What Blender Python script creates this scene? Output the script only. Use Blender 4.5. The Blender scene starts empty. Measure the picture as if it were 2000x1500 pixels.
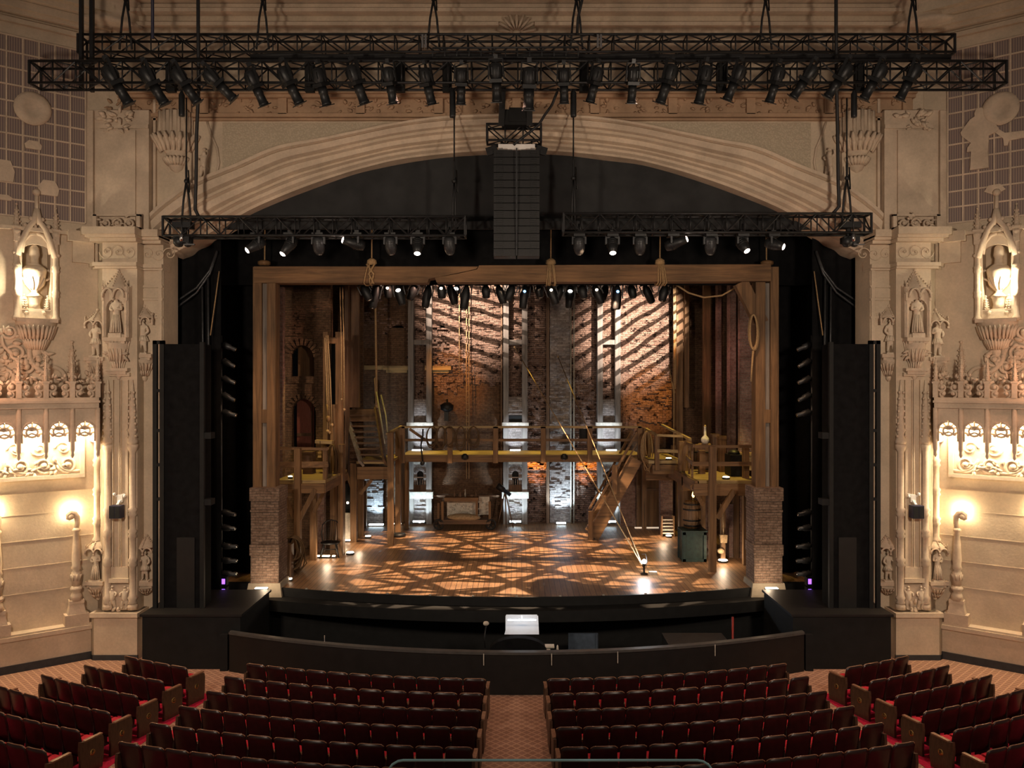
import bpy, math, random
from mathutils import Vector, Matrix
SC = bpy.context.scene
COL = SC.collection
RND = random.Random(11)
PI = math.pi
FPX, CX, CY, HC = 1600.0, 1009.0, 750.0, 7.45      # focal length in px of a 2000 px wide frame, axis, eye height
SIDE = -1                                           # -1 builds the house-left copy, +1 its mirror image
DEPS = bpy.context.evaluated_depsgraph_get()
ORD = ['first','second','third','fourth','fifth','sixth','seventh','eighth','ninth','tenth','eleventh','twelfth',
       'thirteenth','fourteenth','fifteenth','sixteenth']

def X(px, d): return (px - CX) * d / FPX
def Z(py, d): return HC - (py - CY) * d / FPX
def P(px, py, d): return Vector((X(px, d), d, Z(py, d)))
def S(l, r): return l if SIDE == -1 else r
def TR(x, y, z): return Matrix.Translation((x, y, z))
def RZ(a): return Matrix.Rotation(a, 4, 'Z')
def RX(a): return Matrix.Rotation(a, 4, 'X')
def RY(a): return Matrix.Rotation(a, 4, 'Y')
def SCL(x, y, z): return Matrix.Diagonal((x, y, z, 1))
SX = Matrix.Diagonal((-1, 1, 1, 1))

class MB:
    """collects shapes, then links them as one mesh object"""
    def __init__(s): s.v = []; s.f = []; s.sm = []; s.mi = []
    def add(s, vs, fs, smooth=False, mi=0, M=None):
        o = len(s.v)
        s.v += [(M @ Vector(p)) if M is not None else Vector(p) for p in vs]
        for f in fs:
            s.f.append(tuple(i + o for i in f)); s.sm.append(smooth); s.mi.append(mi)
        return s
    def box(s, c, size, R=None, mi=0, taper=1.0):
        a, b, h = size[0] / 2, size[1] / 2, size[2] / 2
        vs = []
        for z, t in ((-h, 1.0), (h, taper)):
            for x, y in ((-a, -b), (a, -b), (a, b), (-a, b)):
                p = Vector((x * t, y * t, z))
                if R is not None: p = R @ p
                vs.append(p + Vector(c))
        return s.add(vs, [(3, 2, 1, 0), (4, 5, 6, 7), (0, 1, 5, 4), (1, 2, 6, 5), (2, 3, 7, 6), (3, 0, 4, 7)], False, mi)
    def bb(s, x0, x1, y0, y1, z0, z1, mi=0):
        return s.box(((x0 + x1) / 2, (y0 + y1) / 2, (z0 + z1) / 2), (abs(x1 - x0), abs(y1 - y0), abs(z1 - z0)), None, mi)
    def beam(s, p0, p1, w, h, up=(0, 0, 1), mi=0):
        p0, p1 = Vector(p0), Vector(p1)
        d = (p1 - p0); L = d.length; d.normalize()
        u = Vector(up)
        if abs(d.dot(u)) > 0.98: u = Vector((0, 1, 0))
        a = d.cross(u).normalized(); b = a.cross(d).normalized()
        R = Matrix((a, d, b)).transposed()
        return s.box((p0 + p1) / 2, (w, L, h), R, mi)
    def tube(s, pts, r, n=6, closed=False, smooth=True, mi=0):
        pts = [Vector(p) for p in pts]; m = len(pts)
        rs = r if isinstance(r, (list, tuple)) else [r] * m
        vs = []; prev = None
        for i, p in enumerate(pts):
            if closed: t = pts[(i + 1) % m] - pts[i - 1]
            else: t = pts[min(i + 1, m - 1)] - pts[max(i - 1, 0)]
            if t.length < 1e-9: t = Vector((0, 0, 1))
            t.normalize()
            if prev is None:
                q = Vector((0, 0, 1)) if abs(t.z) < 0.9 else Vector((1, 0, 0))
                a = t.cross(q).normalized()
            else:
                a = (prev - t * prev.dot(t))
                a = a.normalized() if a.length > 1e-6 else t.orthogonal().normalized()
            prev = a; b = t.cross(a)
            for k in range(n):
                an = 2 * PI * k / n
                vs.append(p + (a * math.cos(an) + b * math.sin(an)) * rs[i])
        fs = []
        for i in range(m if closed else m - 1):
            j = (i + 1) % m
            for k in range(n):
                l = (k + 1) % n
                fs.append((i * n + k, i * n + l, j * n + l, j * n + k))
        if not closed:
            fs.append(tuple(range(n - 1, -1, -1))); fs.append(tuple((m - 1) * n + k for k in range(n)))
        return s.add(vs, fs, smooth, mi)
    def lathe(s, prof, c=(0, 0, 0), n=12, smooth=True, M=None, a0=0, a1=2 * PI, mi=0, sx=1, sy=1):
        full = abs(a1 - a0 - 2 * PI) < 1e-6
        k = n if full else n + 1
        vs = []
        for r, z in prof:
            for i in range(k):
                a = a0 + (a1 - a0) * i / n
                p = Vector((r * math.cos(a) * sx, r * math.sin(a) * sy, z))
                if M is not None: p = M @ p
                vs.append(p + Vector(c))
        fs = []
        for j in range(len(prof) - 1):
            for i in range(n):
                l = (i + 1) % k
                fs.append((j * k + i, j * k + l, (j + 1) * k + l, (j + 1) * k + i))
        if full:
            fs.append(tuple(range(k - 1, -1, -1))); fs.append(tuple((len(prof) - 1) * k + i for i in range(k)))
        return s.add(vs, fs, smooth, mi)
    def ball(s, c, r, nu=8, nv=5, R=None, mi=0):
        r = r if isinstance(r, (tuple, list)) else (r, r, r)
        vs = []; c = Vector(c)
        def q(x, y, z):
            p = Vector((x * r[0], y * r[1], z * r[2]))
            return (R @ p if R is not None else p) + c
        vs.append(q(0, 0, -1))
        for j in range(1, nv):
            t = PI * j / nv - PI / 2
            for i in range(nu):
                a = 2 * PI * i / nu
                vs.append(q(math.cos(t) * math.cos(a), math.cos(t) * math.sin(a), math.sin(t)))
        vs.append(q(0, 0, 1)); L = len(vs) - 1
        fs = []
        for i in range(nu):
            l = (i + 1) % nu
            fs.append((0, 1 + l, 1 + i)); fs.append((L, 1 + (nv - 2) * nu + i, 1 + (nv - 2) * nu + l))
            for j in range(nv - 2):
                fs.append((1 + j * nu + i, 1 + j * nu + l, 1 + (j + 1) * nu + l, 1 + (j + 1) * nu + i))
        return s.add(vs, fs, True, mi)
    def prism(s, poly, y0, y1, M=None, mi=0, smooth=False):
        """polygon in x,z (counter-clockwise seen from -y) pushed from y0 to y1"""
        n = len(poly)
        vs = [(x, y0, z) for x, z in poly] + [(x, y1, z) for x, z in poly]
        fs = [tuple(range(n)), tuple(range(2 * n - 1, n - 1, -1))]
        for i in range(n):
            j = (i + 1) % n
            fs.append((i, i + n, j + n, j))
        return s.add(vs, fs, smooth, mi, M)
    def loft(s, rings, closed=True, caps=True, smooth=True, mi=0):
        n = len(rings[0]); vs = [p for r in rings for p in r]; fs = []
        for j in range(len(rings) - 1):
            for i in range(n if closed else n - 1):
                l = (i + 1) % n
                fs.append((j * n + i, j * n + l, (j + 1) * n + l, (j + 1) * n + i))
        if caps and closed:
            fs.append(tuple(range(n - 1, -1, -1))); fs.append(tuple((len(rings) - 1) * n + i for i in range(n)))
        return s.add(vs, fs, smooth, mi)
    def merge(s, o, M=None):
        b = len(s.v)
        s.v += [(M @ p) if M is not None else p.copy() for p in o.v]
        s.f += [tuple(i + b for i in f) for f in o.f]; s.sm += o.sm; s.mi += o.mi
        return s
    def mesh(s, name, mat, inv=None):
        vs = s.v
        if inv is not None: vs = [inv @ p for p in vs]
        fs = s.f
        if SIDE == 1:
            vs = [Vector((-p.x, p.y, p.z)) for p in vs]; fs = [tuple(reversed(f)) for f in fs]
        me = bpy.data.meshes.new(name)
        me.from_pydata([tuple(p) for p in vs], [], fs)
        me.polygons.foreach_set('use_smooth', s.sm)
        mats = mat if isinstance(mat, (list, tuple)) else [mat]
        for m in mats: me.materials.append(m)
        if len(mats) > 1: me.polygons.foreach_set('material_index', s.mi)
        me.update()
        return me

MATRIX = {}
def _setM(o, M):
    if SIDE == 1: M = SX @ M @ SX
    o.matrix_world = M
def tag(o, label=None, cat=None, group=None, kind=None):
    if label: o['label'] = label
    if cat: o['category'] = cat
    if group: o['group'] = group
    if kind: o['kind'] = kind
    return o
def thing(name, label, cat, M=None, group=None):
    """an Empty at the thing's base that parents its parts"""
    o = bpy.data.objects.new(name, None); COL.objects.link(o)
    o.empty_display_size = 0.1
    if M is None: M = Matrix.Identity(4)
    if isinstance(M, (Vector, tuple)): M = Matrix.Translation(M)
    MATRIX[o.name] = M
    _setM(o, M)
    return tag(o, label, cat, group)
def part(mb, name, mat, parent, M=None, world=False, label=None):
    """one mesh under its thing; shapes given in the thing's own frame, or in the world's"""
    inv = MATRIX[parent.name].inverted() if world else None
    Mo = Matrix.Identity(4)
    if M is not None and not world: Mo = M
    if world:
        # place the part's origin at the middle of its box
        w = [inv @ p for p in mb.v]; mb2 = MB(); mb2.v = w; mb2.f = mb.f; mb2.sm = mb.sm; mb2.mi = mb.mi; mb = mb2
    o = bpy.data.objects.new(name, mb.mesh(name, mat)); COL.objects.link(o)
    o.parent = parent
    MATRIX[o.name] = (MATRIX[parent.name] @ Mo)
    o.matrix_basis = SX @ Mo @ SX if SIDE == 1 else Mo
    if label: o['label'] = label
    return o
def solo(mb, name, mat, label, cat, group=None, M=None, kind=None):
    """a thing that is one mesh; world shapes unless M places it"""
    if M is None:
        xs = [p.x for p in mb.v]; ys = [p.y for p in mb.v]; zs = [p.z for p in mb.v]
        M = TR((min(xs) + max(xs)) / 2, (min(ys) + max(ys)) / 2, min(zs))
        inv = M.inverted()
        mb2 = MB(); mb2.v = [inv @ p for p in mb.v]; mb2.f = mb.f; mb2.sm = mb.sm; mb2.mi = mb.mi; mb = mb2
    o = bpy.data.objects.new(name, mb.mesh(name, mat)); COL.objects.link(o)
    MATRIX[o.name] = M; _setM(o, M)
    return tag(o, label, cat, group, kind)
def struct(mb, name, mat, label=None):
    o = bpy.data.objects.new(name, mb.mesh(name, mat)); COL.objects.link(o)
    MATRIX[o.name] = Matrix.Identity(4)
    return tag(o, label, None, None, 'structure')
def spart(mb, name, mat, parent):
    o = bpy.data.objects.new(name, mb.mesh(name, mat)); COL.objects.link(o); o.parent = parent
    return o
def dup(root, M, label=None, group=None):
    """a copy of a thing with copies of its parts and sub-parts"""
    r = root.copy(); COL.objects.link(r)
    MATRIX[r.name] = M; _setM(r, M)
    if label: r['label'] = label
    if group: r['group'] = group
    for ch in list(root.children):
        c = ch.copy(); COL.objects.link(c); c.parent = r
        for g in list(ch.children):
            d = g.copy(); COL.objects.link(d); d.parent = c
    return r
def aim(loc, tgt, roll=0):
    """frame at loc whose -z looks at tgt"""
    q = (Vector(tgt) - Vector(loc)).to_track_quat('-Z', 'Y')
    return Matrix.Translation(loc) @ q.to_matrix().to_4x4()

def skin_mesh(name, joints, edges, radii, sub=2):
    """a limb skeleton grown into one continuous surface"""
    me = bpy.data.meshes.new(name + '_skeleton')
    me.from_pydata(joints, edges, [])
    o = bpy.data.objects.new(name + '_skeleton', me); COL.objects.link(o)
    o.modifiers.new('skin', 'SKIN')
    sv = me.skin_vertices[0].data
    for i, r in enumerate(radii):
        sv[i].radius = (r, r) if not isinstance(r, tuple) else r
        sv[i].use_root = (i == 0)
    ss = o.modifiers.new('sub', 'SUBSURF'); ss.levels = sub; ss.render_levels = sub
    dg = bpy.context.evaluated_depsgraph_get(); dg.update()
    ev = o.evaluated_get(dg)
    m2 = bpy.data.meshes.new_from_object(ev)
    mb = MB()
    mb.add([v.co.copy() for v in m2.vertices], [tuple(p.vertices) for p in m2.polygons], True)
    bpy.data.objects.remove(o); bpy.data.meshes.remove(me); bpy.data.meshes.remove(m2)
    return mb
def text_mb(txt, size, depth):
    cu = bpy.data.curves.new('lettering', 'FONT'); cu.body = txt; cu.size = size; cu.extrude = depth
    cu.align_x = 'CENTER'; cu.align_y = 'CENTER'
    o = bpy.data.objects.new('lettering', cu); COL.objects.link(o)
    dg = bpy.context.evaluated_depsgraph_get(); dg.update()
    m2 = bpy.data.meshes.new_from_object(o.evaluated_get(dg))
    mb = MB(); mb.add([v.co.copy() for v in m2.vertices], [tuple(p.vertices) for p in m2.polygons])
    bpy.data.objects.remove(o); bpy.data.curves.remove(cu); bpy.data.meshes.remove(m2)
    return mb

# ------------------------------------------------------------------ materials
MT = {}
class NT:
    def __init__(s, m): s.t = m.node_tree; s.n = s.t.nodes; s.l = s.t.links
    def new(s, t, **k):
        n = s.n.new(t)
        for a, b in k.items(): setattr(n, a, b)
        return n
    def link(s, a, b): s.l.new(a, b)
    def math(s, op, a, b=None, clamp=False):
        n = s.n.new('ShaderNodeMath'); n.operation = op; n.use_clamp = clamp
        for i, q in enumerate((a, b)):
            if q is None: continue
            if isinstance(q, (int, float)): n.inputs[i].default_value = q
            else: s.l.new(q, n.inputs[i])
        return n.outputs[0]
    def noise(s, vec, scale, detail=3, rough=0.55, dist=0.0):
        n = s.n.new('ShaderNodeTexNoise'); n.inputs['Scale'].default_value = scale
        n.inputs['Detail'].default_value = detail; n.inputs['Roughness'].default_value = rough
        n.inputs['Distortion'].default_value = dist
        if vec is not None: s.l.new(vec, n.inputs['Vector'])
        return n.outputs['Fac']
    def ramp(s, fac, stops):
        n = s.n.new('ShaderNodeValToRGB'); e = n.color_ramp.elements
        while len(e) < len(stops): e.new(0.5)
        for i, (p, c) in enumerate(stops): e[i].position = p; e[i].color = (*c, 1)
        s.l.new(fac, n.inputs[0]); return n.outputs[0]
    def mix(s, fac, a, b, mode='MIX'):
        n = s.n.new('ShaderNodeMix'); n.data_type = 'RGBA'; n.blend_type = mode
        for k, q in ((0, fac), (6, a), (7, b)):
            if isinstance(q, (int, float)): n.inputs[k].default_value = q
            elif isinstance(q, tuple): n.inputs[k].default_value = (*q, 1)
            else: s.l.new(q, n.inputs[k])
        return n.outputs[2]
    def coords(s, sx=1, sy=1, sz=1):
        tc = s.n.new('ShaderNodeTexCoord'); mp = s.n.new('ShaderNodeMapping')
        mp.inputs['Scale'].default_value = (sx, sy, sz)
        s.l.new(tc.outputs['Object'], mp.inputs['Vector']); return mp.outputs[0]
def base_mat(name, rough=0.6, metal=0.0, spec=0.5):
    m = bpy.data.materials.new(name); m.use_nodes = True
    nt = NT(m); b = nt.n['Principled BSDF']
    b.inputs['Roughness'].default_value = rough; b.inputs['Metallic'].default_value = metal
    b.inputs['Specular IOR Level'].default_value = spec
    MT[name] = m
    return m, nt, b
def bump(nt, b, h, strength, dist=0.02):
    n = nt.n.new('ShaderNodeBump'); n.inputs['Strength'].default_value = strength; n.inputs['Distance'].default_value = dist
    nt.link(h, n.inputs['Height']); nt.link(n.outputs[0], b.inputs['Normal'])
def simple(name, col, rough=0.6, metal=0.0, var=0.25, scale=6, bs=0.15, spec=0.5, st=(1, 1, 1)):
    """a colour with a little uneven wear in it"""
    m, nt, b = base_mat(name, rough, metal, spec)
    v = nt.coords(*st); f = nt.noise(v, scale, 4)
    lo = tuple(c * (1 - var) for c in col); hi = tuple(min(1, c * (1 + var)) for c in col)
    nt.link(nt.ramp(f, [(0.3, lo), (0.7, hi)]), b.inputs['Base Color'])
    if bs: bump(nt, b, f, bs, 0.02)
    return m
def emit(name, col, strength):
    m, nt, b = base_mat(name, 0.4)
    b.inputs['Base Color'].default_value = (*col, 1)
    b.inputs['Emission Color'].default_value = (*col, 1); b.inputs['Emission Strength'].default_value = strength
    return m
def stone(name, col, var=0.18, bs=0.35):
    """cast plaster stone: soft blotches, a little dust, fine pitting"""
    m, nt, b = base_mat(name, 0.85, 0, 0.25)
    v = nt.coords(); a = nt.noise(v, 1.3, 4); c = nt.noise(v, 14, 5, 0.65)
    lo = tuple(x * (1 - var) for x in col); hi = tuple(min(1, x * (1 + var)) for x in col)
    k = nt.ramp(a, [(0.32, lo), (0.68, hi)])
    k = nt.mix(0.16, k, nt.ramp(c, [(0.35, (0.28, 0.2, 0.13)), (0.65, (0.95, 0.85, 0.72))]), 'MULTIPLY')
    nt.link(k, b.inputs['Base Color']); bump(nt, b, c, bs, 0.02)
    return m
stone('plaster', (0.62, 0.50, 0.38)); stone('plaster_wall', (0.61, 0.50, 0.375), 0.12, 0.25)
stone('plaster_pale', (0.68, 0.57, 0.44))
stone('frieze_plaster', (0.42, 0.28, 0.18))
def diaper():
    m, nt, b = base_mat('diaper_plaster', 0.9, 0, 0.2)
    v = nt.coords(1, 1, 1)
    w1 = nt.new('ShaderNodeTexVoronoi'); w1.inputs['Scale'].default_value = 20; nt.link(v, w1.inputs['Vector'])
    c = nt.ramp(w1.outputs['Distance'], [(0.1, (0.55, 0.45, 0.33)), (0.6, (0.44, 0.36, 0.26))])
    nt.link(c, b.inputs['Base Color']); bump(nt, b, w1.outputs['Distance'], 0.5, 0.03)
diaper()
def lattice():
    m, nt, b = base_mat('lattice_cloth', 0.9, 0, 0.2)
    v = nt.coords(1, 1, 1)
    w = nt.new('ShaderNodeTexWave'); w.inputs['Scale'].default_value = 5.5; w.bands_direction = 'X'; nt.link(v, w.inputs['Vector'])
    c = nt.ramp(w.outputs['Fac'], [(0.35, (0.20, 0.155, 0.15)), (0.75, (0.34, 0.26, 0.21))])
    nt.link(c, b.inputs['Base Color'])
lattice()
simple('truss_metal', (0.017, 0.017, 0.018), 0.45, 0.3, 0.3, 8, 0.1)
simple('lamp_black', (0.014, 0.015, 0.016), 0.45, 0.2, 0.3, 9, 0.1)
simple('array_black', (0.007, 0.007, 0.0075), 0.5, 0, 0.3, 9, 0.1)
simple('lamp_grey', (0.04, 0.042, 0.045), 0.4, 0.3, 0.3, 9, 0.1)
simple('black_cloth', (0.007, 0.007, 0.0075), 0.95, 0, 0.3, 5, 0.1, 0.1)
simple('grey_cloth', (0.034, 0.035, 0.036), 0.95, 0, 0.2, 1.5, 0.1, 0.1)
simple('black_paint', (0.007, 0.007, 0.0068), 0.7, 0, 0.3, 4, 0.1, 0.3)
simple('rail_paint', (0.007, 0.0062, 0.0055), 0.55, 0, 0.3, 4, 0.1, 0.4)
simple('dark_trim', (0.03, 0.032, 0.036), 0.6, 0, 0.2, 6, 0.1)
simple('rail_cap', (0.06, 0.058, 0.054), 0.45, 0, 0.2, 6, 0.1)
simple('chrome', (0.5, 0.5, 0.5), 0.25, 1.0, 0.1, 5, 0)
simple('white_panel', (0.75, 0.72, 0.68), 0.5, 0, 0.1, 3, 0)
simple('brass', (0.42, 0.27, 0.09), 0.4, 0.8, 0.3, 30, 0.1)
simple('dark_rope', (0.10, 0.06, 0.03), 0.9, 0, 0.35, 40, 0.4, 0.2)
simple('rope', (0.36, 0.235, 0.12), 0.9, 0, 0.35, 40, 0.4, 0.2)
simple('iron', (0.02, 0.019, 0.018), 0.5, 0.6, 0.3, 12, 0.2)
simple('cable', (0.012, 0.012, 0.013), 0.6, 0, 0.2, 20, 0.1)
simple('paper', (0.78, 0.8, 0.84), 0.7, 0, 0.04, 3, 0)
simple('canvas_sack', (0.33, 0.23, 0.13), 0.95, 0, 0.3, 14, 0.4, 0.1)
simple('green_paint', (0.012, 0.028, 0.021), 0.55, 0, 0.35, 9, 0.25)
simple('old_white', (0.52, 0.47, 0.39), 0.8, 0, 0.25, 8, 0.2)
simple('pale_iron', (0.34, 0.30, 0.24), 0.5, 0.3, 0.3, 15, 0.2)
simple('seat_shell', (0.019, 0.006, 0.0055), 0.34, 0, 0.35, 7, 0.08, 0.5)
simple('seat_velvet', (0.42, 0.016, 0.030), 0.85, 0, 0.2, 20, 0.2, 0.2)
simple('seat_wood', (0.24, 0.13, 0.075), 0.2, 0, 0.35, 10, 0.1, 0.6, (1, 6, 6))
simple('end_wood', (0.07, 0.038, 0.021), 0.42, 0, 0.35, 8, 0.12, 0.5, (1, 5, 1))
simple('seat_iron', (0.03, 0.022, 0.018), 0.5, 0.3, 0.3, 12, 0.1)
simple('red_carpet', (0.40, 0.015, 0.045), 0.95, 0, 0.25, 25, 0.3, 0.1)
def aisle_carpet():
    m, nt, b = base_mat('aisle_carpet', 0.95, 0, 0.1)
    tc = nt.new('ShaderNodeTexCoord'); mp = nt.new('ShaderNodeMapping'); mp.inputs['Rotation'].default_value = (0, 0, PI / 4)
    nt.link(tc.outputs['Object'], mp.inputs['Vector'])
    br = nt.new('ShaderNodeTexBrick'); br.offset = 0; br.inputs['Scale'].default_value = 6.5
    br.inputs['Brick Width'].default_value = 1; br.inputs['Row Height'].default_value = 1; br.inputs['Mortar Size'].default_value = 0.14
    br.inputs['Mortar Smooth'].default_value = 0.7
    br.inputs['Color1'].default_value = (0.36, 0.21, 0.15, 1); br.inputs['Color2'].default_value = (0.33, 0.19, 0.13, 1)
    br.inputs['Mortar'].default_value = (0.55, 0.34, 0.22, 1)
    nt.link(mp.outputs[0], br.inputs['Vector'])
    f = nt.noise(tc.outputs['Object'], 60, 3)
    c = nt.mix(0.3, br.outputs['Color'], nt.ramp(f, [(0.3, (0.3, 0.2, 0.15)), (0.7, (1, 1, 1))]), 'MULTIPLY')
    nt.link(c, b.inputs['Base Color']); bump(nt, b, f, 0.3, 0.01)
aisle_carpet()
def timber(name, col, along, rough=0.65, hi=1.6):
    """sawn timber: grain stretched along one axis, knots and dark checks"""
    m, nt, b = base_mat(name, rough, 0, 0.35)
    s = [9, 9, 9]; s[along] = 0.55
    v = nt.coords(*s); f = nt.noise(v, 1.0, 6, 0.65, 0.4)
    g = nt.noise(nt.coords(), 0.9, 3)
    c = nt.ramp(f, [(0.25, tuple(x * 0.35 for x in col)), (0.5, col), (0.75, tuple(x * hi for x in col))])
    c = nt.mix(0.5, c, nt.ramp(g, [(0.3, (0.45, 0.38, 0.34)), (0.7, (1, 1, 1))]), 'MULTIPLY')
    nt.link(c, b.inputs['Base Color']); bump(nt, b, f, 0.5, 0.02)
for nm, ax in (('timber_x', 0), ('timber_y', 1), ('timber_z', 2)): timber(nm, (0.185, 0.100, 0.043), ax)
for nm, ax in (('oldwood_x', 0), ('oldwood_y', 1), ('oldwood_z', 2)): timber(nm, (0.14, 0.078, 0.042), ax)
timber('grey_timber', (0.22, 0.19, 0.165), 2, 0.7, 1.4); timber('deck_wood', (0.36, 0.25, 0.11), 0, 0.6)
timber('door_wood', (0.16, 0.085, 0.035), 2)
def stage_boards():
    m, nt, b = base_mat('stage_boards', 0.46, 0, 0.5)
    tc = nt.new('ShaderNodeTexCoord')
    sp = nt.new('ShaderNodeSeparateXYZ'); nt.link(tc.outputs['Object'], sp.inputs[0])
    cb = nt.new('ShaderNodeCombineXYZ'); nt.link(sp.outputs[1], cb.inputs[0]); nt.link(sp.outputs[0], cb.inputs[1])
    br = nt.new('ShaderNodeTexBrick'); br.inputs['Scale'].default_value = 1; br.inputs['Brick Width'].default_value = 2.6
    br.inputs['Row Height'].default_value = 0.17; br.inputs['Mortar Size'].default_value = 0.007
    br.inputs['Color1'].default_value = (0.30, 0.155, 0.07, 1); br.inputs['Color2'].default_value = (0.40, 0.23, 0.115, 1)
    br.inputs['Mortar'].default_value = (0.03, 0.015, 0.008, 1)
    nt.link(cb.outputs[0], br.inputs['Vector'])
    mp = nt.new('ShaderNodeMapping'); mp.inputs['Scale'].default_value = (14, 0.9, 1); nt.link(tc.outputs['Object'], mp.inputs['Vector'])
    f = nt.noise(mp.outputs[0], 1.2, 6, 0.7, 0.3)
    g = nt.noise(tc.outputs['Object'], 0.8, 3)
    c = nt.mix(0.75, br.outputs['Color'], nt.ramp(f, [(0.3, (0.35, 0.3, 0.27)), (0.7, (1.0, 1.0, 1.0))]), 'MULTIPLY')
    c = nt.mix(0.5, c, nt.ramp(g, [(0.35, (0.5, 0.45, 0.42)), (0.65, (1, 1, 1))]), 'MULTIPLY')
    nt.link(c, b.inputs['Base Color']); bump(nt, b, f, 0.25, 0.01)
stage_boards()
def brick(name, c1, c2, mortar, sc=1.0, rough_amt=0.9, holes=0.0):
    """old brickwork laid in courses of 75 mm, chipped and uneven"""
    m, nt, b = base_mat(name, 0.88, 0, 0.2)
    tc = nt.new('ShaderNodeTexCoord'); sp = nt.new('ShaderNodeSeparateXYZ'); nt.link(tc.outputs['Object'], sp.inputs[0])
    u = nt.math('ADD', sp.outputs[0], sp.outputs[1])
    cb = nt.new('ShaderNodeCombineXYZ'); nt.link(u, cb.inputs[0]); nt.link(sp.outputs[2], cb.inputs[1])
    n0 = nt.new('ShaderNodeTexNoise'); n0.inputs['Scale'].default_value = 3.0; nt.link(cb.outputs[0], n0.inputs['Vector'])
    wob = nt.new('ShaderNodeVectorMath'); wob.operation = 'MULTIPLY_ADD'
    nt.link(n0.outputs['Color'], wob.inputs[0]); wob.inputs[1].default_value = (0.08, 0.05, 0); nt.link(cb.outputs[0], wob.inputs[2])
    br = nt.new('ShaderNodeTexBrick'); br.inputs['Scale'].default_value = 1.0 / sc
    br.inputs['Brick Width'].default_value = 0.26; br.inputs['Row Height'].default_value = 0.09; br.inputs['Mortar Size'].default_value = 0.012
    br.inputs['Mortar Smooth'].default_value = 0.3; br.inputs['Bias'].default_value = -0.1
    br.inputs['Color1'].default_value = (*c1, 1); br.inputs['Color2'].default_value = (*c2, 1); br.inputs['Mortar'].default_value = (*mortar, 1)
    nt.link(wob.outputs[0], br.inputs['Vector'])
    f = nt.noise(cb.outputs[0], 9, 5, 0.7); g = nt.noise(cb.outputs[0], 0.9, 3)
    c = nt.mix(0.6, br.outputs['Color'], nt.ramp(f, [(0.35, (0.3, 0.25, 0.22)), (0.62, (1, 1, 1))]), 'MULTIPLY')
    c = nt.mix(0.5, c, nt.ramp(g, [(0.35, (0.5, 0.42, 0.38)), (0.62, (1.0, 1.0, 1.0))]), 'MULTIPLY')
    if holes: c = nt.mix(1.0, c, nt.ramp(nt.noise(cb.outputs[0], 4.2, 3, 0.6), [(0.36, (0.10, 0.08, 0.07)), (0.36 + holes, (1, 1, 1))]), 'MULTIPLY')
    nt.link(c, b.inputs['Base Color'])
    h = nt.math('SUBTRACT', nt.math('MULTIPLY', f, 1.2), br.outputs['Fac'])
    bump(nt, b, h, rough_amt, 0.05)
brick('brick_rough', (0.38, 0.25, 0.19), (0.22, 0.13, 0.095), (0.14, 0.10, 0.08), 1.0, 1.0, 0.09)
brick('brick_smooth', (0.20, 0.115, 0.065), (0.14, 0.08, 0.048), (0.12, 0.08, 0.05), 1.0, 0.6)
brick('brick_pale', (0.42, 0.37, 0.34), (0.22, 0.185, 0.17), (0.24, 0.215, 0.2), 1.0, 0.5)
brick('brick_pink', (0.36, 0.22, 0.18), (0.28, 0.16, 0.13), (0.30, 0.24, 0.2), 1.0, 0.7)
brick('brick_pier', (0.36, 0.25, 0.19), (0.25, 0.165, 0.12), (0.2, 0.15, 0.115), 0.9, 0.8)
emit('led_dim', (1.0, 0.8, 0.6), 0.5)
emit('led_cool', (0.72, 0.9, 1.0), 14); emit('led_warm', (1.0, 0.82, 0.6), 12); emit('lens_warm', (1.0, 0.78, 0.66), 14)
emit('lens_white', (1.0, 0.95, 0.85), 9); emit('lens_blue', (0.2, 0.5, 1.0), 5); emit('lens_violet', (0.35, 0.12, 0.9), 2.2)
emit('cove_glow', (1.0, 0.78, 0.42), 7); emit('bulb_warm', (1.0, 0.8, 0.5), 18); emit('bulb_white', (0.9, 0.95, 1.0), 30)
emit('lamp_flame', (1.0, 0.55, 0.15), 9); emit('desk_light', (0.75, 0.88, 1.0), 5)
def glass():
    m, nt, b = base_mat('clear_glass', 0.03)
    b.inputs['Transmission Weight'].default_value = 1.0; b.inputs['IOR'].default_value = 1.15
    b.inputs['Base Color'].default_value = (0.93, 0.98, 0.97, 1)
glass()
simple('glass_edge', (0.45, 0.75, 0.74), 0.15, 0, 0.3, 4, 0)
# ------------------------------------------------------------------ carved ornament (own frame: x sideways, y towards the room, z up)
def leaf(mb, p, r, L, ang, lift=0.5, curl=0.35):
    """one carved leaf: a fat tapering blade that curls out of the wall"""
    p = Vector(p); d = Vector((math.sin(ang), 0, math.cos(ang)))
    pts = []; rs = []
    for i in range(5):
        t = i / 4
        pts.append(p + d * L * t + Vector((0, r * lift * 2 * math.sin(t * PI * 0.8) + curl * r * t * t, 0)))
        rs.append(r * (0.55 + 0.75 * math.sin(PI * min(1, t * 0.95 + 0.1))) * (1 - 0.35 * t))
    mb.tube(pts, rs, 5)
def clump(mb, x, z, w, h, n, r, y=0.0, down=False, rnd=RND):
    """a bed of leaves filling an oval"""
    for i in range(n):
        a = rnd.uniform(0, 2 * PI); q = math.sqrt(rnd.random())
        px, pz = x + math.cos(a) * q * w / 2, z + math.sin(a) * q * h / 2
        leaf(mb, (px, y, pz), r * rnd.uniform(0.6, 1.1), r * rnd.uniform(2.0, 3.6), (math.atan2(px - x, (pz - z)) if not down else PI + rnd.uniform(-0.6, 0.6)) + rnd.uniform(-0.5, 0.5))
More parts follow.
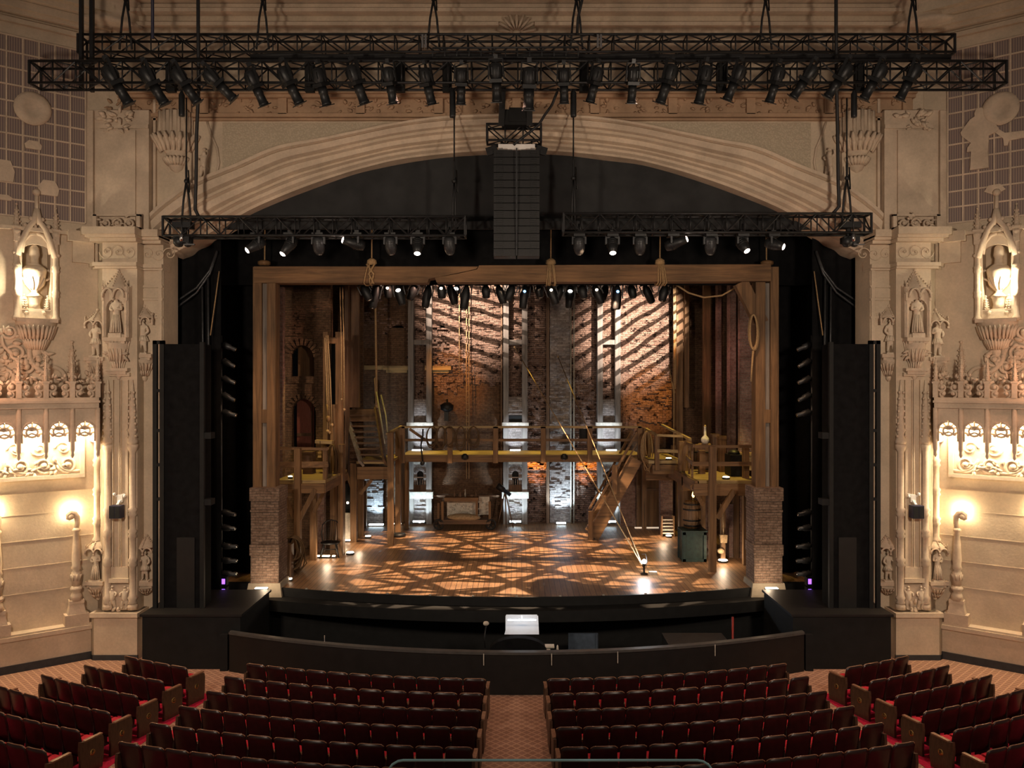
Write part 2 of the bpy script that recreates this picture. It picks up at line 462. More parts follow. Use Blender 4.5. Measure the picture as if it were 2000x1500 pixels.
def scroll(mb, x, z, R, turns=1.6, r=0.03, a0=0.0, sgn=1, y=0.03, n=22):
    pts = []; rs = []
    for i in range(n):
        t = i / (n - 1); a = a0 + sgn * turns * 2 * PI * t; q = R * (1 - 0.82 * t)
        pts.append((x + math.cos(a) * q, y + 0.03 * t, z + math.sin(a) * q)); rs.append(r * (1 - 0.35 * t))
    mb.tube(pts, rs, 6); mb.ball((x, y + 0.03, z), r * 1.7, 6, 4)
def ccurve(mb, p0, p1, bulge, r=0.03, y=0.04, n=12):
    p0, p1 = Vector((p0[0], y, p0[1])), Vector((p1[0], y, p1[1])); d = p1 - p0; nn = Vector((-d.z, 0, d.x))
    mb.tube([p0 + d * (i / (n - 1)) + nn * bulge * math.sin(PI * i / (n - 1)) for i in range(n)], r, 6)
def colonnette(mb, x, y, z0, z1, r, rings=(), base=True, n=10):
    """a thin engaged column with ringed collars"""
    pr = [(r * 1.5, z0), (r * 1.5, z0 + r * 1.2), (r, z0 + r * 2)]
    for zz in sorted(rings):
        pr += [(r, zz - r * 1.4), (r * 1.45, zz - r * 0.8), (r * 1.1, zz), (r * 1.5, zz + r * 0.8), (r, zz + r * 1.5)]
    pr += [(r, z1 - r * 2.5), (r * 1.6, z1 - r), (r * 1.6, z1)]
    mb.lathe(pr, (x, y, 0), n)
def pinnacle(mb, x, z0, z1, w, y=0.05):
    h = z1 - z0
    mb.box((x, y, z0 + h * 0.18), (w, w, h * 0.36))
    mb.box((x, y, z0 + h * 0.38), (w * 1.35, w * 1.35, h * 0.05))
    mb.lathe([(w * 0.5, z0 + h * 0.4), (w * 0.42, z0 + h * 0.6), (w * 0.25, z0 + h * 0.82), (0.01, z0 + h)], (x, y, 0), 6)
    for k in range(5):
        zz = z0 + h * (0.44 + 0.1 * k); q = w * (0.55 - 0.07 * k)
        for sx in (-1, 1): mb.ball((x + sx * q, y, zz), w * 0.17, 5, 4)
        mb.ball((x, y + q, zz), w * 0.17, 5, 4)
    mb.ball((x, y, z1), w * 0.22, 6, 4)
def corbel(mb, w, h, d, z_top=0.0, leaves=14):
    """half-round bracket that tapers down to a knop, with leaves round it"""
    pr = [(0.02, z_top - h), (w * 0.12, z_top - h * 0.93), (w * 0.16, z_top - h * 0.8), (w * 0.11, z_top - h * 0.7), (w * 0.25, z_top - h * 0.5),
          (w * 0.42, z_top - h * 0.22), (w * 0.5, z_top - h * 0.12), (w * 0.5, z_top)]
    mb.lathe(pr, (0, 0, 0), 14, True, None, 0, PI, 0, 1, d / (w * 0.5))
    for i in range(leaves):
        a = PI * (i + 0.5) / leaves
        for lv, (q, zz, L) in enumerate(((0.42, 0.5, 0.34), (0.27, 0.75, 0.26))):
            c = Vector((math.cos(a) * w * q * (0.9 - lv * 0.1), math.sin(a) * d * q * 1.9, z_top - h * zz))
            mb.tube([c, c + Vector((math.cos(a) * w * 0.06, math.sin(a) * d * 0.14, h * L * 0.6)), c + Vector((math.cos(a) * w * 0.13, math.sin(a) * d * 0.3, h * L))],
                    [w * 0.025, w * 0.05, w * 0.02], 5)
def canopy(mb, w, h, d, z0=0.0):
    """gothic canopy: two hanging arches, a crocketed ogee hood and side pinnacles"""
    for sx in (-1, 1):
        cx = sx * w * 0.25
        pts = [(cx + w * 0.25 * math.cos(a), d, z0 + h * 0.32 * math.sin(a)) for a in [PI * i / 8 for i in range(9)]]
        mb.tube(pts, w * 0.05, 6)
        pinnacle(mb, sx * w * 0.55, z0 - h * 0.1, z0 + h * 0.6, w * 0.11, d * 0.7)
    mb.ball((0, d, z0 - h * 0.06), w * 0.07, 6, 4)
    pr = [(w * 0.52, z0 + h * 0.3), (w * 0.5, z0 + h * 0.42), (w * 0.36, z0 + h * 0.55), (w * 0.2, z0 + h * 0.74), (w * 0.06, z0 + h * 0.92), (0.012, z0 + h)]
    mb.lathe(pr, (0, 0, 0), 12, True, None, 0, PI, 0, 1, d / (w * 0.5))
    for k in range(7):
        t = k / 6; q = w * (0.5 - 0.45 * t); zz = z0 + h * (0.4 + 0.52 * t)
        for sx in (-1, 1): mb.ball((sx * q, d * (1 - t) * 0.5, zz + h * 0.03), w * 0.05, 5, 4)
        mb.ball((0, d * (1.0 - t * 0.85) + 0.01, zz), w * 0.05, 5, 4)
    mb.ball((0, 0.03, z0 + h), w * 0.08, 6, 4)
    mb.box((0, 0.02, z0 + h * 0.4), (w * 1.25, 0.05, h * 0.1))
def statue_mesh(h, pose):
    """a small carved figure about h tall, looking along +y; one continuous skin"""
    if pose == 'robe':
        J = [(0, 0, .52), (0, .01, .66), (0, .015, .79), (0, .02, .86), (0, .04, .945), (-.105, .01, .785), (-.15, .05, .64), (-.04, .125, .60),
             (.105, .01, .785), (.15, .04, .63), (.05, .12, .67), (0, .01, .30), (0, .02, .04)]
        E = [(0, 1), (1, 2), (2, 3), (3, 4), (2, 5), (5, 6), (6, 7), (2, 8), (8, 9), (9, 10), (0, 11), (11, 12)]
        Rr = [.095, .1, .085, .04, .062, .052, .045, .03, .052, .045, .03, .115, .15]
    elif pose == 'tunic':
        J = [(0, 0, .50), (0, .01, .65), (0, .015, .79), (0, .02, .86), (0, .04, .945), (-.11, .01, .78), (-.17, .03, .63), (-.10, .10, .55),
             (.11, .01, .78), (.16, .05, .65), (.06, .13, .72), (0, .01, .40), (-.065, .02, .25), (-.075, .0, .03), (-.085, .08, .01), (.065, .035, .25), (.08, .02, .03), (.1, .09, .01)]
        E = [(0, 1), (1, 2), (2, 3), (3, 4), (2, 5), (5, 6), (6, 7), (2, 8), (8, 9), (9, 10), (0, 11), (11, 12), (12, 13), (13, 14), (11, 15), (15, 16), (16, 17)]
        Rr = [.1, .095, .085, .04, .064, .05, .043, .03, .05, .043, .03, .12, .055, .04, .022, .055, .04, .022]
    else:   # putto, arms raised
        J = [(0, 0, .46), (0, .02, .62), (0, .02, .74), (0, .02, .80), (0, .04, .90), (-.11, .01, .73), (-.18, .04, .83), (-.13, .07, .95),
             (.11, .01, .73), (.19, .06, .68), (.16, .12, .58), (-.07, .03, .28), (-.05, .02, .06), (-.07, .09, .03), (.08, .06, .29), (.12, .01, .07), (.14, .09, .04)]
        E = [(0, 1), (1, 2), (2, 3), (3, 4), (2, 5), (5, 6), (6, 7), (2, 8), (8, 9), (9, 10), (0, 11), (11, 12), (12, 13), (0, 14), (14, 15), (15, 16)]
        Rr = [.1, .1, .085, .05, .088, .05, .042, .03, .05, .042, .03, .075, .045, .028, .075, .045, .028]
    mb = skin_mesh('figure', [tuple(c * h for c in p) for p in J], E, [r * h for r in Rr], 2)
    return mb
STAT = {k: statue_mesh(1.0, k) for k in ('robe', 'tunic', 'putto')}
def figure(h, pose, flip=False):
    mb = MB().merge(STAT[pose], SCL(-h if flip else h, h, h))
    if flip: mb.f = [tuple(reversed(f)) for f in mb.f]
    if pose == 'robe':                                      # folds of the robe and a plain cap of hair
        for k in range(7):
            a = PI * (0.1 + 0.8 * k / 6)
            mb.tube([(math.cos(a) * .09 * h, math.sin(a) * .09 * h, .5 * h), (math.cos(a) * .13 * h, math.sin(a) * .13 * h + .01 * h, .25 * h),
                     (math.cos(a) * .155 * h, math.sin(a) * .155 * h + .02 * h, .015 * h)], [.012 * h, .02 * h, .026 * h], 5)
    if pose == 'tunic':
        mb.lathe([(.1 * h, .52 * h), (.13 * h, .44 * h), (.165 * h, .34 * h)], (0, .01 * h, 0), 12)
        for k in range(12):
            a = 2 * PI * k / 12
            mb.tube([(math.cos(a) * .1 * h, math.sin(a) * .1 * h + .01 * h, .5 * h), (math.cos(a) * .165 * h, math.sin(a) * .165 * h + .01 * h, .34 * h)], .014 * h, 4)
    mb.ball((0, .085 * h, .935 * h), (.011 * h, .02 * h, .016 * h), 5, 4)      # nose
    for sx in (-1, 1):
        mb.ball((sx * .022 * h, .076 * h, .955 * h), .008 * h, 5, 4); mb.ball((sx * .06 * h, .03 * h, .945 * h), (.01 * h, .014 * h, .02 * h), 5, 4)
    mb.ball((0, .02 * h, .965 * h), (.062 * h, .06 * h, .048 * h), 8, 5)
    return mb

# ------------------------------------------------------------------ the side walls
S0 = Vector((-11.57, 22.6, 0)); WU = Vector((-.789, -.614, 0)).normalized(); WN = Vector((.614, -.789, 0)).normalized()
WROT = Matrix(((WU.x, WN.x, 0, 0), (WU.y, WN.y, 0, 0), (0, 0, 1, 0), (0, 0, 0, 1)))
def WALL(a, b, z): return Matrix.Translation(S0 + WU * a + WN * b + Vector((0, 0, z))) @ WROT
def wpx(px, py, off=0.0):
    """where a sight line meets the house-left wall: distance along it and height"""
    o = S0 + WN * off; r = Vector(((px - CX) / FPX, 1, 0))
    t = (o.x * WN.x + o.y * WN.y) / (r.x * WN.x + r.y * WN.y)
    return (r * t - o).dot(WU), HC - (py - CY) / FPX * t
def WP(px, py, off=0.0):
    a, z = wpx(px, py, off); return WALL(a, off, z)
def PIER(px, py, d): return Matrix.Translation(P(px, py, d)) @ RZ(PI)
WALL0 = WALL(0, 0, 0)
LR = lambda: S('left', 'right')

def side_wall():
    na0, nz1 = wpx(98, 462); na1, nz0 = wpx(42, 622)
    mb = MB()
    A1, H = 8.5, 20.5
    for (x0, x1, z0, z1) in ((-0.3, A1, 0, nz0), (-0.3, A1, nz1, H), (-0.3, na0, nz0, nz1), (na1, A1, nz0, nz1)):
        mb.bb(x0, x1, -0.5, 0, z0, z1)
    mb.bb(na0, na1, -0.6, -0.5, nz0, nz1)                    # back of the urn niche
    dz = wpx(190, 1208)[1]
    mb.bb(-0.2, A1, 0, 0.30, 0, dz - 0.1)                     # dado and its ledge
    mb.bb(-0.2, A1, 0, 0.36, dz - 0.16, dz - 0.05); mb.bb(-0.2, A1, 0, 0.32, dz - 0.05, dz)
    for py in (705, 960, 1000, 1050, 1100, 1150):                        # shallow courses of the stone
        z = wpx(120, py)[1]; mb.bb(-0.2, A1, 0, 0.012, z, z + 0.02)
    for py, h, b in ((35, .10, .22), (28, .1, .34), (54, .06, .12), (8, .16, .5), (-12, .3, .7)):                # crowning mouldings
        z = wpx(80, py)[1]; mb.bb(-0.3, A1, 0, b, z - h, z + h)
    mb.bb(-0.3, A1, 0, 0.16, wpx(80, 452)[1] - .04, wpx(80, 452)[1] + .06)
    mb.bb(0.1, 0.75, 0, 0.25, wpx(170, 468)[1] - 0.1, wpx(170, 455)[1])     # the pier cornice carries round on to the wall
    mb.bb(0.1, 0.62, 0, 0.12, wpx(170, 515)[1], wpx(170, 468)[1])
    o = MB().merge(mb, WALL0)
    w = struct(o, 'wall_' + LR(), MT['plaster_wall'])
    sk = MB(); sk.bb(-0.2, A1, 0.30, 0.34, 0, 0.20)
    struct(MB().merge(sk, WALL0), 'baseboard_' + LR(), MT['dark_trim'])
    return (na0, na1, nz0, nz1, dz)

def lattice_screen():
    a0 = wpx(166, 250)[0]; z0 = wpx(82, 428)[1]; z1 = wpx(82, 84)[1]; A1 = 6.2
    M = WALL((a0 + A1) / 2, 0.0, z0); wd = (A1 - a0) / 2
    t = thing('lattice_screen', f'plum lattice screen of small panes high on the {LR()} wall', 'screen', M)
    mb = MB(); mb.bb(-wd, wd, 0, .04, 0, z1 - z0); part(mb, 'backing_cloth', MT['lattice_cloth'], t)
    mb = MB(); n = int(2 * wd / .36)
    for i in range(n + 1):
        x = -wd + 2 * wd * i / n; mb.bb(x - .02, x + .02, .035, .075, 0, z1 - z0)
    k = int((z1 - z0) / .40)
    for j in range(k + 1):
        z = (z1 - z0) * j / k; mb.bb(-wd, wd, .03, .07, z - .02, z + .02)
    part(mb, 'grid', MT['plaster'], t)
    def lp(px, py):
        a, z = wpx(px, py, .1); return a - (a0 + A1) / 2, z - z0
    mb = MB(); x, z = lp(64, 212)
    mb.lathe([(.44, 0), (.44, .05), (.36, .09), (.22, .1), (.18, .07), (.02, .07)], (x, .06, z), 20, True, Matrix.Rotation(-PI / 2, 3, 'X'))
    part(mb, 'medallion', MT['plaster'], t)
    mb = MB()
    if SIDE == 1:
        x, z = lp(105, 330)                          # a cloaked rider-like silhouette and a running hound
        pts = [(-.22, 0), (.22, 0), (.2, .5), (.3, .5), (.28, .62), (.2, .72), (.42, .95), (.45, 1.05), (.22, 1.36), (.1, 1.42), (.12, 1.5), (.07, 1.62), (-.07, 1.62), (-.12, 1.5), (-.1, 1.42), (-.22, 1.36), (-.45, 1.0), (-.4, .92), (-.22, .85), (-.2, .4)]
        mb.prism([(x - q, z + r) for q, r in reversed(pts)][::-1], .05, .13)
        part(mb, 'silhouette', MT['plaster'], t); mb = MB(); x, z = lp(38, 282)
        hp = [(-.45, .0), (-.38, 0), (-.3, .14), (.1, .12), (.14, 0), (.22, 0), (.24, .2), (.42, .38), (.52, .4), (.54, .46), (.4, .52), (.2, .34), (-.2, .32), (-.36, .28), (-.5, .34), (-.5, .28), (-.4, .2)]
        mb.prism([(x - q, z + r) for q, r in hp], .05, .11)
        part(mb, 'silhouette', MT['plaster'], t); mb = MB(); x, z = lp(75, 372); mb.prism([(x - .25, z), (x, z - .12), (x + .25, z), (x + .12, z + .16), (x - .15, z + .15)], .05, .11); part(mb, 'silhouette', MT['plaster'], t)
    else:
        for px, py, w, h in ((65, 283, .34, .22), (8, 333, .4, .55), (95, 367, .42, .4), (4, 385, .4, .14)):
            x, z = lp(px, py)
            mb = MB(); mb.prism([(x - w / 2, z - h / 2), (x + w / 2, z - h / 2), (x + w * .6, z), (x + w * .3, z + h / 2), (x - w * .35, z + h / 2), (x - w * .6, z)], .05, .11); part(mb, 'silhouette', MT['plaster'], t)

def urn_niche(info):
    na0, na1, nz0, nz1, dz = info
    ac = (na0 + na1) / 2; w = na1 - na0
    t = thing('niche_surround', f'carved pointed surround of the lit urn niche on the {LR()} wall', 'niche', WALL(ac, 0, nz0))
    mb = MB(); h = nz1 - nz0
    for sx in (-1, 1):
        colonnette(mb, sx * (w / 2 + .12), .09, -.05, h + .1, .07, (h * .3, h * .6))
        mb.bb(sx * w / 2, sx * (w / 2 + .06), -.05, .1, 0, h * .9)
        pinnacle(mb, sx * (w / 2 + .12), h * .9, h + .75, .15, .1)
        pinnacle(mb, sx * (w / 2 - .06), 0, .62, .13, .0)
    part(mb, 'shafts', MT['plaster'], t)
    mb = MB()                                                     # arch plate closing the top corners of the opening, then the ogee hood
    r = w / 2
    for i in range(12):
        a0, a1 = PI * i / 12, PI * (i + 1) / 12
        x0, x1 = r * math.cos(a0), r * math.cos(a1)
        mb.prism([(x1, h * .78 + r * .75 * math.sin(a1)), (x0, h * .78 + r * .75 * math.sin(a0)), (x0, h + .02), (x1, h + .02)], -.1, .03)
    for sx in (-1, 1):
        pts = [(sx * (w / 2 + .1), .1, h * .74), (sx * w * .5, .13, h * .92), (sx * w * .3, .15, h * 1.07), (sx * w * .1, .15, h * 1.15), (0, .14, h * 1.3)]
        mb.tube(pts, .075, 7)
        for p in pts[:-1]: mb.ball((p[0] + sx * .07, p[1], p[2] + .07), .06, 6, 4)
        mb.tube([(sx * r * .98, .04, h * .78), (sx * r * .85, .05, h * .92), (sx * r * .45, .05, h * 1.0), (0, .05, h * 1.02)], .05, 6)
    mb.tube([(0, .12, h * 1.25), (0, .12, h * 1.5)], .05, 6); mb.ball((0, .12, h * 1.5), .1, 8, 5)
    clump(mb, 0, h * 1.07, .3, .2, 8, .04, .1)
    part(mb, 'hood', MT['plaster'], t)
    mb = MB(); corbel(mb, w * 1.45, 1.05, .42, -.02, 13); mb.bb(-w * .72, w * .72, 0, .34, -.1, 0)
    part(mb, 'bracket', MT['plaster'], t)
    u = thing('urn', f'tall pale two-handled urn standing in the lit niche on the {LR()} wall', 'urn', WALL(ac + .02, -.12, nz0))
    mb = MB(); mb.box((0, 0, .1), (.46, .4, .2)); mb.box((0, 0, .23), (.36, .32, .08))
    for sx in (-1, 1):
        for sy in (-1, 1): mb.ball((sx * .2, sy * .15, .16), .08, 6, 4)
    mb.lathe([(.16, .26), (.13, .4), (.16, .55), (.19, .6)], (0, 0, 0), 12)
    part(mb, 'pedestal', MT['plaster_pale'], u)
    mb = MB(); mb.lathe([(.2, .6), (.13, .66), (.07, .72), (.09, .78), (.17, .9), (.25, 1.08), (.29, 1.25), (.29, 1.33), (.24, 1.38), (.2, 1.42)], (0, 0, 0), 18)
    for k in range(10):
        a = 2 * PI * k / 10; mb.tube([(math.cos(a) * .09, math.sin(a) * .09, .78), (math.cos(a) * .2, math.sin(a) * .2, .93), (math.cos(a) * .27, math.sin(a) * .27, 1.1)], [.02, .03, .015], 5)
    part(mb, 'vase', MT['plaster_pale'], u)
    for sx in (-1, 1):
        mb = MB(); mb.tube([(sx * .27, 0, 1.05), (sx * .37, 0, 1.12), (sx * .39, 0, 1.25), (sx * .33, 0, 1.33), (sx * .27, 0, 1.3)], .032, 6)
        part(mb, 'handle', MT['plaster_pale'], u)
    mb = MB(); mb.lathe([(.2, 1.42), (.11, 1.48), (.1, 1.62), (.13, 1.7), (.11, 1.9), (.05, 1.98), (.01, 2.04)], (0, 0, 0), 14)
    part(mb, 'finial', MT['plaster_pale'], u)

def box_canopy():
    """the lit arcade that hangs off the wall: pointed drops between small arches, a glowing carved panel behind"""
    B = .78
    xs = [wpx(p, 840, B)[0] for p in (166, 113, 60, 9)]
    sp = (xs[3] - xs[0]) / 3; xs = [xs[0] + sp * i for i in range(6)]
    zt = wpx(100, 798, B)[1]; zs = wpx(100, 842, B)[1]; ztip = wpx(88, 890, B)[1]; zp = wpx(150, 932, .1)[1]
    a_end = xs[0] - sp / 2; A1 = xs[-1] + sp / 2; am = (a_end + A1) / 2
    M = WALL(am, 0, zp); L = lambda a: a - am
    t = thing('arcade_canopy', f'glowing arcaded canopy of small arches and hanging drops on the {LR()} wall', 'canopy', M)
    r = .235
    mb = MB()
    def zof(dx):
        dx = abs(dx)
        if dx < r: return zs - zp + math.sqrt(max(0, r * r - dx * dx)) * 1.0
        q = (dx - r) / (sp / 2 - r); return zs - zp - .24 - (zs - ztip - .24) * q ** 0.8 * (1 if q < 1 else 1)
    for x in xs:
        n = 22
        for i in range(n):
            x0 = -sp / 2 + sp * i / n; x1 = x0 + sp / n
            mb.prism([(L(x) + x0, zof(x0)), (L(x) + x1, zof(x1)), (L(x) + x1, zt - zp), (L(x) + x0, zt - zp)], B - .1, B)
        for sx in (-1, 1):
            mb.tube([(L(x) + sx * r, B + .01, zs - zp - .3), (L(x) + sx * r, B + .01, zs - zp)] + [(L(x) + sx * r * math.cos(a), B + .02, zs - zp + r * math.sin(a)) for a in (0.5, 1.0, 1.5)], .03, 5)
    part(mb, 'arch_plate', MT['plaster'], t)
    mb = MB()
    for x in xs:                                                     # fan tracery in the head of each arch
        for k in range(5):
            a = PI * (k + .5) / 5 ; q = r * .97
            mb.tube([(L(x), B - .05, zs - zp + .02), (L(x) + math.cos(a) * q, B - .05, zs - zp + math.sin(a) * q)], .022, 5)
        mb.tube([(L(x) + .13 * math.cos(a), B - .05, zs - zp - .02 + .13 * math.sin(a)) for a in [2 * PI * i / 12 for i in range(12)]], .03, 5, True)
        mb.tube([(L(x) - r, B - .05, zs - zp - .06), (L(x) - r * .5, B - .05, zs - zp - .1), (L(x), B - .05, zs - zp - .05), (L(x) + r * .5, B - .05, zs - zp - .1), (L(x) + r, B - .05, zs - zp - .06)], .028, 5)
        for sx in (-.6, .6): mb.ball((L(x) + sx * r, B - .05, zs - zp - .11), .05, 6, 4)
    part(mb, 'tracery', MT['plaster'], t)
    mb = MB()
    for x in [a_end] + [q + sp / 2 for q in xs]:                       # drops and their shafts
        mb = MB(); mb.lathe([(.01, ztip - zp - .1), (.05, ztip - zp - .03), (.035, ztip - zp + .05), (.06, ztip - zp + .12), (.06, zt - zp)], (L(x), B + .02, 0), 8); part(mb, 'drop', MT['plaster'], t)
    mb = MB()
    mb.bb(L(a_end) - .02, L(A1), 0, B + .08, zt - zp, zt - zp + .14); mb.bb(L(a_end) - .04, L(A1), 0, B + .14, zt - zp + .14, zt - zp + .2)
    mb.bb(L(a_end) - .03, L(A1), .0, B + .04, zt - zp + .2, zt - zp + .28)
    mb.bb(L(a_end) - .02, L(a_end) + .05, 0, B, zs - zp - .35, zt - zp)
    part(mb, 'cornice', MT['plaster'], t)
    mb = MB(); z0 = zt - zp + .28
    n = len(xs) * 2
    for i in range(n):                                               # open parapet of paired C-scrolls between posts
        x = a_end + sp * (i + .5) / 2; sg = 1 if i % 2 == 0 else -1
        scroll(mb, L(x), z0 + .27, .15, 1.3, .035, PI / 2, sg, B - .02, 16)
        scroll(mb, L(x) + sg * .03, z0 + .1, .1, 1.1, .03, -PI / 2, -sg, B - .02, 12)
        clump(mb, L(x), z0 + .48, .2, .18, 4, .035, B - .03)
    part(mb, 'parapet_scrolls', MT['plaster'], t)
    mb = MB()
    for x in [a_end] + [q + sp / 2 for q in xs]: mb = MB(); pinnacle(mb, L(x), z0, z0 + 1.05, .12, B); part(mb, 'parapet_pinnacle', MT['plaster'], t)
    mb = MB(); ae = wpx(160, 900, .1)[0]; w0, w1 = L(ae), L(A1)
    mb.bb(w0, w1, 0, .08, .1, 1.2); mb.bb(w0 - .06, w1, 0, .18, 0, .1); mb.bb(w0 - .06, w0 + .05, 0, .16, 0, 1.5)
    k = 0; x = w0 + .35
    while x < w1 - .3:                                               # carved ribbon of rinceaux along the panel
        scroll(mb, x, .36, .24, 1.7, .045, PI if k % 2 else 0, 1 if k % 2 else -1, .09, 22)
        scroll(mb, x + .1, .8, .2, 1.4, .04, 0, -1 if k % 2 else 1, .09, 16)
        ccurve(mb, (x - .3, .18), (x + .3, .22 if k % 2 else .5), .2 if k % 2 else -.2, .04, .1)
        clump(mb, x + .25, .3, .3, .3, 7, .045, .08); x += .55; k += 1
    part(mb, 'carved_panel', MT['plaster_pale'], t)
    return dict(a0=a_end, a1=A1, zt=zt, zs=zs, zp=zp, B=B, sp=sp)

def wall_tracery(cz):
    """the blind gable of scrolls above the canopy"""
    t = thing('blind_gable', f'scrolled relief gable above the lit canopy on the {LR()} wall', 'relief', WALL(wpx(60, 770)[0], 0, wpx(60, 775)[1]))
    a0, z0 = wpx(60, 775)
    def q(px, py):
        a, z = wpx(px, py); return (a - a0, z - z0)
    mb = MB()
    x, z = q(140, 770); x2, z2 = q(140, 668); pinnacle(mb, x, z, z2, .2, .06)
    pinnacle(mb, q(180, 775)[0], q(180, 775)[1], q(178, 700)[1], .13, .05)
    ccurve(mb, q(128, 748), q(90, 715), .25, .06, .06); ccurve(mb, q(88, 730), q(60, 668), -.2, .07, .06)
    for px, py, R0, sg in ((75, 702, .26, 1), (52, 716, .2, -1), (30, 690, .22, 1), (18, 648, .2, -1), (100, 752, .16, -1), (5, 740, .3, 1)):
        x, z = q(px, py); scroll(mb, x, z, R0, 1.6, .05, .4, sg, .05)
    for px, py, w, h, n in ((64, 690, .6, .6, 20), (52, 722, .45, .7, 16), (10, 665, .5, .6, 14), (20, 712, .4, .4, 9), (110, 758, .5, .3, 9), (70, 655, .25, .4, 8), (172, 745, .2, .5, 8)):
        x, z = q(px, py); clump(mb, x, z, w, h, n, .06, .02)
    ccurve(mb, q(30, 690), q(2, 655), -.2, .05, .06); ccurve(mb, q(20, 705), q(-15, 690), -.2, .05, .06)
    x, z = q(25, 725); mb.bb(x - .03, x + .03, 0, .1, z - .6, z); mb.bb(x - .03, x + 1.2, 0, .1, z - .06, z)
    for i in range(7): mb.ball((q(28 - 8 * i, 745)[0], .04, q(28, 700 + 5 * (i % 3))[1]), .05, 6, 4)
    part(mb, 'scrollwork', MT['plaster'], t)

def torchere(px, first):
    a, zt = wpx(px, 996, .25); z0 = wpx(190, 1208)[1]; h = zt - z0
    pos = 'beside the pier' if first else 'farther along the ledge'
    t = thing('torchere', f'plaster obelisk light with scrolled top on the {LR()} wall ledge {pos}', 'wall light', WALL(a, .17, z0))
    mb = MB(); mb.box((0, 0, .14), (.58, .32, .28)); mb.box((0, 0, .42), (.44, .28, .3), None, 0, .75); mb.box((0, 0, .6), (.36, .25, .1))
    mb.lathe([(.17, .64), (.13, .8), (.1, .86), (.15, .92), (.15, .97), (.1, 1.02)], (0, 0, 0), 12)
    part(mb, 'pedestal', MT['plaster'], t)
    mb = MB(); k = h / 3.0
    mb.lathe([(.1, 1.02), (.12, 1.2 * k), (.12, 1.35 * k), (.08, 1.4 * k), (.13, 1.46 * k), (.1, 1.55 * k), (.115, 1.7 * k), (.09, 2.1 * k), (.065, 2.4 * k), (.1, 2.44 * k), (.1, 2.48 * k), (.06, 2.52 * k)], (0, 0, 0), 12)
    for j in range(8):
        an = 2 * PI * j / 8; mb.tube([(math.cos(an) * .11, math.sin(an) * .11, 1.15 * k), (math.cos(an) * .13, math.sin(an) * .13, 1.3 * k)], .02, 5)
    part(mb, 'shaft', MT['plaster'], t)
    mb = MB(); sg = 1
    mb.tube([(0, 0, 2.5 * k), (-.03, 0, 2.65 * k), (-.02, .0, 2.8 * k), (.04, 0, 2.9 * k), (.13, 0, 2.93 * k), (.2, 0, 2.87 * k), (.2, 0, 2.79 * k), (.14, 0, 2.76 * k)], [.06, .065, .075, .075, .07, .065, .05, .04], 8)
    mb.ball((.13, .02, 2.83 * k), (.09, .07, .09), 8, 5)
    part(mb, 'scroll_head', MT['plaster'], t)
    mb = MB(); mb.ball((.1, -.1, 2.84 * k), .045, 8, 5); part(mb, 'bulb', MT['bulb_warm'], t)
    return WALL(a + .1, .045, z0 + 2.95 * k).translation

# ------------------------------------------------------------------ proscenium wall, arch and piers
DW = 22.8                                               # plane of the proscenium wall
ARCH_IN = [(0, 281), (52, 283), (142, 290), (232, 301), (290, 314), (347, 330), (429, 358), (520, 396), (569, 423), (630, 458), (690, 492)]
ARCH_OUT = [(0, 228), (90, 230), (158, 234), (240, 246), (317, 262), (390, 277), (468, 292), (545, 325), (625, 357), (668, 385), (702, 413), (731, 446)]
def arch_curve(pts, n):
    """points from the left springing over the crown to the right one"""
    ln = [0]
    for i in range(1, len(pts)): ln.append(ln[-1] + math.dist(pts[i], pts[i - 1]))
    def at(t):
        s = t * ln[-1]
        for i in range(1, len(pts)):
            if s <= ln[i] + 1e-6:
                f = (s - ln[i - 1]) / (ln[i] - ln[i - 1]); p0 = pts[max(i - 2, 0)] if i > 1 else (-pts[1][0], pts[1][1]); p1, p2 = pts[i - 1], pts[i]; p3 = pts[min(i + 1, len(pts) - 1)]
                r = []
                for k in (0, 1):
                    r.append(.5 * (2 * p1[k] + (p2[k] - p0[k]) * f + (2 * p0[k] - 5 * p1[k] + 4 * p2[k] - p3[k]) * f * f + (3 * p1[k] - p0[k] - 3 * p2[k] + p3[k]) * f ** 3))
                return r
    R = [at(i / n) for i in range(n + 1)]
    return [(-p[0], p[1]) for p in reversed(R[1:])] + [(p[0], p[1]) for p in R]
def wpt(q, d=DW): return (q[0] * DW / FPX, Z(q[1], DW))
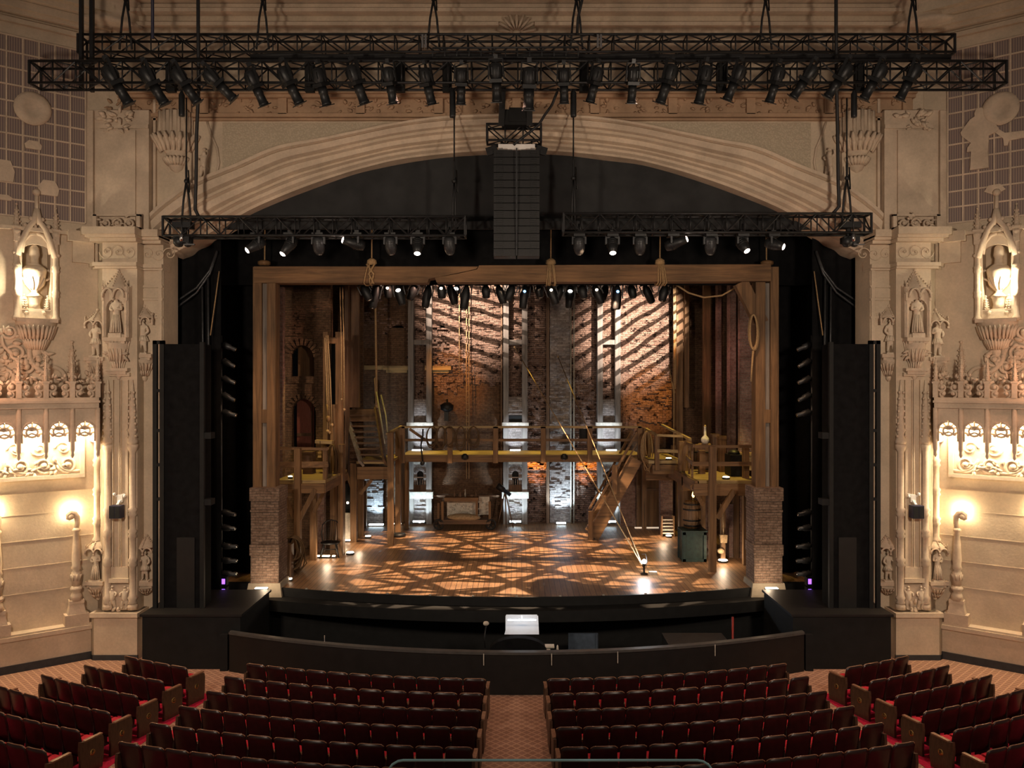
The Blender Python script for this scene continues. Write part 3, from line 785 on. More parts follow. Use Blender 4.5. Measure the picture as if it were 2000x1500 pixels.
def proscenium():
    global SIDE
    n = 40
    ci = [wpt(p) for p in arch_curve(ARCH_IN, n)]; co = [wpt(p) for p in arch_curve(ARCH_OUT, n)]
    # stepped mouldings of the arch, lofted between the inner and the outer curve
    prof = [(0, 1.5), (0, .52), (.06, .48), (.12, .36), (.2, .34), (.24, .22), (.27, .30), (.33, .30), (.38, .14), (.52, .1), (.56, -.02), (.59, .06), (.65, .05), (.70, -.12), (.86, -.2), (.9, -.14), (.93, -.24), (1.0, -.26), (1.0, .35)]
    rings = []
    for k in range(len(ci)):
        a, b = Vector((ci[k][0], 0, ci[k][1])), Vector((co[k][0], 0, co[k][1]))
        rings.append([Vector((a.x + (b.x - a.x) * s, DW + y, a.z + (b.z - a.z) * s)) for s, y in prof])
    mb = MB(); mb.loft(rings, False, False, False); mb.f = [tuple(reversed(f)) for f in mb.f]
    struct(mb, 'trim_1', MT['plaster'])
    mb = MB(); top = 21.0
    for k in range(len(co) - 1):
        (x0, z0), (x1, z1) = co[k], co[k + 1]
        mb.add([(x0, DW, z0 - .3), (x1, DW, z1 - .3), (x1, DW, top), (x0, DW, top)], [(0, 1, 2, 3)])
    for sx in (-1, 1):
        xo = sx * abs(co[0][0])
        zb = Z(452, DW)
        x0, x1 = sorted((xo, sx * 13.2)); mb.bb(x0, x1, DW, DW + .3, zb - .3, top)
        xj = sorted((sx * abs(ci[0][0]), sx * 13.5)); mb.bb(xj[0], xj[1], DW + .25, DW + .8, -.5, zb + .4)
    struct(mb, 'wall_proscenium', MT['plaster_wall'])
    # frieze band over the arch and the mouldings high above it
    mb = MB(); xr = 11.0
    for py, h, b in ((183, .10, .34), (192, .05, .24), (228, .05, .16), (235, .03, .1)):
        z = Z(py, DW); mb.bb(-xr, xr, DW - b, DW, z - h, z + h)
    mb.bb(-xr, xr, DW - .06, DW, Z(230, DW), Z(185, DW))
    for i in range(31):
        x = -10.8 + i * .72
        if i % 3 == 0: mb.bb(x - .12, x + .12, DW - .16, DW, Z(226, DW), Z(193, DW))
        c = MB(); clump(c, 0, 0, .5, .36, 7, .045); mb.merge(c, TR(x + .36, DW - .06, Z(210, DW)) @ RZ(PI))
    struct(mb, 'trim_2', MT['frieze_plaster'])
    mb = MB()
    for py, h, b in ((18, .06, .2), (28, .05, .3), (50, .05, .14), (4, .12, .4), (-14, .3, .6)):
        z = Z(py, DW)
        for sx in ((-1, 1) if py == 50 else (0,)):
            x0, x1 = (-11.6, 11.6) if sx == 0 else sorted((sx * .5, sx * 11.6)); mb.bb(x0, x1, DW - b, DW, z - h, z + h)
    for k in range(9):                                      # shell of rays on the axis
        a = PI * (k + .5) / 9; z = Z(66, DW)
        mb.tube([(math.cos(a) * .12, DW - .05, z + math.sin(a) * .1), (math.cos(a) * .55, DW - .08, z + math.sin(a) * .52)], [.025, .05], 6)
    struct(mb, 'trim_3', MT['plaster'])
    for SIDE in (-1, 1):
        # spandrel: diaper field with a bead round it, and pilaster strips above the capital
        mb = MB(); fx0 = X(432, DW)
        sel = [p for p in co if fx0 < p[0] < -1.6]
        zt = Z(240, DW)
        for k in range(len(sel) - 1):
            (x0, z0), (x1, z1) = sel[k], sel[k + 1]
            if max(z0, z1) + .12 < zt: mb.add([(x0, DW - .03, z0 + .1), (x1, DW - .03, z1 + .1), (x1, DW - .03, zt), (x0, DW - .03, zt)], [(0, 1, 2, 3)])
        o = solo(mb, 'spandrel_panel', MT['diaper_plaster'], f'finely patterned spandrel panel over the {LR()} shoulder of the arch', 'panel')
        mb = MB()
        mb.tube([P(405, 238, DW), P(412, 262, DW - .03), P(424, 290, DW - .03), P(428, 318, DW - .03), P(424, 335, DW - .03)], .035, 6)
        mb.bb(X(184, DW), X(300, DW), DW - .3, DW, Z(452, DW), Z(222, DW)); mb.bb(X(200, DW), X(276, DW), DW - .36, DW, Z(440, DW), Z(262, DW))
        mb.bb(X(206, DW), X(300, DW), DW - .34, DW, Z(258, DW), Z(250, DW)); mb.bb(X(302, DW), X(307, DW), DW - .1, DW, Z(412, DW), Z(190, DW))
        mb.bb(X(184, DW), X(196, DW), DW - .4, DW, Z(452, DW), Z(225, DW))
        c = MB(); clump(c, 0, 0, 1.1, .3, 14, .06); mb.merge(c, TR(X(245, DW), DW - .36, Z(238, DW)) @ RZ(PI))
        c = MB(); clump(c, 0, 0, .7, .3, 10, .05); mb.merge(c, TR(X(238, DW), DW - .36, Z(255, DW)) @ RZ(PI))
        # round drum in the upper corner
        mb.lathe([(1.0, Z(62, DW)), (1.12, Z(56, DW)), (1.0, Z(50, DW)), (.95, Z(30, DW)), (1.05, Z(24, DW)), (1.2, Z(10, DW)), (1.25, Z(-25, DW))], (X(192, DW) + .2, DW + .25, 0), 20)
        struct(mb, 'trim_' + S('4', '5'), MT['plaster'])
        # hanging pendant
        t = thing('pendant_bracket', f'carved hanging pendant on the {LR()} shoulder of the proscenium wall', 'bracket', PIER(345, 338, DW))
        mb = MB(); h = Z(222, DW) - Z(338, DW)
        mb.lathe([(.02, 0), (.16, .08), (.22, .22), (.26, .34), (.2, .38), (.34, .6), (.52, .74), (.58, .86), (.5, .92), (.46, 1.2), (.44, h)], (0, 0, 0), 14, True, None, 0, PI, 0, 1, .8)
        part(mb, 'drum', MT['plaster'], t)
        mb = MB()
        for k in range(10):
            a = PI * (k + .5) / 10
            for q, zz, L in ((.42, .55, .34), (.52, .74, .26), (.2, .2, .2)):
                c = Vector((math.cos(a) * q, math.sin(a) * q * .8, zz)); mb.tube([c, c * 1.0 + Vector((math.cos(a) * .08, math.sin(a) * .08, L * .6)), c + Vector((math.cos(a) * .16, math.sin(a) * .16, L))], [.04, .07, .03], 5)
        for k in range(7):
            a = PI * (k + .5) / 7; mb.tube([(math.cos(a) * .46, math.sin(a) * .38, .95), (math.cos(a) * .46, math.sin(a) * .38, h)], .05, 5)
        part(mb, 'leaves', MT['plaster'], t)
        # seated putto where the spandrel meets the arch
        mb = figure(.85, 'putto', SIDE == 1)
        o = solo(MB().merge(mb), 'putto', MT['plaster'], f'small plaster cherub perched on the {LR()} shoulder of the arch', 'statue', None, TR(X(402, DW), DW - .12, Z(352, DW)) @ RZ(PI))

def pier():
    D = 22.32                                                # face of the main shaft
    d2 = 22.72
    mb = MB()
    xa, xb, xc = X(200, D), X(268, D), X(319, d2)
    zcap = Z(452, D)
    # shaft, set-back reveal and the splay next to the side wall
    mb.bb(xa, xb, D, DW + .5, 0, zcap); mb.bb(xb - .05, xc, d2, DW + .9, 0, zcap)
    mb.add([(xa, D, 0), (xa - .55, DW + .1, 0), (xa - .55, DW + .1, zcap), (xa, D, zcap)], [(0, 1, 2, 3), (3, 2, 1, 0)])
    zpl = Z(1192, D)                                         # plinth
    mb.bb(xa - .12, xb + .1, D - .22, D + .5, 0, zpl); mb.bb(xa - .2, xb + .14, D - .3, D + .5, zpl - .12, zpl); mb.bb(xb, xc - .02, d2 - .3, d2 + .4, 0, zpl - .1)
    mb.add([(xa - .12, D - .22, 0), (xa - .75, DW - .1, 0), (xa - .75, DW - .1, zpl), (xa - .12, D - .22, zpl)], [(0, 1, 2, 3), (3, 2, 1, 0)])
    # entablature
    for py, h, b in ((455, .1, .42), (463, .06, .34), (470, .05, .22), (517, .05, .16), (523, .03, .1)):
        z = Z(py, D); mb.bb(xa - .1 - b * .6, xb + b * .3, D - b, D + .4, z - h, z + h); mb.bb(xb - .05, xc + .02, d2 - b, d2 + .4, z - h, z + h)
        mb.add([(xa - b * .6, D - b, z - h), (xa - .55 - b * .6, DW - b, z - h), (xa - .55 - b * .6, DW - b, z + h), (xa - b * .6, D - b, z + h)], [(0, 1, 2, 3), (3, 2, 1, 0)])
    for k in range(6):                                       # shallow carving of the capital frieze
        c = MB(); scroll(c, 0, 0, .2, 1.2, .018, 0, 1 if k % 2 else -1, .0); mb.merge(c, TR(xa + .12 + k * .31, (D if k < 3 else d2) - .0, Z(492, D)) @ RZ(PI))
    for py in (560, 585, 620):
        z = Z(py, d2); mb.bb(xb, xc, d2 - .06, d2, z - .03, z + .03)
    for pz in (572, 602):
        mb.bb(X(277, d2), X(310, d2), d2 - .04, d2, Z(pz + 10, d2), Z(pz - 8, d2))
    mb.bb(X(311, d2), X(318, d2), d2 - .07, d2, zpl, Z(525, d2)); mb.bb(X(268, d2), X(274, d2), d2 - .09, d2, zpl, Z(525, d2))
    # recessed panel between the colonnettes, with its moulded uprights
    zb, zt = Z(1128, D), Z(742, D)
    for px, w_ in ((221, 2.2), (234, 1.2), (237, 1.2), (250, 2.2)): mb.bb(X(px, D), X(px + w_, D), D - (.07 if px in (221, 250) else .05), D, zb, zt)
    mb.bb(X(215, D), X(255, D), D - .12, D, zb - .12, zb); mb.bb(X(214, D), X(256, D), D - .1, D, Z(735, D), Z(728, D))
    mb.bb(X(219, D), X(253, D), D - .06, D, zb, zb + .3)
    struct(mb, 'wall_pier_' + LR(), MT['plaster_wall'])
    bs = MB(); bs.bb(xa - .14, xb + .12, D - .24, D - .2, 0, .14); bs.bb(xb + .1, xc, d2 - .32, d2 - .28, 0, .14); bs.add([(xa - .14, D - .24, 0), (xa - .77, DW - .12, 0), (xa - .77, DW - .12, .14), (xa - .14, D - .24, .14)], [(0, 1, 2, 3), (3, 2, 1, 0)]); struct(bs, 'baseboard_pier_' + LR(), MT['dark_trim'])
    # colonnettes flanking the panel and on the corners
    for px, dd, nm in ((211, D - .05, 'outer'), (259, D - .05, 'inner')):
        t = thing('colonnette', f'thin ringed half column, {"wall" if nm == "outer" else "stage"} side of the panel on the {LR()} pier', 'column', PIER(px, 1190, dd))
        h = Z(742, dd) - Z(1190, dd); mb = MB()
        zz = lambda py: Z(py, dd) - Z(1190, dd)
        colonnette(mb, 0, 0, 0, zz(868), .088, [zz(1172), zz(1098), zz(1042), zz(1000)], True)
        part(mb, 'shaft', MT['plaster'], t)
        mb = MB(); mb.lathe([(.13, zz(868)), (.15, zz(862)), (.09, zz(850)), (.12, zz(842)), (.07, zz(815)), (.1, zz(808)), (.05, zz(770)), (.015, h)], (0, 0, 0), 8)
        for k in range(8):
            for sx in (-1, 1): mb.ball((sx * (.11 - .008 * k), .05, zz(852) + k * .17), .04, 5, 4)
        part(mb, 'pinnacle', MT['plaster'], t)
    for px, dd in ((190, 22.5), (184, 22.65)):
        mb = MB(); colonnette(mb, 0, 0, 0, Z(845, dd) - Z(1060, dd), .085, [.6, 1.4, 2.2])
        t = thing('colonnette', f'slim corner column on the splay of the {LR()} pier, ' + ('outermost' if px == 184 else 'next to the pier face'), 'column', PIER(px, 1060, dd)); part(mb, 'shaft', MT['plaster'], t)
    # parapet fretwork over the cornice
    t = thing('cornice_cresting', f'pierced leaf cresting on top of the {LR()} pier cornice', 'cresting', PIER(228, 448, D - .1))
    mb = MB()
    for k in range(3): scroll(mb, -.35 + k * .32, .17, .14, 1.4, .035, 0, 1 if k % 2 else -1, 0)
    for px in (-.6, .58): mb.box((px, 0, .2), (.1, .1, .4))
    mb.box((0, 0, .02), (1.3, .1, .06)); mb.box((0, 0, .38), (1.3, .1, .05)); clump(mb, 0, .2, 1.0, .3, 10, .04)
    part(mb, 'fretwork', MT['plaster'], t)
    mb = MB()
    for k in range(2): scroll(mb, 1.0 + k * .7, .14, .12, 1.4, .035, 0, 1, -.35)
    mb.box((1.4, -.4, .18), (1.5, .06, .36)); part(mb, 'return', MT['plaster'], t)
    # niches and their figures
    def niche(px, py_top, py_sill, py_bot, d, w, where, kind, hfig, full):
        hh = Z(py_top, d) - Z(py_sill, d)
        t = thing('statue_niche', f'gothic canopied niche {where} of the {LR()} pier', 'niche', PIER(px, py_sill, d))
        ch = hh * (.42 if full else .36)
        mb = MB(); canopy(mb, w, ch, w * .55, hh - ch); part(mb, 'canopy', MT['plaster'], t)
        mb = MB()
        if full:
            for sx in (-1, 1): mb.bb(sx * w * .42, sx * w * .62, 0, .2, 0, hh - ch * .6); colonnette(mb, sx * w * .52, .2, 0, hh - ch * .8, .035, [.3, .7], n=7)
            for k in range(8):
                a0, a1 = PI * k / 8, PI * (k + 1) / 8; r = w * .42
                mb.prism([(r * math.cos(a1), hh - ch * 1.35 + r * math.sin(a1)), (r * math.cos(a0), hh - ch * 1.35 + r * math.sin(a0)), (r * math.cos(a0), hh - ch * .55), (r * math.cos(a1), hh - ch * .55)], 0, .2)
            for k in range(7):                                # scallop shell in the head
                a = PI * (k + .5) / 7; mb.tube([(0, .03, hh - ch * 1.3), (math.cos(a) * w * .38, .07, hh - ch * 1.3 + math.sin(a) * w * .38)], [.015, .045], 5)
        mb.box((0, .1, -.05), (w * 1.1, .34, .1)); mb.box((0, .08, -.13), (w * .9, .28, .07))
        part(mb, 'shelf', MT['plaster'], t)
        mb = MB(); corbel(mb, w * .95, Z(py_sill, d) - Z(py_bot, d) - .15, .3, -.15, 9)
        part(mb, 'bracket', MT['plaster'], t)
        mb = figure(hfig, kind, px % 2 == 0)
        if full: mb.box((0, 0, -.06), (.34, .26, .12)); lift = .12
        else: mb.box((0, 0, -.02), (.3, .24, .04)); lift = .04
        solo(mb, 'statue', MT['plaster_pale'], f'carved figure in the niche {where} of the {LR()} pier', 'statue', None, PIER(px, py_sill, d) @ TR(0, .12, lift))
    niche(232, 528, 660, 742, D - .02, .58, 'high on the face', 'robe', 1.0, True)
    niche(283, 598, 692, 745, d2 - .02, .52, 'on the stage side, upper level', 'tunic', .92, False)
    niche(192, 605, 698, 750, 22.5, .48, 'on the wall side, upper level', 'tunic', .92, False)
    niche(287, 1045, 1133, 1162, d2 - .02, .5, 'on the stage side, near the floor', 'tunic', .78, False)
    niche(192, 1048, 1132, 1172, 22.5, .46, 'on the wall side, near the floor', 'robe', .8, False)
    # console below the central niche
    t = thing('console', f'leafy console between the niche and the panel of the {LR()} pier', 'bracket', PIER(233, 722, D))
    mb = MB(); corbel(mb, .62, .95, .26, .95, 10); clump(mb, 0, .5, .5, .7, 14, .055, .12)
    part(mb, 'leaves', MT['plaster'], t); mb = MB(); mb.box((0, .08, .0), (.62, .26, .08)); mb.box((0, .06, -.08), (.5, .2, .1)); part(mb, 'cap', MT['plaster'], t)
    # pair of dancing cherubs at the foot
    t = thing('putti_relief', f'relief of two dancing cherubs at the foot of the {LR()} pier', 'relief', PIER(235, 1190, D))
    for sx in (-1, 1):
        mb = MB().merge(figure(.64, 'putto', sx == 1), TR(sx * .17, .08, .02)); part(mb, 'cherub', MT['plaster_pale'], t)
    mb = MB(); mb.box((0, .03, .34), (.72, .06, .68)); clump(mb, 0, .12, .5, .2, 8, .05, .05); part(mb, 'backing', MT['plaster'], t)
    # dark box on a bracket
    t = thing('wall_speaker', f'small dark speaker on a white bracket, middle of the {LR()} pier', 'speaker', PIER(233, 1010, D - .14))
    mb = MB(); mb.box((0, .14, .17), (.30, .24, .34)); part(mb, 'cabinet', simple('speaker_blue', (.02, .02, .05), .6), t)
    mb = MB()
    for k in range(2): mb.box((-.075 + .15 * k, .265, .17), (.13, .012, .3))
    part(mb, 'grille', MT['lamp_black'], t)
    mb = MB(); mb.beam((0, .1, .34), (0, -.1, .48), .06, .06); mb.box((0, -.06, .5), (.14, .08, .2)); mb.beam((-.14, -.06, .62), (.12, -.06, .56), .05, .04); mb.ball((.14, -.02, .62), .05, 6, 4); mb.ball((-.13, -.02, .56), .045, 6, 4)
    part(mb, 'bracket', MT['white_panel'], t)

LAMPPOS = []
CANO = []
for SIDE in (-1, 1):
    info = side_wall(); lattice_screen(); urn_niche(info)
    CANO.append(box_canopy()); wall_tracery(None)
    LAMPPOS.append((SIDE, torchere(150, True), torchere(-5, False)))
    pier()
proscenium()
SIDE = -1
# ------------------------------------------------------------------ trusses and lamps hung over the house
def truss(label, x0, x1, y, ztop, h, w, pitch, mat='truss_metal', r=.033, group=None):
    """box truss: four chords, laced faces, square end frames"""
    t = thing('lighting_truss', label, 'truss', TR((x0 + x1) / 2, y, ztop - h), group)
    L = (x1 - x0) / 2
    for yy, zz in ((0, h), (0, 0), (w, h), (w, 0)):
        mb = MB(); mb.tube([(-L, yy, zz), (L, yy, zz)], r, 6); part(mb, 'chord', MT[mat], t)
    mb = MB(); n = max(2, int(2 * L / pitch)); s = 2 * L / n
    for i in range(n):
        a, b = -L + i * s, -L + (i + 1) * s; f = i % 2
        for yy in (0, w):
            mb.tube([(a, yy, 0 if f else h), (b, yy, h if f else 0)], r * .6, 5, smooth=False); mb.tube([(a, yy, 0), (a, yy, h)], r * .6, 5)
        for zz in (0, h):
            mb.tube([(a, 0 if f else w, zz), (b, w if f else 0, zz)], r * .6, 5); mb.tube([(a, 0, zz), (a, w, zz)], r * .55, 5)
    part(mb, 'lacing', MT[mat], t)
    for sx in (-1, 1):
        mb = MB()
        for yy in (0, w): mb.beam((sx * L, yy, -.02), (sx * L, yy, h + .02), .05, .05)
        for zz in (0, h): mb.beam((sx * L, 0, zz), (sx * L, w, zz), .05, .05)
        mb.beam((sx * L, 0, 0), (sx * L, w, h), .03, .03); part(mb, 'end_frame', MT[mat], t)
    return t
LOW = truss('long black box truss with the row of spotlights, lower of the two over the arch', X(57, 20), X(1966, 20), 20.0, Z(119, 20), .53, .5, .56)
HIGH = truss('long black box truss hanging above and behind the spotlight truss', X(152, 21), X(1865, 21), 21.0, Z(67, 21), .45, .45, .62)
mb = MB()
for k, (q, r) in enumerate(((113, .075), (117, .065), (109, .06), (115, .07))):
    pts = [P(490 + i * 45.5, q + 1.5 * math.sin(i * 1.7 + k), 20.75) for i in range(31)]; mb.tube(pts, r, 7)
solo(mb, 'cable_bundle', MT['cable'], 'thick bundle of black cable tied along the upper truss', 'cable')
mb = MB(); mb.bb(X(845, 20.7), X(1130, 20.7), 20.66, 20.74, Z(113, 20.7), Z(93, 20.7))
mb2 = MB(); mb2.tube([P(845, 94, 20.6), P(1130, 92, 20.6)], .025, 6); mb2.tube([P(845, 112, 20.6), P(1130, 112, 20.6)], .025, 6)
for i in range(13): mb2.tube([P(845 + i * 23.7, 94, 20.6), P(845 + i * 23.7, 112, 20.6)], .014, 5)
solo(mb2, 'ladder_bar', MT['lamp_grey'], 'short grey ladder bar fixed in the middle of the upper truss', 'bar')
# the spotlights: shutter body, barrel, yoke and clamp; aimed along -z
def make_spot():
    t = thing('spotlight', '', 'spotlight')
    mb = MB(); mb.lathe([(.03, 0), (.09, -.02), (.115, -.08), (.12, -.26), (.10, -.33), (.095, -.36)][::-1], (0, 0, 0), 12)
    for k in range(6):
        a = PI * k / 3; mb.beam((math.cos(a) * .115, math.sin(a) * .115, -.1), (math.cos(a) * .115, math.sin(a) * .115, -.26), .02, .03)
    part(mb, 'lamp_house', MT['lamp_black'], t)
    mb = MB(); mb.box((0, 0, -.39), (.22, .22, .08)); mb.lathe([(.085, -.86), (.095, -.8), (.085, -.79), (.08, -.6), (.09, -.58), (.08, -.43)], (0, 0, 0), 12)
    mb.box((0, 0, -.86), (.2, .2, .02)); part(mb, 'barrel', MT['lamp_black'], t)
    mb = MB()
    for sx in (-1, 1): mb.beam((sx * .14, 0, -.35), (sx * .12, .06, .08), .02, .05)
    mb.beam((-.13, .06, .08), (.13, .06, .08), .05, .02); part(mb, 'yoke', MT['lamp_black'], t)
    mb = MB(); mb.box((0, .07, .13), (.07, .07, .1)); part(mb, 'clamp', MT['lamp_grey'], t)
    return t
SPOTS = [(205, 128, 253, 205), (278, 131, 323, 205), (339, 134, 387, 202), (400, 138, 458, 195), (485, 138, 517, 207), (549, 130, 586, 204), (618, 132, 639, 207),
         (684, 127, 713, 204), (756, 130, 769, 204), (827, 132, 844, 205), (901, 132, 900, 205), (968, 122, 971, 201), (1034, 130, 1032, 217), (1101, 132, 1102, 203),
         (1170, 130, 1152, 201), (1238, 130, 1233, 203), (1315, 125, 1289, 203), (1382, 127, 1364, 204), (1450, 127, 1419, 197), (1525, 130, 1502, 201),
         (1593, 128, 1548, 192), (1660, 125, 1615, 192), (1727, 125, 1686, 195), (1794, 125, 1756, 195)]
proto = None
for i, (a, b, c, d) in enumerate(SPOTS):
    p0, p1 = P(a, b, 19.8), P(c, d, 20.1); M = aim(p0, p1)
    if i < 12: lab = f'black spotlight on the lower truss, {ORD[i]} from its left end'
    else: lab = f'black spotlight on the lower truss, {ORD[23 - i]} from its right end'
    if proto is None:
        proto = make_spot(); proto['label'] = lab; proto['group'] = 'spotlights along the lower truss'; MATRIX[proto.name] = M; _setM(proto, M); o = proto
    else: o = dup(proto, M, lab)
    s = (p1 - p0).length / .87; o.matrix_world = M @ SCL(s * 1.3, s * 1.3, s)
# dark drop tubes and flat fixtures on the same truss
for i, (px, y0, y1, w, wh) in enumerate(((355, 178, 228, 11, 'under the third spotlight from the left'), (884, 172, 230, 11, 'left of the speaker array cable'), (1120, 174, 229, 11, 'right of the speaker array'), (1668, 176, 230, 11, 'near the right end'))):
    mb = MB(); d = 20.2; p = P(px, y1, d); hh = Z(y0, d) - Z(y1, d)
    mb.lathe([(.02, 0), (.07, .01), (.075, .05), (.075, hh - .1), (.05, hh - .05), (.03, hh)], p, 10)
    solo(mb, 'drop_tube', MT['lamp_black'], f'black tube hanging under the lower truss {wh}', 'tube', 'drop tubes under the lower truss')
for i, px in enumerate((332, 604, 781, 873, 1141, 1410, 1680)):
    mb = MB(); d = 20.3; mb.bb(X(px - 9, d), X(px + 9, d), d, d + .14, Z(178, d), Z(122, d)); mb.bb(X(px - 6, d), X(px + 6, d), d - .05, d, Z(170, d), Z(130, d))
    solo(mb, 'truss_spacer', MT['black_paint'], f'flat black box set inside the lower truss, {ORD[i]} from the left', 'box', 'flat boxes inside the lower truss')
# chain hoists that carry the trusses
def hoist(px, d, zb, lab, w=.16, ztop=21.5, k_=1.0):
    x = X(px, d); t = thing('chain_hoist', lab, 'hoist', TR(x, d, zb))
    mb = MB(); h = ztop - zb
    for sx in (-1, 1): mb.tube([(sx * w, .2, -.3), (sx * w * .55, .2, .5), (0, .2, 1.0)], .03, 5)
    part(mb, 'sling', MT['cable'], t)
    mb = MB(); mb.lathe([(.03, 1.0), (.07 * k_, 1.05), (.08 * k_, 1.35), (.05 * k_, 1.5), (.03, 1.55)], (0, .2, 0), 8); mb.ball((0, .2, 1.0), .07, 6, 4); part(mb, 'motor', MT['lamp_black'], t)
    mb = MB(); mb.tube([(0, .2, 1.5), (0, .2, h)], .022, 5); mb.tube([(.06, .2, 1.3), (.09, .2, .7), (.05, .2, 1.1)], .02, 5); part(mb, 'chain', MT['iron'], t)
for i, px in enumerate((238, 508, 845, 1127, 1500, 1790)):
    hoist(px, 21, Z(67, 21), f'black chain hoist above the upper truss, {ORD[i]} from the left')
mb = MB(); mb.tube([(X(298, 20.6), 20.6, Z(75, 20.6)), (X(298, 20.6), 20.6, 21.5)], .04, 7); solo(mb, 'steel_pole', simple('blued_steel', (.03, .03, .06), .5), 'bluish steel pole rising from the left part of the upper truss', 'pole')
mb = MB(); mb.bb(X(158, 20.8), X(164, 20.8), 20.7, 20.8, Z(178, 20.8), 21.5); mb.bb(X(174, 20.8), X(181, 20.8), 20.8, 20.9, Z(178, 20.8), 21.5); mb.bb(X(158, 20.8), X(181, 20.8), 20.72, 20.88, Z(128, 20.8), Z(122, 20.8))
solo(mb, 'steel_uprights', MT['truss_metal'], 'pair of black uprights at the left end of the two trusses', 'frame')
for px, lx, w in ((829, 1, 'left'), (1170, 1, 'right')):
    mb = MB(); d = 20.9
    for k in range(2): mb.bb(X(px + k * 6 - 5, d), X(px + k * 6 - 1, d), d - .1, d, Z(96, d), Z(70, d))
    solo(mb, 'junction_plate', MT['chrome'], f'pair of bright metal plates on the upper truss, {w} of centre', 'plate')
# side trusses beside the arch with moving lights below
def movinglight(px, lx, ly, lit, d, lab, group):
    base = P(px, 461, d); t = thing('moving_light', lab, 'moving light', TR(*base), group)
    lens = P(lx, ly, d - .15) - base if lit else Vector((0.02, .12, Z(503, d) - base.z))
    piv = Vector((0, 0, -.22)); ax = (lens - piv); L = max(ax.length, .26); ax.normalize()
    mb = MB(); mb.box((0, 0, .02), (.3, .3, .1)); mb.box((0, 0, .1), (.12, .12, .1)); part(mb, 'base', MT['lamp_black'], t)
    side = ax.cross(Vector((0, 0, 1))); side = side.normalized() if side.length > .2 else Vector((1, 0, 0))
    mb = MB(); 
    for sg in (-1, 1): mb.beam(Vector((0, 0, -.04)) + side * sg * .17, piv + side * sg * .17, .05, .1, up=(0, 1, 0))
    mb.beam(side * .19 + Vector((0, 0, -.04)), side * -.19 + Vector((0, 0, -.04)), .06, .05); part(mb, 'yoke', MT['lamp_grey'], t)
    R = ax.to_track_quat('Z', 'Y').to_matrix().to_4x4()
    mb = MB(); b = MB(); b.lathe([(.05, -.22), (.12, -.2), (.145, -.1), (.15, .05), (.125, .16), (.1, L)] if lit else [(.05, -.2), (.13, -.18), (.155, -.06), (.155, .1), (.13, .2), (.09, .27)], (0, 0, 0), 14)
    for k in range(3): b.lathe([(.152, -.08 + .06 * k), (.16, -.07 + .06 * k), (.152, -.06 + .06 * k)], (0, 0, 0), 14)
    mb.merge(b, TR(*piv) @ R); hd = part(mb, 'head', MT['lamp_black'] if lit else MT['lamp_grey'], t)
    b = MB(); b.lathe([(.085, L + .005), (.06, L + .025), (.01, L + .03)] if lit else [(.08, .275), (.06, .29), (.01, .295)], (0, 0, 0), 12)
    o = part(MB().merge(b, TR(*piv) @ R), 'lens', MT['lens_warm'] if lit else MT['chrome'], t)
    if lit: o['label'] = 'glowing pinkish white lens'
    return base + piv + ax * (L + .08), ax
LIT = []
for sd, x0, x1, zt, L in (('left', 318, 908, 423, [(503, 483, 489, 1), (567, 552, 496, 1), (622, 0, 0, 0), (697, 670, 469, 1), (763, 0, 0, 0), (816, 815, 495, 1), (878, 0, 0, 0)]),
                          ('right', 1101, 1702, 417, [(1131, 0, 0, 0), (1196, 1197, 494, 1), (1250, 0, 0, 0), (1314, 1341, 467, 1), (1388, 0, 0, 0), (1450, 1459, 490, 1), (1510, 1530, 482, 1)])):
    d = 21.85
    truss(f'short black truss of moving lights over the {sd} half of the stage opening', X(x0, d), X(x1, d), d, Z(zt, d), .5, .45, .48)
    mb = MB(); mb.tube([P(x0 + 60, zt + 38, 22.05), P(x1 - 10, zt + 38, 22.05)], .03, 6)
    for k in range(7): mb.tube([P(L[k][0], zt + 38, 22.05), P(L[k][0], zt + 20, 22.05)], .025, 5)
    solo(mb, 'hanging_pipe', MT['lamp_black'], f'black pipe slung below the {sd} moving light truss', 'pipe')
    for k, (px, lx, ly, lit) in enumerate(L):
        st = 'glowing' if lit else 'unlit'
        r = movinglight(px, lx, ly, lit, 22.05, f'{st} moving light under the {sd} truss, {ORD[k]} from the left', f'moving lights under the {sd} truss')
        if lit: LIT.append(r)
    ex = x0 + 40 if sd == 'left' else x1 - 42
    t = thing('winch', f'dark winch hung below the outer end of the {sd} truss', 'winch', P(ex, 481, 22.0))
    mb = MB(); mb.box((0, 0, .16), (.42, .3, .16)); mb.ball((-.1, -.05, .12), .16, 8, 5); mb.ball((.12, 0, .1), .13, 8, 5); mb.box((0, .1, .4), (.1, .1, .4)); mb.box((0, 0, .56), (.5, .3, .16)); part(mb, 'body', MT['lamp_black'], t)
    mb = MB(); mb.lathe([(.05, .1), (.06, .3)], (.02, -.17, 0), 8); mb.box((.2, -.1, .03), (.3, .05, .03)); part(mb, 'fitting', MT['chrome'], t)
    hx = ex
    hoist(hx, 22.0, Z(zt, 22.0) , f'black chain hoist holding the outer end of the {sd} truss', .14, 15.2, .45)
    hoist(886 if sd == 'left' else 1121, 22.0, Z(zt, 22.0), f'black chain hoist holding the inner end of the {sd} truss', .05, Z(180, 22), .4)
    cx = 387 if sd == 'left' else 1633
    mb = MB(); s2 = 1 if sd == 'left' else -1
    mb.tube([(X(cx, 20.4), 20.4, 21.5), P(cx, 60, 20.4), P(cx + 1, 170, 20.8), P(cx - 3 * s2, 260, 21.3), P(cx - 4 * s2, 350, 21.7), P(cx - 6 * s2, zt - 14, 22.0), P(cx + (2 if s2 > 0 else -8), zt + 2, 22.0)], .045, 7)
    solo(mb, 'power_cable', MT['cable'], f'long black cable dropping past the arch to the {sd} moving light truss', 'cable')
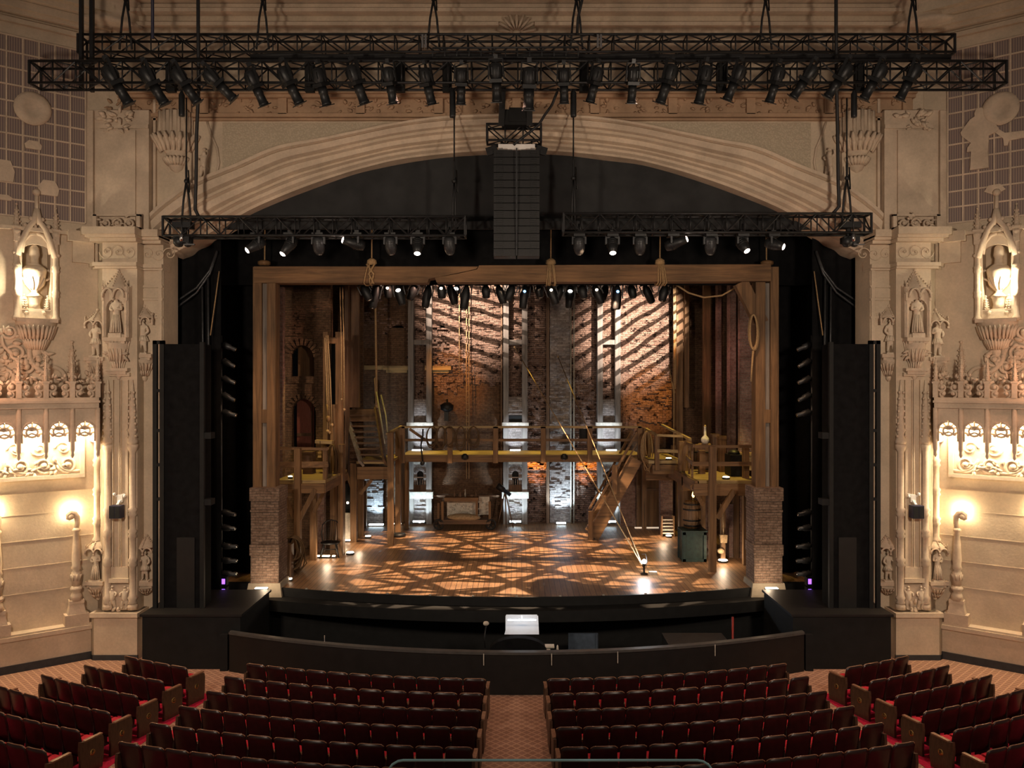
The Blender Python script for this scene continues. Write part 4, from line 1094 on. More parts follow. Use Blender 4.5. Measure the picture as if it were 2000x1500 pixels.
# speaker array on the axis
d = 21.5
t = thing('speaker_array', 'tall black double column of loudspeakers hanging on the axis of the arch', 'speaker', TR(0, d, Z(502, d)))
H = Z(292, d) - Z(502, d); n = 14
for i in range(n):
    z0 = H * i / n; dy = .10 * ((n - i) / n) ** 2 * -1
    mb = MB()
    for sx in (-1, 1):
        mb.prism([(sx * .02, z0 + .01), (sx * .60, z0 + .01), (sx * .60, z0 + H / n - .01), (sx * .02, z0 + H / n - .01)][::sx], dy, dy + .5)
        for k in range(3): mb.bb(sx * .36, sx * .53, dy - .02, dy, z0 + .035 + k * .055, z0 + .06 + k * .055)
    part(mb, 'cabinet', MT['array_black'], t)
mb = MB(); mb.bb(-.015, .015, -.16, -.13, .02, H); part(mb, 'centre_strip', MT['lamp_grey'], t)
mb = MB()
for i in range(8): mb.bb(-.48 + .12 * i, -.36 + .12 * i, -.08, .3, H + .04 - .06 * math.cos((i - 3.5) / 4 * 1.4), H + .12)
part(mb, 'top_plate', MT['white_panel'], t)
mb = MB()
for sx in (-1, 1): mb = MB(); mb.beam((sx * .62, .1, H - .1), (sx * .68, .1, H + .1), .08, .3); mb.tube([(sx * .66, .1, H + .1), (sx * .4, .2, H + .15), (sx * .4, .2, H + .3)], .03, 6); part(mb, 'rigging_bracket', MT['truss_metal'], t)
T2 = truss('short black truss carrying the centre speaker array', X(951, 21.4), X(1057, 21.4), 21.4, Z(242, 21.4), .42, .42, .36, r=.03)
t = thing('hoist_block', 'black motor block between the spotlight truss and the speaker array', 'hoist', TR(X(1009, 21.3), 21.3, Z(246, 21.3)))
h = Z(216, 21.3) - Z(246, 21.3)
mb = MB(); mb.bb(X(980, 21.3), X(1033, 21.3), -.1, .3, 0, h); mb.bb(-.2, .3, -.12, .3, h * .2, h * 1.1); part(mb, 'motor', MT['black_paint'], t)
for sx, a in ((-1, 979), (1, 1034)):
    mb = MB(); x = X(a, 21.3); mb.beam((x, 0, 0), (x + (.05 if sx < 0 else 0), -.3, Z(176, 21.3) - Z(246, 21.3)), .15, .2, up=(0, 1, 0)); part(mb, 'strut', MT['black_paint'], t)
mb = MB(); mb.tube([P(1091, 172, 20.9), P(1078, 205, 21.0), P(1063, 226, 21.2), P(1052, 244, 21.4), P(1035, 258, 21.4), P(1012, 275, 21.4), P(1003, 283, 21.4)], .035, 7)
solo(mb, 'array_cable', MT['cable'], 'black cable curving down from the truss to the speaker array', 'cable')
mb = MB(); mb.tube([P(1127, 68, 20.9), P(1129, 35, 20.8), P(1137, 0, 20.7), P(1140, -40, 20.6)], .04, 6)
solo(mb, 'loose_cable', MT['cable'], 'thin black cable leaning against the fourth hoist', 'cable')
# ------------------------------------------------------------------ stage house
ZS = 1.2                                                 # height of the stage boards
def PB(mb, px0, px1, py0, py1, d, th, mi=0):
    """box whose front face fills that rectangle at depth d"""
    return mb.bb(X(px0, d), X(px1, d), d, d + th, Z(py1, d), Z(py0, d), mi)
def edgeY(x): return 24.0 + (x / 7.6) ** 2 * 1.25
xs = [-7.45 + 14.9 * i / 32 for i in range(33)]
mb = MB()
for a, b in zip(xs, xs[1:]): mb.add([(a, edgeY(a), ZS), (b, edgeY(b), ZS), (b, 39, ZS), (a, 39, ZS)], [(0, 1, 2, 3)])
for sx in (-1, 1):
    x0, x1 = sorted((sx * 7.45, sx * 9.4)); mb.add([(x0, 25.9, ZS), (x1, 25.9, ZS), (x1, 39, ZS), (x0, 39, ZS)], [(0, 1, 2, 3)])
struct(mb, 'floor_stage', MT['stage_boards'])
mb = MB()
mb.loft([[Vector((x, edgeY(x) + p, z)) for p, z in ((.3, .9), (-.02, .9), (-.02, ZS + .005), (.05, ZS + .005))] for x in xs], False, False, False)
for sx in (-1, 1): mb.bb(sx * 7.45, sx * 7.47, edgeY(7.45), 26.0, .9, ZS); mb.bb(sx * 7.45, sx * 9.4, 25.88, 25.9, .9, ZS)
struct(mb, 'trim_6', MT['black_paint'])
mb = MB()
for a, b in zip(xs, xs[1:]): mb.add([(a, edgeY(a) - .55, .95), (b, edgeY(b) - .55, .95), (b, 27, .95), (a, 27, .95)], [(0, 1, 2, 3)])
for sx in (-1, 1): x0, x1 = sorted((sx * 7.45, sx * 14)); mb.add([(x0, 23.9, .95), (x1, 23.9, .95), (x1, 40, .95), (x0, 40, .95)], [(0, 1, 2, 3)])
mb.loft([[Vector((x, edgeY(x) - .55, z)) for z in (.95, .62)] for x in xs], False, False, False)
struct(mb, 'floor_apron', MT['black_paint'])
mb = MB(); mb.bb(-14.2, -14, 23.6, 40, 0, 20); mb.bb(14, 14.2, 23.6, 40, 0, 20); mb.bb(-14, 14, 39.5, 39.7, 0, 20); struct(mb, 'wall_stage', MT['black_cloth'])
mb = MB(); mb.bb(-14, 14, 23.6, 39.7, 20, 20.2); struct(mb, 'ceiling', MT['black_cloth'])
# small prompt lamps along the lip
for i in range(11):
    x = -6.4 + 1.28 * i; mb = MB(); y = edgeY(x) + .06
    mb.box((x, y, ZS + .02), (.07, .05, .03)); solo(mb, 'edge_marker', MT['pale_iron'], f'small pale marker on the front lip of the stage, {ORD[i]} from the left', 'marker', 'markers along the stage lip')
# drapes
def drape(name, px0, px1, y0, y1, d, mat, lab, amp=.08, per=.35, n=None):
    mb = MB(); x0, x1 = X(px0, d), X(px1, d); n = n or int((x1 - x0) / per * 6) + 2
    za, zb = Z(y0, d), y1 if isinstance(y1, float) else Z(y1, d)
    rings = []
    for i in range(n + 1):
        x = x0 + (x1 - x0) * i / n; y = d + amp * math.sin((x - x0) / per * 2 * PI) + amp * .4 * math.sin(x * 3.1)
        rings.append([Vector((x, y, za)), Vector((x, y * 1 + .01, (za + zb) / 2)), Vector((x, y, zb)), Vector((x, y + .03, zb)), Vector((x, y + .03, za))])
    mb.loft(rings, False, False, True)
    return solo(mb, name, mat, lab, 'curtain')
drape('valance', 330, 1690, 240, 446, 23.75, MT['grey_cloth'], 'wide dark grey valance filling the head of the arch', .04, 3.0, 90)
mb = MB(); mb.bb(X(360, 23.6), X(1660, 23.6), 23.58, 23.66, Z(448, 23.6), Z(432, 23.6)); solo(mb, 'valance_pipe', MT['grey_cloth'], 'grey hem batten along the bottom of the valance', 'batten')
drape('border', 330, 1690, 380, 557, 26.3, MT['black_cloth'], 'black border curtain hanging just above the timber beam', .05, .9, 120)
for sd in (-1, 1):
    SIDE = sd; w = LR()
    drape('leg_curtain', 300, 432, 400, .96, 24.2, MT['black_cloth'], f'tall black leg curtain at the {w} edge of the stage opening', .07, .5)
    drape('wing_curtain', 380, 500, 380, .96, 27.2, MT['black_cloth'], f'black curtain deeper in the {w} wing', .07, .6)
    # swagged edge of the tormentor
    mb = MB(); d = 24.0
    for q in (0, 12):
        pts = [P(316, 592 + q, d), P(350, 585 + q, d), P(384, 562 + q * .8, d), P(410, 528 + q * .5, d), P(424, 490 + q * .2, d)]; mb.tube(pts, .035, 6)
    mb.tube([P(395, 560, d), P(397, 760, d)], .03, 5); mb.tube([P(406, 540, d), P(408, 760, d)], .03, 5)
    solo(mb, 'swag_trim', MT['lamp_grey'], f'dark curved swag trim on the {w} leg curtain', 'trim')
    mb = MB(); mb.tube([P(428, 530, 24.0), P(420, 590, 23.9), P(411, 655, 23.8)], .018, 5); solo(mb, 'guy_line', MT['rope'], f'thin pale guy line beside the {w} leg curtain', 'rope')
    # tower of loudspeakers behind black cloth at the edge of the arch
    t = thing('speaker_tower', f'tall black cloth covered tower standing on the {w} side platform', 'tower', P(354, 1194.5, 22.0))
    mb = MB(); PB(mb, 318, 396, 672, 1193, 22.0, .6); part(mb, 'cloth', MT['black_cloth'], t, None, True)
    mb = MB(); PB(mb, 298, 306, 665, 1193, 21.95, .1); PB(mb, 312, 320, 665, 1193, 21.95, .1); PB(mb, 298, 320, 665, 672, 21.95, .1)
    PB(mb, 390, 398, 668, 1193, 21.94, .1)
    for py in (760, 838, 905, 972): PB(mb, 298, 320, py, py + 6, 21.96, .08)
    for py in (845, 975): PB(mb, 394, 412, py, py + 12, 21.96, .3)
    part(mb, 'frame', MT['black_paint'], t, None, True)
    mb = MB(); PB(mb, 345, 380, 1050, 1190, 21.96, .04); part(mb, 'panel', MT['rail_paint'], t, None, True)
    # side boom with two groups of lamps
    mb = MB(); mb.tube([P(432, 655, 24.9), (X(432, 24.9), 24.9, .96)], .035, 6); mb.tube([P(418, 655, 25.0), (X(418, 25.0), 25.0, .96)], .03, 6)
    for py in (700, 850, 1000, 1100): mb.beam(P(418, py, 25.0), P(432, py, 24.9), .04, .04)
    mb.lathe([(.35, .96), (.33, 1.0), (.05, 1.03)], (X(432, 24.9), 24.9, 0), 12)
    solo(mb, 'lighting_boom', MT['lamp_grey'], f'black upright lighting boom behind the {w} tower', 'boom')
    for k, (py, dx, dy) in enumerate(((672, 30, 14), (704, 18, 10), (738, 18, 8), (770, 18, 10), (804, 28, 8), (1000, 18, 4), (1030, 16, 2), (1066, 34, 2), (1094, 30, 2), (1120, 28, 2))):
        p0, p1 = P(434, py, 24.85), P(436 + dx, py + dy, 24.7); M = aim(p0, p1); s = (p1 - p0).length / .5
        t = thing('side_lamp', f'dark side lamp on the {w} boom, ' + ('topmost' if k == 0 else f'{ORD[k]} from the top'), 'lamp', M, f'side lamps on the {w} boom')
        mb = MB(); mb.lathe([(.06, -.5), (.065, -.3), (.09, -.28), (.1, -.08), (.05, 0)], (0, 0, 0), 10); part(mb, 'body', MT['lamp_grey'], t)
        mb = MB(); mb.lathe([(.055, -.502), (.01, -.51)], (0, 0, 0), 8); part(mb, 'lens', MT['chrome'], t)
        mb = MB(); mb.box((0, .06, -.06), (.05, .1, .05)); part(mb, 'clamp', MT['chrome'], t)
    t = thing('led_fixture', f'small fixture of violet light cells at the foot of the {w} boom', 'lamp', P(430, 1165, 24.5))
    mb = MB(); PB(mb, 420, 442, 1128, 1144, 24.5, .2); PB(mb, 420, 442, 1148, 1166, 24.5, .2); part(mb, 'housing', MT['lamp_black'], t, None, True)
    mb = MB()
    for a, b in ((423, 1131), (433, 1131), (424, 1151), (433, 1151)): PB(mb, a, a + 6, b, b + 10, 24.48, .03)
    part(mb, 'cells', MT['lens_violet'], t, None, True)
SIDE = -1
# ------------------------------------------------------------------ the timber portal
t = thing('timber_portal', 'great timber gateway of posts and a cross beam framing the whole stage set', 'portal', TR(0, 25.3, Z(953, 25.3)))
D = 25.3
def portal_post(px, nm):
    a, b, c, e = px
    mb = MB(); PB(mb, a, b, 521, 956, D, .5); PB(mb, c, e, 551, 956, D + .02, .46)
    for py in ((812, 828) if nm == 'r' else (800, 820)): pass
    PB(mb, a - .2, e, 800, 826, D + .03, .4)
    return mb
part(portal_post((494, 511, 521, 538), 'l'), 'post', MT['timber_z'], t, None, True)
part(portal_post((1505, 1521, 1476, 1495), 'r'), 'post', MT['timber_z'], t, None, True)
for a, b in ((511, 521), (1495, 1505)):
    mb = MB(); PB(mb, a, b, 553, 956, D + .12, .3); part(mb, 'filler_plank', MT['grey_timber'], t, None, True)
def zx(px, py): return (X(px, D), Z(py, D))
mb = MB(); mb.prism([zx(497, 553), zx(835, 553), zx(838, 545), zx(893, 534), zx(930, 526), zx(934, 521), zx(497, 521)], D - .06, D + .45); part(mb, 'beam', MT['timber_x'], t, None, True)
mb = MB(); mb.prism([zx(853, 552), zx(1504, 550), zx(1504, 517), zx(936, 519), (X(932, D), Z(527, D)), zx(894, 535.5), zx(850, 543)], D - .09, D + .45); part(mb, 'beam', MT['timber_x'], t, None, True)
mb = MB(); mb.beam(P(1446, 552, D + .2), P(1486, 632, D + .2), .42, .3, up=(0, 1, 0)); part(mb, 'brace', MT['timber_z'], t, None, True)
for px in (516, 1498):
    mb = MB(); p = P(px, 515, D + .15); mb.lathe([(.14, -.06), (.2, -.02), (.2, .06), (.1, .1)], p, 10); part(mb, 'peg', MT['timber_z'], t, None, True)
for px, wh in ((725, 'leftmost of the three'), (1076, 'near the speaker array'), (1290, 'rightmost of the three')):
    mb = MB(); x = X(px, D); zt, zb = Z(520, D), Z(553, D)
    for k in range(5 if px > 800 else 2):
        o = -.14 + .07 * k; s = RND.uniform(-.08, .08)
        mb.tube([(x + o * .6, D - .11, zt + .03), (x + o + s, D - .12, zb - .0), (x + o + s, D + .2, zb - .05), (x + o * .6, D + .5, zb), (x + o * .6, D + .5, zt), (x + o * .6, D + .1, zt + .06)], .022, 6, True)
    if px < 800: mb.tube([(x - .12, D - .12, zt + .05), (x + .1, D - .13, (zt + zb) / 2), (x + .03, D - .1, zb - .03)], .03, 6); mb.tube([(x + .12, D - .12, zt + .05), (x - .05, D - .13, (zt + zb) / 2), (x + .1, D - .1, zb - .03)], .03, 6)
    mb.lathe([(.1, zt + .04), (.16, zt + .1), (.14, zt + .2), (.05, zt + .26)], (x, D + .1, 0), 10)
    mb.tube([(x, D + .1, zt + .2), (x + .02, D + .1, zt + 3), (x, D + .1, 19.9)], .022, 6)
    solo(mb, 'beam_lashing', MT['rope'], f'rope lashing tied round the portal beam, {wh}', 'rope')
for px, wh in ((517, 'left'), (1497, 'right')):
    mb = MB(); mb.tube([P(px, 514, D + .15), (X(px, D), D + .15, 19.9)], .022, 6); solo(mb, 'hanging_rope', MT['rope'], f'rope rising from the {wh} corner of the timber portal', 'rope')
def coil(name, c, w, h, n, r, lab, tail=None, M=None, cat='rope', tilt=0.25, group=None, mat='rope'):
    """a hank of rope hung from its top; c is the top of the hank"""
    mb = MB(); c = Vector(c)
    for k in range(n):
        ww, hh = w * RND.uniform(.4 if n > 4 else .75, 1.05), h * RND.uniform(.6 if n > 4 else .82, 1.03); dx, dy = RND.uniform(-.15, .15) * w, -.02 - .03 * k
        mb.tube([c + Vector((dx * math.sin(a / 2) + ww / 2 * math.sin(a), dy, -hh / 2 + hh / 2 * math.cos(a))) for a in [2 * PI * i / 18 for i in range(18)]], r, 5, True)
    if tail: mb.tube([c + Vector(q) for q in tail], r, 5)
    return solo(mb, name, MT[mat], lab, cat, group)
coil('rope_coil', P(1470, 615, D - .15), .3, 1.1, 3, .032, 'pale rope coil hanging at the top of the right portal post', [(0, -.05, -1.1), (-.03, -.05, -1.5), (-.06, -.05, -2.05)])
mb = MB(); mb.tube([(X(1320, 26.5), 26.5, Z(556, 26.5)), P(1345, 572, 26.5), P(1375, 581, 26.5), P(1410, 577, 26.3), P(1440, 560, 26)], .03, 6)
solo(mb, 'swag_rope', MT['rope'], 'slack rope looping under the right end of the portal beam', 'rope')
for sd, w in ((-1, 'left'), (1, 'right')):
    d = 25.06; cx = (517 if sd < 0 else 1500.5); c = X(cx, d)
    t = thing('brick_pier', f'square brick pier carrying the {w} post of the timber portal', 'pier', TR(c, d + .45, .95))
    z = lambda py: Z(py, d) - .95
    mb = MB(); W = .42
    for (y0, y1, q, yy) in ((953, 978, .455, -.04), (978, 1064, .425, 0), (1064, 1085, .455, -.04), (1085, 1142, .43, 0)): mb.bb(-q, q, -.45 + yy, .45, z(y1), z(y0))
    mb.bb(-.44, .44, -.47, .45, z(1000), z(996)); part(mb, 'shaft', MT['brick_pier'], t)
    mb = MB(); mb.box((0, -.02, .2), (1.1, 1.08, .42), None, 0, .88); part(mb, 'base', stone('base_stone_' + w, (.34, .29, .22)), t)
    t2 = thing('pier_light', f'bright flat floor light on the base of the {w} brick pier', 'light', TR(c - .05 * sd, d - .5, z(1144) + .95))
    mb = MB(); mb.box((0, -.0, .02), (.40, .14, .04)); part(mb, 'housing', MT['lamp_black'], t2); mb = MB(); mb.box((0, 0, .05), (.36, .11, .025)); part(mb, 'lens', MT['led_warm'], t2)
# ------------------------------------------------------------------ back wall
DB = 37.0
def holed(mb, x0, x1, z0, z1, holes, y0, y1, n=14):
    """a wall with round-headed openings: holes are (centre, half width, sill, springing)"""
    cuts = {x0, x1}
    for c, r, zb, zs in holes: cuts |= {c - r + 2 * r * i / n for i in range(n + 1)}
    cs = sorted(q for q in cuts if x0 <= q <= x1)
    for a, b in zip(cs, cs[1:]):
        m = (a + b) / 2; iv = []
        for c, r, zb, zs in holes:
            if abs(m - c) < r: iv.append((zb, zs + math.sqrt(max(0, r * r - (m - c) ** 2))))
        z = z0
        for lo, hi in sorted(iv):
            if lo > z: mb.bb(a, b, y0, y1, z, lo)
            z = hi
        mb.bb(a, b, y0, y1, z, z1)
def voussoirs(mb, c, r, zs, y, w=.22, k=9, th=.06):
    for i in range(k):
        a = PI * (i + .5) / k; R = Matrix(((math.cos(a), 0, -math.sin(a)), (0, 1, 0), (math.sin(a), 0, math.cos(a))))
        mb.box((c + math.cos(a) * (r + w / 2), y, zs + math.sin(a) * (r + w / 2)), (w, th, .8 * PI * r / k), R)
def rough_edge(mb, x0, x1, z0, z1, y, dens, rnd):
    """single bricks that stand proud of the face"""
    for i in range(dens):
        x, z = rnd.uniform(x0, x1), rnd.uniform(z0, z1); z = round(z / .09) * .09 + .045
        mb.bb(x - .12, x + .12, y - rnd.uniform(.03, .09), y + .02, z - .036, z + .036)
rn = random.Random(5)
w1c, w2c = X(777, DB), X(858, DB); wr = .46
mb = MB(); zt = 13.6
holed(mb, X(688, DB), X(800, DB), ZS - .1, zt, [(w1c, wr, Z(712, DB), Z(655, DB)), (X(736, DB), .13, Z(788, DB), Z(746, DB))], DB, DB + .6)
mb.bb(w1c - .6, w1c + .6, DB + .12, DB + .5, Z(714, DB), Z(640, DB))
mb.bb(X(725, DB), X(748, DB), DB + .35, DB + .5, Z(790, DB), Z(740, DB))
struct(mb, 'wall_back', MT['brick_smooth'])
mb = MB()
holed(mb, X(836, DB), X(988, DB), Z(740, DB), zt, [(w2c, wr, Z(712, DB), Z(655, DB))], DB - .08, DB + .3)
mb.bb(w2c - .6, w2c + .6, DB + .06, DB + .3, Z(714, DB), Z(640, DB))
for i in range(24):                                        # toothed lower edge where the rough facing has broken away
    x0 = X(836, DB) + 3.5 * i / 24; hgt = .1 + .28 * rn.random() + (.3 if 2 < i < 9 else 0); mb.bb(x0, x0 + 3.5 / 24, DB - .08, DB + .2, Z(740, DB) - hgt, Z(740, DB))
rough_edge(mb, X(840, DB), X(985, DB), Z(735, DB), 12.6, DB - .08, 420, rn)
voussoirs(mb, w2c, wr, Z(655, DB), DB - .1)
struct(mb, 'wall_back_rough', MT['brick_rough'])
mb = MB(); mb.bb(X(836, DB), X(988, DB), DB, DB + .4, ZS - .1, Z(740, DB)); mb.bb(X(1212, DB), X(1322, DB), DB, DB + .4, ZS - .1, Z(800, DB))
struct(mb, 'wall_back_plain', MT['brick_smooth'])
mb = MB(); rough_edge(mb, X(692, DB), X(760, DB), Z(640, DB), 12.5, DB, 60, rn); voussoirs(mb, w1c, wr, Z(655, DB), DB - .02)
mb.bb(X(795, DB), X(846, DB), DB + .05, DB + .5, ZS - .1, zt); rough_edge(mb, X(806, DB), X(834, DB), Z(830, DB), 12.6, DB + .05, 110, rn)
mb.bb(X(985, DB), X(1032, DB), DB + .05, DB + .5, ZS - .1, zt); rough_edge(mb, X(992, DB), X(1020, DB), Z(830, DB), 12.6, DB + .05, 70, rn)
mb.bb(X(1165, DB), X(1216, DB), DB + .05, DB + .5, ZS - .1, zt); rough_edge(mb, X(1178, DB), X(1202, DB), Z(830, DB), 12.6, DB + .05, 60, rn)
mb.bb(X(1030, DB), X(1168, DB), DB + .12, DB + .5, ZS - .1, zt); rough_edge(mb, X(1032, DB), X(1166, DB), ZS, 12.6, DB + .12, 520, rn)
x0, x1 = X(1210, DB), X(1322, DB)
mb.bb(x0, x1, DB - .08, DB + .3, Z(810, DB), zt)
rough_edge(mb, x0 + .6, x1 - .1, Z(800, DB), 12.6, DB - .08, 330, rn)
for i in range(20):
    a = x0 + (x1 - x0) * i / 20; hgt = max(0, .55 - .09 * i) * 0 + .2 + .25 * rn.random() + (.4 if i < 6 else 0); mb.bb(a, a + (x1 - x0) / 20, DB - .08, DB + .2, Z(810, DB) - hgt, Z(810, DB))
struct(mb, 'wall_back_rough.001', MT['brick_rough'])
mb = MB(); mb.bb(X(1074, DB), X(1115, DB), DB - .12, DB + .2, ZS - .1, zt); rough_edge(mb, X(1076, DB), X(1113, DB), ZS + .2, 10, DB - .12, 150, rn); struct(mb, 'wall_back_pilaster', MT['brick_pale'])
for px, wh, z0, z1 in ((777, 'left', 716, 724), (858, 'right', 716, 724)):
    mb = MB(); c = X(px, DB); mb.bb(c - .62, c + .55, DB - .32, DB + .1, Z(723, DB), Z(715, DB)); mb.bb(c - .5, c + .45, DB - .2, DB + .1, Z(728, DB), Z(723, DB))
    solo(mb, 'window_sill', MT['deck_wood'], f'lit ledge under the {wh} of the two blind arched windows on the back wall', 'ledge')
mb = MB(); mb.bb(X(697, DB), X(752, DB), DB - .12, DB + .1, Z(722, DB), Z(714, DB)); solo(mb, 'wall_ledge', MT['deck_wood'], 'narrow lit ledge on the back wall at the left', 'ledge')
# three timber window towers
for cx, wdt, wh in ((820.5, 46, 'left'), (1006.5, 47, 'centre'), (1189, 45, 'right')):
    d = 36.6; x0, x1 = X(cx - wdt / 2, d), X(cx + wdt / 2, d); pw = X(CX + 10.5, d)
    t = thing('window_tower', f'tall pale timber frame with a small arched opening, {wh} of three on the back wall', 'tower', TR((x0 + x1) / 2, d, ZS))
    h = 13.2 - ZS; hw = (x1 - x0) / 2; zz = lambda py: Z(py, d) - ZS
    for sx in (-1, 1):
        mb = MB(); mb.bb(sx * hw, sx * (hw - pw), -.12, .3, 0, h); part(mb, 'post', MT['grey_timber'], t)
    for a, b, y in ((664, 673, -.05), (825, 834, -.14), (960, 973, -.16), (885, 906, -.1)): mb = MB(); mb.bb(-hw - (.06 if y < -.1 else -.05), hw + (.06 if y < -.1 else -.05), y, .3, zz(b), zz(a)); part(mb, 'rail', MT['old_white'] if a > 700 else MT['grey_timber'], t)
    iw = hw - pw
    for a_, b_ in ((886, 834), (826, 780)): mb = MB(); mb.bb(-iw, iw, .08 if a_ == 886 else .12, .2, zz(a_), zz(b_)); part(mb, 'brick_infill', MT['brick_pale'], t)
    mb = MB(); mb.bb(-iw, iw, .08, .2, zz(1021), zz(971)); rough_edge(mb, -iw + .1, iw - .1, zz(1018), zz(975), .08, 14, rn); part(mb, 'brick_infill', MT['brick_pale'], t)
    mb = MB(); holed(mb, -iw, iw, zz(962), zz(905), [(0, .145, zz(948), zz(926))], .04, .2, 10); voussoirs(mb, 0, .145, zz(926), .02, .12, 9, .06); part(mb, 'arched_window', MT['brick_pale'], t)
    mb = MB(); mb.bb(-iw, iw, .21, .25, zz(962), zz(905)); part(mb, 'dark_opening', MT['black_paint'], t)
    mb = MB(); mb.bb(-iw, iw, .0, .1, zz(934), zz(931.5)); mb.bb(-iw, iw, -.02, .05, zz(962), zz(947))
    for k in range(3): mb.bb(-.1 + .1 * k - .012, -.1 + .1 * k + .012, -.04, 0, zz(961), zz(936))
    part(mb, 'balcony_rail', MT['oldwood_z'], t)
    if wh == 'centre':
        mb = MB(); holed(mb, -iw, iw, zz(826), zz(775), [(0, .145, zz(800), zz(789))], .03, .12, 10); voussoirs(mb, 0, .145, zz(789), .01, .12, 9, .06); mb.bb(-iw, iw, -.02, .1, zz(810), zz(807)); part(mb, 'upper_window', MT['brick_pale'], t)
        mb = MB(); mb.bb(-iw, iw, .0, .08, zz(824), zz(811)); part(mb, 'dark_panel', MT['black_paint'], t)
    for py, dd, nm, yoff, lw in ((1020, 36.1, 'on the stage floor', 0, 22), (881, 35.6, 'on the catwalk', 0, 20)):
        tl = thing('footlight', f'bright cool light bar {nm} in front of the {wh} window tower', 'light', TR((x0 + x1) / 2, dd, Z(py, dd) - .03), 'cool light bars at the foot of the back wall')
        mb = MB(); mb.box((0, 0, .03), (lw * dd / FPX + .06, .16, .06)); part(mb, 'housing', MT['lamp_black'], tl)
        mb = MB(); mb.box((0, -.02, .07), (lw * dd / FPX, .15, .05)); part(mb, 'lens', MT['led_cool'], tl)
for px, py, dd, lw, lab in ((735, 1022, 36.0, 28, 'in the doorway under the left stairs'), (1096, 1003, 36.4, 18, 'at the foot of the pale brick pilaster')):
    tl = thing('footlight', f'bright cool light bar {lab}', 'light', TR(X(px, dd), dd, ZS + .005), 'cool light bars at the foot of the back wall')
    mb = MB(); mb.box((0, 0, .03), (lw * dd / FPX + .06, .16, .06)); part(mb, 'housing', MT['lamp_black'], tl)
    mb = MB(); mb.box((0, -.02, .07), (lw * dd / FPX, .15, .05)); part(mb, 'lens', MT['led_cool'], tl)
mb = MB()
for px in (1115, 1121): mb.tube([(X(px, 36.7), 36.7, ZS), (X(px, 36.7), 36.7, 12.8)], .035, 7)
solo(mb, 'wall_pipe', MT['pale_iron'], 'pair of thin pipes climbing the back wall right of the pale pilaster', 'pipe')
mb = MB(); mb.bb(X(1067, 36.8), X(1073, 36.8), 36.75, 36.95, ZS, 13); solo(mb, 'dark_batten', MT['oldwood_z'], 'dark vertical batten left of the pale brick pilaster', 'post')
mb = MB(); mb.bb(X(978, 36.7), X(981, 36.7), 36.7, 36.8, Z(1000, 36.7), 12.8); solo(mb, 'wall_batten', MT['oldwood_z'], 'slim batten against the left edge of the centre window tower', 'post')
mb = MB()
for px in (897, 911, 916): mb.tube([(X(px, 36.4), 36.4, Z(935, 36.4) if px > 900 else Z(730, 36.4)), (X(px, 36.4), 36.4, 12.8)], .022, 5)
for k in range(8): mb.tube([(X(911, 36.4), 36.4, Z(740 + 12 * k, 36.4)), (X(916, 36.4), 36.4, Z(740 + 12 * k, 36.4))], .015, 5)
solo(mb, 'rope_ladder', MT['rope'], 'narrow rope ladder hanging on the back wall above the cart', 'rope')
mb = MB(); mb.lathe([(.1, -.1), (.28, .0), (.3, .2), (.12, .32)], P(873, 800, 36.5), 10); mb.tube([P(873, 790, 36.5), P(873, 780, 36.6)], .05, 5); mb.bb(X(868, 36.6), X(876, 36.6), 36.5, 36.7, Z(822, 36.6), Z(800, 36.6))
solo(mb, 'wall_bundle', MT['iron'], 'dark hanging bundle on the back wall between the left and centre towers', 'bundle')
# orange glowing brick panels seen under the catwalk
def warm_hatch(px0, px1, lab):
    t = thing('brick_hatch', lab, 'panel', TR(X((px0 + px1) / 2, 36.9), 36.9, Z(918, 36.9)))
    mb = MB(); a = (X(px1, 36.9) - X(px0, 36.9)) / 2; hh = Z(893, 36.9) - Z(918, 36.9)
    mb.bb(-a, a, .0, .2, 0, hh)
    for k in range(12): x = -a + .1 + rn.random() * (2 * a - .2); z = .05 + .09 * rn.randint(0, 3); mb.bb(x - .1, x + .1, -.04, .02, z, z + .07)
    part(mb, 'bricks', MT['brick_rough'], t)
warm_hatch(1030, 1068, 'orange lit strip of brick under the catwalk, left of the pale pilaster'); warm_hatch(1124, 1167, 'orange lit strip of brick under the catwalk, right of the pale pilaster')
# ------------------------------------------------------------------ wings of the set
mb = MB(); d = 31.0
holed(mb, X(538, d), X(646, d), ZS - .1, 12.4, [(X(590, d), .45, Z(735, d), Z(698, d)), (X(593, d), .46, Z(878, d), Z(803, d))], d, d + .35, 14)
voussoirs(mb, X(590, d), .45, Z(698, d), d - .05, .28, 11, .1); voussoirs(mb, X(593, d), .46, Z(803, d), d - .04, .2, 11, .08); rough_edge(mb, X(556, d), X(640, d), Z(660, d), 11, d, 70, rn)
mb.bb(X(562, d), X(620, d), d - .05, d + .1, Z(748, d), Z(735, d)); struct(mb, 'wall_wing_left', MT['brick_smooth'])
mb = MB(); PB(mb, 541, 552, 560, 1010, 28.6, .3); PB(mb, 616, 633, 938, 1085, 30.4, .3); struct(mb, 'wall_wing_left_edge', MT['brick_pink'])
mb = MB(); PB(mb, 582, 620, 660, 740, d + .45, .06); solo(mb, 'shutter', MT['door_wood'], 'dark red shutter ajar in the upper arched opening of the left wing wall', 'shutter')
t = thing('arched_door', 'reddish plank door ajar in the lower arched opening of the left wing wall', 'door', TR(X(598, d), d + .45, Z(880, d)))
mb = MB(); PB(mb, 580, 613, 770, 880, d + .45, .06); part(mb, 'leaf', simple('red_door', (.22, .07, .045), .6, 0, .3, 6, .2, .4, (9, 1, .6)), t, None, True)
mb = MB(); PB(mb, 608, 611, 785, 880, d + .43, .03); PB(mb, 580, 613, 846, 852, d + .4, .05); part(mb, 'bracing', MT['oldwood_z'], t, None, True)
